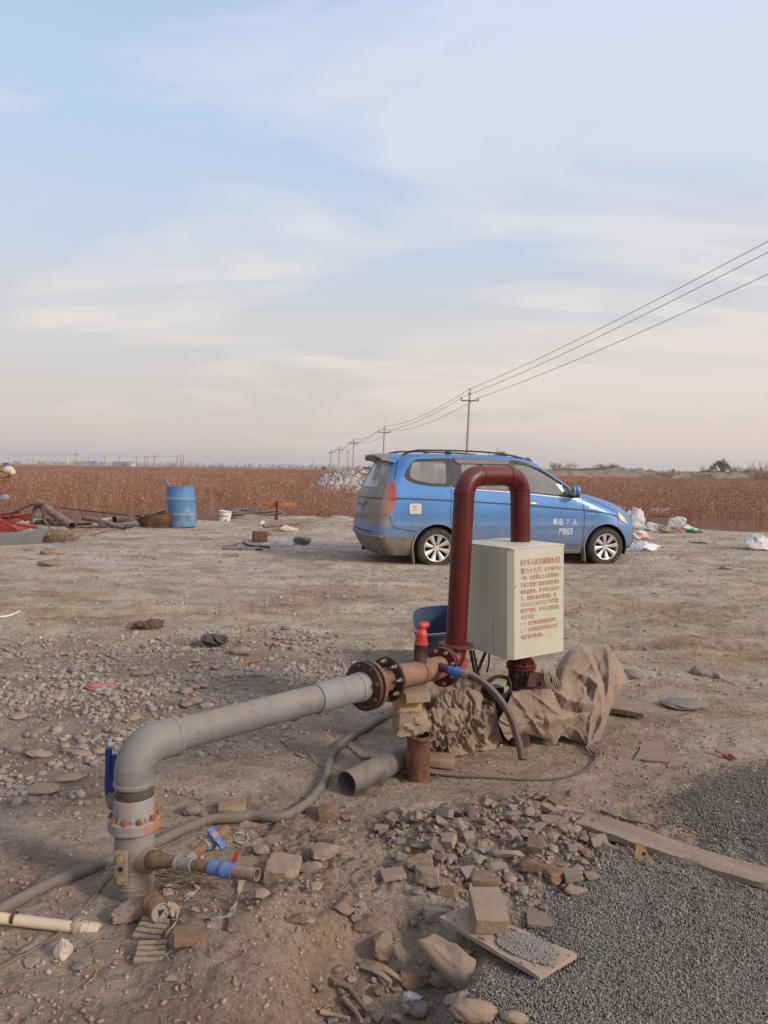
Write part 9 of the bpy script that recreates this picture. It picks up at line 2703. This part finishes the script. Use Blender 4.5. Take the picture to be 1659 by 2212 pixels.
# red implement
IB = GH(*zL(120, 990)); Y0 = IB.y
IM = empty('farm_implement', IB, 'red farm implement with a scraper blade, bolts and rusty linkage at the left edge', 'farm implement')
M_REDI = mat_plain('implement_red', C(140, 40, 38), .5, 0, .2, .45, 4, .15, 50, C(176, 122, 100))
M_REDL = mat_plain('implement_pink', C(178, 84, 68), .6, 0, .15, .5, 4, .15, 50, C(186, 140, 116))
def ipoly(name, pts, Ya, mat, th=.03, Yb=None, parent=IM):
 n_ = len(pts); w_ = [P(*zL(*q), Ya if Yb is None else Ya + (Yb - Ya) * i / (n_ - 1)) for i, q in enumerate(pts)]
 mb = MB(); mb.add(w_ + [q + Vector((0, th, 0)) for q in w_], [tuple(range(n_)), tuple(reversed(range(n_, 2 * n_)))] + [(i, (i + 1) % n_, n_ + (i + 1) % n_, n_ + i) for i in range(n_)])
 return mb.build(name, mat, parent, sharp=20, world=True)
def itube(name, pts, rpx, mat, n=10, parent=IM):
 return MB().tube([P(*zL(x, y), Y0 + dy) for x, y, dy in pts], rpx / 6.144 * Y0 / FPX, n).build(name, mat, parent, sharp=45, world=True)
ipoly('blade', [(-160, 700), (0, 785), (100, 830), (185, 905), (185, 995), (90, 975), (0, 958), (-160, 930)], Y0, M_REDI, .04)
bp = ipoly('back_plate', [(-160, 720), (0, 735), (300, 705), (300, 790), (150, 870), (0, 790), (-160, 760)], Y0 + .5, M_REDL, .04)
mbb = MB()
for k in range(6):
 c_ = P(*zL(45 + k * 48, 766 - k * 5), Y0 + .49); mbb = MB().cyl(c_ + Vector((0, -.025, 0)), c_ + Vector((0, .02, 0)), .022, n=8); mbb.build('bolt', M_RUSTDARK, bp, world=True)
itube('top_beam', [(-160, 735, .45), (0, 722, .4), (130, 705, .35), (262, 695, .3)], 22, M_REDI)
ipoly('side_plate', [(305, 720), (400, 705), (405, 800), (330, 815), (305, 800)], Y0 + .45, M_REDI, .05)
itube('lower_bar', [(215, 850, -.1), (360, 872, -.1), (490, 890, -.1)], 26, M_REDI)
ipoly('tray', [(150, 875), (330, 900), (320, 925), (185, 960)], Y0 + .05, M_REDL, .2)
itube('arch_bracket', [(410, 855, .1), (430, 740, .1), (465, 630, .1), (520, 605, .1), (548, 620, .1), (575, 700, .1), (590, 790, .1)], 22, M_SCRD)
itube('link_arm', [(140, 690, .2), (300, 625, .15), (440, 578, .1)], 24, M_SCR)
itube('link_arm', [(240, 670, .35), (320, 610, .35), (385, 565, .35)], 10, M_SCRD)
itube('top_roller', [(440, 580, .0), (585, 583, .0)], 26, M_SCRD, 14)
itube('brace', [(560, 770, -.1), (640, 870, -.15), (700, 945, -.2)], 11, M_SCRD)
itube('brace', [(600, 700, -.05), (600, 800, -.1), (650, 860, -.15)], 10, M_SCRD)
crumple('dirt_clods', GH(*zL(320, 890)) + Vector((0, .4, .18)), (.9, .4, .16), M_CLAY, 'clods of earth caught on the tray of the red implement', 'clods', 9, .4, 3)
crumple('scrap_heap', GH(*zL(620, 910)) + Vector((0, .9, 0)), (1.3, .8, .22), M_SCRD, 'low heap of dark scrap under the thick leaning pipe', 'scrap heap', 10, .5, 4, freq=3)
crumple('scrap_heap', GH(*zL(1250, 900)) + Vector((0, 1.2, 0)), (2.2, .9, .16), M_SCRD, 'low heap of dark scrap under the brown pipes', 'scrap heap', 14, .5, 4, freq=4)
# pink sprayer frame at the edge
SB = P(*zL(-40, 820), Y0 + .6); SB.z = hz(SB.x, SB.y)
SF = empty('sprayer_frame', SB, 'pinkish tube frame with hanging hoses and a blue cap at the upper left edge', 'sprayer frame')
for nm, pts, r_, m_ in (('frame_bar', [(-150, 250, .5), (0, 235, .5), (135, 222, .5)], 17, M_REDL), ('frame_bar', [(-150, 270, .45), (0, 272, .45), (140, 258, .45)], 15, M_REDL), ('frame_bar', [(-150, 150, .5), (0, 150, .5), (30, 150, .5)], 14, M_REDL),
      ('frame_bar', [(-150, 460, .5), (0, 430, .5), (160, 385, .5)], 16, M_REDL), ('frame_bar', [(110, 150, .5), (140, 250, .5), (165, 320, .5), (162, 380, .5)], 12, M_REDL), ('frame_post', [(-60, 150, .5), (-60, 460, .5), (-60, 820, .5)], 20, M_REDI),
      ('hose', [(45, 120, .4), (70, 180, .4), (72, 260, .4), (40, 350, .4), (0, 420, .4), (-60, 470, .4)], 9, M_CORD), ('hose', [(130, 190, .4), (168, 260, .4), (180, 340, .4), (150, 420, .4), (80, 445, .4), (0, 450, .4), (-60, 480, .4)], 7, M_CORD)):
 itube(nm, pts, r_, m_, parent=SF)
c_ = P(*zL(110, 130), Y0 + .45); MB().sphere(c_, .10, 2, (1.2, 1, .85)).sphere(c_ + Vector((.08, 0, -.05)), .07, 2).build('nozzle_body', mat_plain('nozzle', C(196, 176, 146), .7), SF, world=True)
MB().lathe([(.045, 0), (.05, .03), (.045, .07), (.02, .08)], c_ + Vector((-.04, 0, .07)), n=14).build('blue_cap', M_BLUED, SF, world=True)
crumple('rag', P(*zL(40, 480), Y0 + .4) - Vector((0, 0, .06)), (.22, .1, .16), mat_plain('grey_rag', C(130, 136, 146), .8), 'greyish rag knotted on the hose of the sprayer frame', 'rag', 4, .5, 3)
# paint bucket
p = GH(*zM(812, 405)); p.y += .15
BU = empty('paint_bucket', p, 'white paint bucket with a red band and a green mark, half sunk in dirt', 'bucket')
rb = 52 / 3.84 * p.y / FPX; hb = 106 / 3.84 * p.y / FPX; ax = Vector((.10, 0, 1)).normalized()
MB().lathe([(rb * .86, -.03), (rb * .88, 0), (rb * 1.0, hb * .93), (rb * 1.08, hb * .935), (rb * 1.10, hb * .99), (rb * 1.04, hb), (rb * .96, hb * .98), (rb * .9, hb * .5), (.001, hb * .5)], p, ax, 32, cap=False).build('shell', mat_plain('bucket_white', C(212, 200, 190), .5, 0, .1, .3, 12), BU, world=True)
mb = MB()
for k in range(5):
 a = R(-90 - 34 + k * 17) ; q_ = p + ax * hb * .60 + Vector((math.cos(a) * rb * .965, math.sin(a) * rb * .965, 0)); mb.box(q_, (.030, .006, .026), a + math.pi / 2)
mb.build('red_band', mat_plain('bucket_red', C(168, 48, 52), .5), BU, world=True)
q_ = p + ax * hb * .26 + Vector((.06, -rb * .86, 0)); MB().lathe([(.014, 0), (.03, 0), (.03, .006), (.014, .006)], q_, (0.3, -1, -.05), 20, cap=False).build('green_mark', mat_plain('bucket_green', C(40, 116, 84), .5), BU, world=True)
# coil of grey hose behind it
M_COIL = mat_plain('coil_grey', C(112, 104, 98), .8, 0, .15, .4, 8)
mb = MB(); c_ = GH(*zM(1000, 400)) + Vector((0, .9, .05))
for k in range(9):
 rr2 = .85 - .055 * k
 mb.tube([c_ + Vector((rr2 * math.cos(t_) * (1 + .03 * math.sin(k)), rr2 * .55 * math.sin(t_), .06 + .05 * (k % 4) + .03 * math.sin(3 * t_ + k))) for t_ in np.linspace(0, 6.283, 48)], .028, 7, cap=False)
tag(mb.build('hose_coil', M_COIL), 'wide coil of grey irrigation hose lying behind the paint bucket', 'hose coil')
pipe_piece('pipe_end', zM, (1012, 332), (1048, 312), 12, 19.6, 19.7, M_SCRD, 'short dark pipe end sticking up from the hose coil')
pipe_piece('stake', zM, (846, 310), (848, 268), 13, 20.2, 20.2, M_RUSTDARK, 'short black stake standing behind the paint bucket', 'stake', False)
# orange board on a post
p = GH(*zM(1262, 400)); p.y += .8
OB = empty('sign_board', Vector((p.x, p.y, hz(p.x, p.y))), 'rusty post with an orange board fixed across it', 'board on post')
a_, b_ = P(*zM(1262, 212), p.y), P(*zM(1258, 400), p.y)
MB().tube([a_, b_], .028, 8).build('post', M_RUSTDARK, OB, world=True)
a_, b_ = P(*zM(1248, 322), p.y - .05), P(*zM(1246, 400), p.y - .05); MB().tube([a_, b_], .02, 8).build('stub_post', M_RUSTDARK, OB, world=True)
a_, b_ = P(*zM(1138, 248), p.y + .05), P(*zM(1420, 246), p.y + .05)
MB().box(a_.lerp(b_, .5), ((b_ - a_).length, .03, 34 / 3.84 * p.y / FPX), None, .006).build('board', mat_rust('orange_board', (176, 104, 58), (196, 124, 74), (130, 74, 48), 6, .1), OB, world=True)
# small scrap in front of it
pipe_piece('scrap_pipe', zM, (1150, 425), (1440, 400), 34, 16.4, 16.8, M_SCR, 'brown pipe lying on the dirt mound behind the cream sheet')
pipe_piece('scrap_pipe', zM, (1110, 510), (1195, 480), 50, 14.6, 14.9, M_SCR, 'stubby brown pipe joined to the rusty box')
p = GH(*zM(1108, 560)); p.y += .12; mb = MB(); w_ = .105 / 3.84 * p.y
mb.box((0, 0, .10), (.26, .2, .20), None, .004); o = mb.build('rusty_box', M_RUST); o.location = p; o.rotation_euler = (0, 0.06, .35); tag(o, 'rusty square metal box end lying in the dirt', 'metal box')
crumple('plastic_sheet', GH(*zM(1335, 478)) + Vector((0, .2, 0)), (.62, .30, .20), mat_plain('cream_sheet', C(196, 178, 154), .7, 0, .1, .3, 12, .2), 'cream sheet draped over the brown pipe', 'sheet', 31, .2, 4, freq=1.4)
crumple('plastic_scrap', GH(*zM(1120, 420)) + Vector((0, .2, 0)), (.16, .12, .14), M_WPL, 'white torn scrap left of the brown pipe end', 'wrapper', 32, .4, 3)
crumple('plastic_scrap', GH(*zM(1165, 582)), (.16, .10, .06), M_WPL, 'small white crumpled film right below the rusty box', 'wrapper', 33, .3, 3)
crumple('plastic_scrap', GH(*zM(1325, 590)), (.28, .14, .12), M_WPL, 'white crumpled film left of the grey round stone', 'wrapper', 34, .4, 4)
put_rock('stone', 950, GH(*zM(1465, 578)) + Vector((0, .1, 0)), (.34, .26, .20), 'chunk', M_COBG, 0, (0, 0), .1, 'large grey round stone below the cream sheet', 'stone', sub=4)
M_BLK = M_BLACKC
stick('black_pipe', [zM(985, 562), zM(1010, 585), zM(1080, 600), zM(1160, 604), zM(1205, 610)], .022, M_BLK, 'curved black plastic pipe lying before the rusty box', 'pipe')
stick('black_pipe', [zM(848, 596), zM(890, 592), zM(935, 572)], .016, M_COIL, 'short grey pipe bit left of the curved black pipe', 'pipe')
stick('black_pipe', [zM(1080, 632), zM(1138, 634)], .030, M_BLK, 'short black plastic bit below the curved black pipe', 'pipe')
flat_board([zM(812, 680), zM(820, 660), zM(938, 662), zM(942, 684)], .03, M_STICK, 'wood_plank', 'short light wooden plank on the open dirt below the bucket', 'plank', 0.0)
put_rock('stone', 951, GH(*zM(890, 620)), (.34, .2, .07), 'cobble', M_PINK, 0, (0, 0), .2, 'flat whitish stone above the short light plank', 'stone', sub=3)
put_rock('stone', 952, GH(*zL(700, 1260)), (.36, .25, .12), 'cobble', M_COBT, 0, (0, 0), .2, 'large tan stone below the straw heap', 'stone', sub=4)
put_rock('stone', 953, GH(*zL(450, 1215)), (.30, .2, .07), 'cobble', M_PINK, 0, (0, 0), .2, 'flat pale stone below the grey channel', 'stone', sub=3)
put_rock('stone', 954, GH(120, 1219), (.5, .3, .10), 'cobble', M_COBT, 0, (0, 0), .35, 'broad half buried stone low at the left of the yard', 'stone', sub=4)
# -- sacks right of the van
M_SACKG = mat_plain('green_white_sack', C(196, 190, 178), .6, 0, .1, .25, 10, .3, 60)
t = NT('printed_sack'); n = t.noise(3.5, 4, .5); c = t.ramp(n, [(.45, C(204, 198, 188)), (.55, C(64, 124, 92))], 'EASE'); t.set(c, .6, 0, .3); t.bump(t.noise(60, 4, .6), .3, .004); M_GREENS = t.m
t = NT('blue_print_sack'); n = t.noise(6, 3, .5, loc=(2, 1, 0)); c = t.ramp(n, [(.58, C(210, 204, 200)), (.62, C(120, 136, 178))]); t.set(c, .6, 0, .3); t.bump(t.noise(60, 4, .6), .3, .004); M_BLUES = t.m
t = NT('pink_print_sack'); n = t.noise(9, 3, .5); c = t.ramp(n, [(.5, C(212, 200, 192)), (.6, C(208, 150, 140))]); t.set(c, .6, 0, .3); M_PINKS = t.m
M_YEL = mat_plain('yellow_film', C(206, 184, 92), .5, 0, .15, .2, 10)
SK = [(530, 668, 90, 58, M_WPL, 'white bag farthest left, behind the headlamp of the van', .3), (650, 790, 170, 170, M_WPL, 'largest white translucent bag right of the headlamp', .22), (618, 660, 80, 46, M_RAG, 'beige bag top behind the largest white bag', .3), (636, 790, 40, 58, M_YEL, 'yellow film scrap under the largest white bag', .4),
   (800, 805, 160, 72, M_WPL, 'crumpled white sack with a dark opening in the middle of the sacks', .4), (935, 822, 150, 54, M_RAG, 'flat beige sheet between the white and the green sacks', .25), (985, 815, 120, 126, M_SACKG, 'upright pale sack with a dark mouth behind the green one', .2), (1065, 822, 170, 66, M_GREENS, 'green and white sack lying flat', .25),
   (688, 872, 120, 74, M_PINKS, 'white bag with pinkish print just in front of the van bumper', .4), (738, 852, 34, 50, M_YEL, 'small yellow film beside the pinkish printed bag', .4), (740, 955, 240, 76, M_BLUES, 'long white sack with blue print lying before the van bumper', .12), (1600, 955, 210, 140, M_WPL, 'white sack lying alone at the right edge of the yard', .16)]
for i, (x, yb, w, h, m_, lab, am) in enumerate(SK):
 p = GH(*zR(x, yb)); k = p.y / FPX / 3.523; dp = max(.25, w * k * .5); p.y += dp * .4; p.z = hz(p.x, p.y)
 crumple('sack', p, (w * k * 1.25, dp * 1.2, h * k * 1.2), m_, lab, 'sack', 60 + i, am + .18, 4, rz=0, freq=2.2)
# cylinder sack with open end
p = GH(*zR(850, 700)); k = p.y / FPX / 3.523; r_ = 34 * k; p.y += r_
mb = MB(); A = Vector((p.x - 66 * k, p.y + .1, hz(p.x, p.y) + r_ * .95)); B = Vector((p.x + 68 * k, p.y - .1, hz(p.x, p.y) + r_ * .98))
rg_ = []; d_ = (B - A).normalized(); x, y = ring_frame(d_)
for j, (f_, rr3) in enumerate(((0, .15), (.0, .9), (.05, 1.), (.3, .96), (.55, 1.04), (.8, .98), (.93, 1.08), (1.0, 1.16), (.98, 1.05), (.8, .92), (.5, .88), (.45, .05))):
 rg_.append([A + (B - A) * f_ + (x * math.cos(a) + y * math.sin(a)) * r_ * rr3 * (1 + .04 * math.sin(5 * a + j)) for a in np.linspace(0, 6.283, 29)[:-1]])
mb.ring_loft(rg_); tag(mb.build('rolled_sack', M_WPL, sharp=50), 'round white sack lying on its side with its open mouth to the right', 'sack')
stick('dark_stick', [zR(1055, 898), zR(1120, 899), zR(1190, 903)], .016, M_BLK, 'thin dark strap lying on the open ground right of the sacks', 'strap')
put_rock('stone', 955, GH(*zR(1345, 1095)), (.18, .12, .05), 'cobble', M_PINK, 0, (0, 0), .2, 'small white stone alone on the ground right of the van', 'stone', sub=3)
put_rock('stone', 956, GH(*zR(725, 668)), (.5, .3, .14), 'cobble', M_COBG, 0, (0, 0), .2, 'grey stone behind the largest white bag', 'stone', sub=3)
# -- blue tub behind the riser
p = P(950, 1400, 5.75); p.z = hz(p.x, p.y)
TB = empty('plastic_tub', p, 'dark blue plastic tub on the ground behind the red riser', 'tub')
mb = MB(); rg_ = []
tilt = Matrix.Rotation(R(12), 3, 'X') @ Matrix.Rotation(R(-6), 3, 'Y')
for f_, z_ in ((.70, 0), (.78, .02), (.90, .18), (1.0, .33), (1.04, .34), (1.04, .36), (.98, .36), (.88, .20), (.74, .03), (.001, .03)):
 rg_.append([p + tilt @ Vector((math.copysign(abs(math.cos(a)) ** .55, math.cos(a)) * .175 * f_, math.copysign(abs(math.sin(a)) ** .55, math.sin(a)) * .26 * f_, z_)) + Vector((0, 0, .02)) for a in np.linspace(0, 2 * math.pi, 45)[:-1]])
t = NT('tub_blue'); n = t.noise(6, 6, .6); c = t.ramp(n, [(.35, C(44, 58, 78)), (.65, C(62, 76, 94))]); c = t.mix(t.math('MULTIPLY', t.z_up(), .8), c, C(140, 126, 112)); t.set(c, .6, 0, .3)
mb.ring_loft(rg_).build('shell', t.m, TB, sharp=40, world=True)
rgn = [p + tilt @ Vector((.02 + .13 * math.cos(a), -.246 + .0 * a, .20 + .13 * math.sin(a))) + Vector((0, -.002, .02)) for a in np.linspace(math.pi * 1.05, math.pi * 1.95, 16)]
MB().tube(rgn, .004, 6).build('grip_mark', t.m, TB, world=True)
# -- the air: far things fade into a dusty haze
hb_ = MB().box((0, 900, 18), (3600, 3400, 44))
hm = bpy.data.materials.new('haze'); hm.use_nodes = True; hn = hm.node_tree; hn.nodes.clear()
ho = hn.nodes.new('ShaderNodeOutputMaterial'); pv = hn.nodes.new('ShaderNodeVolumePrincipled'); pv.inputs['Color'].default_value = (.93, .90, .88, 1); pv.inputs['Density'].default_value = 0.00042
pv.inputs['Anisotropy'].default_value = 0.2
hn.links.new(pv.outputs[0], ho.inputs['Volume'])
hz_ob = hb_.build('haze', hm, sharp=0); tag(hz_ob, 'thin dusty haze over the plain', 'haze', kind='stuff')
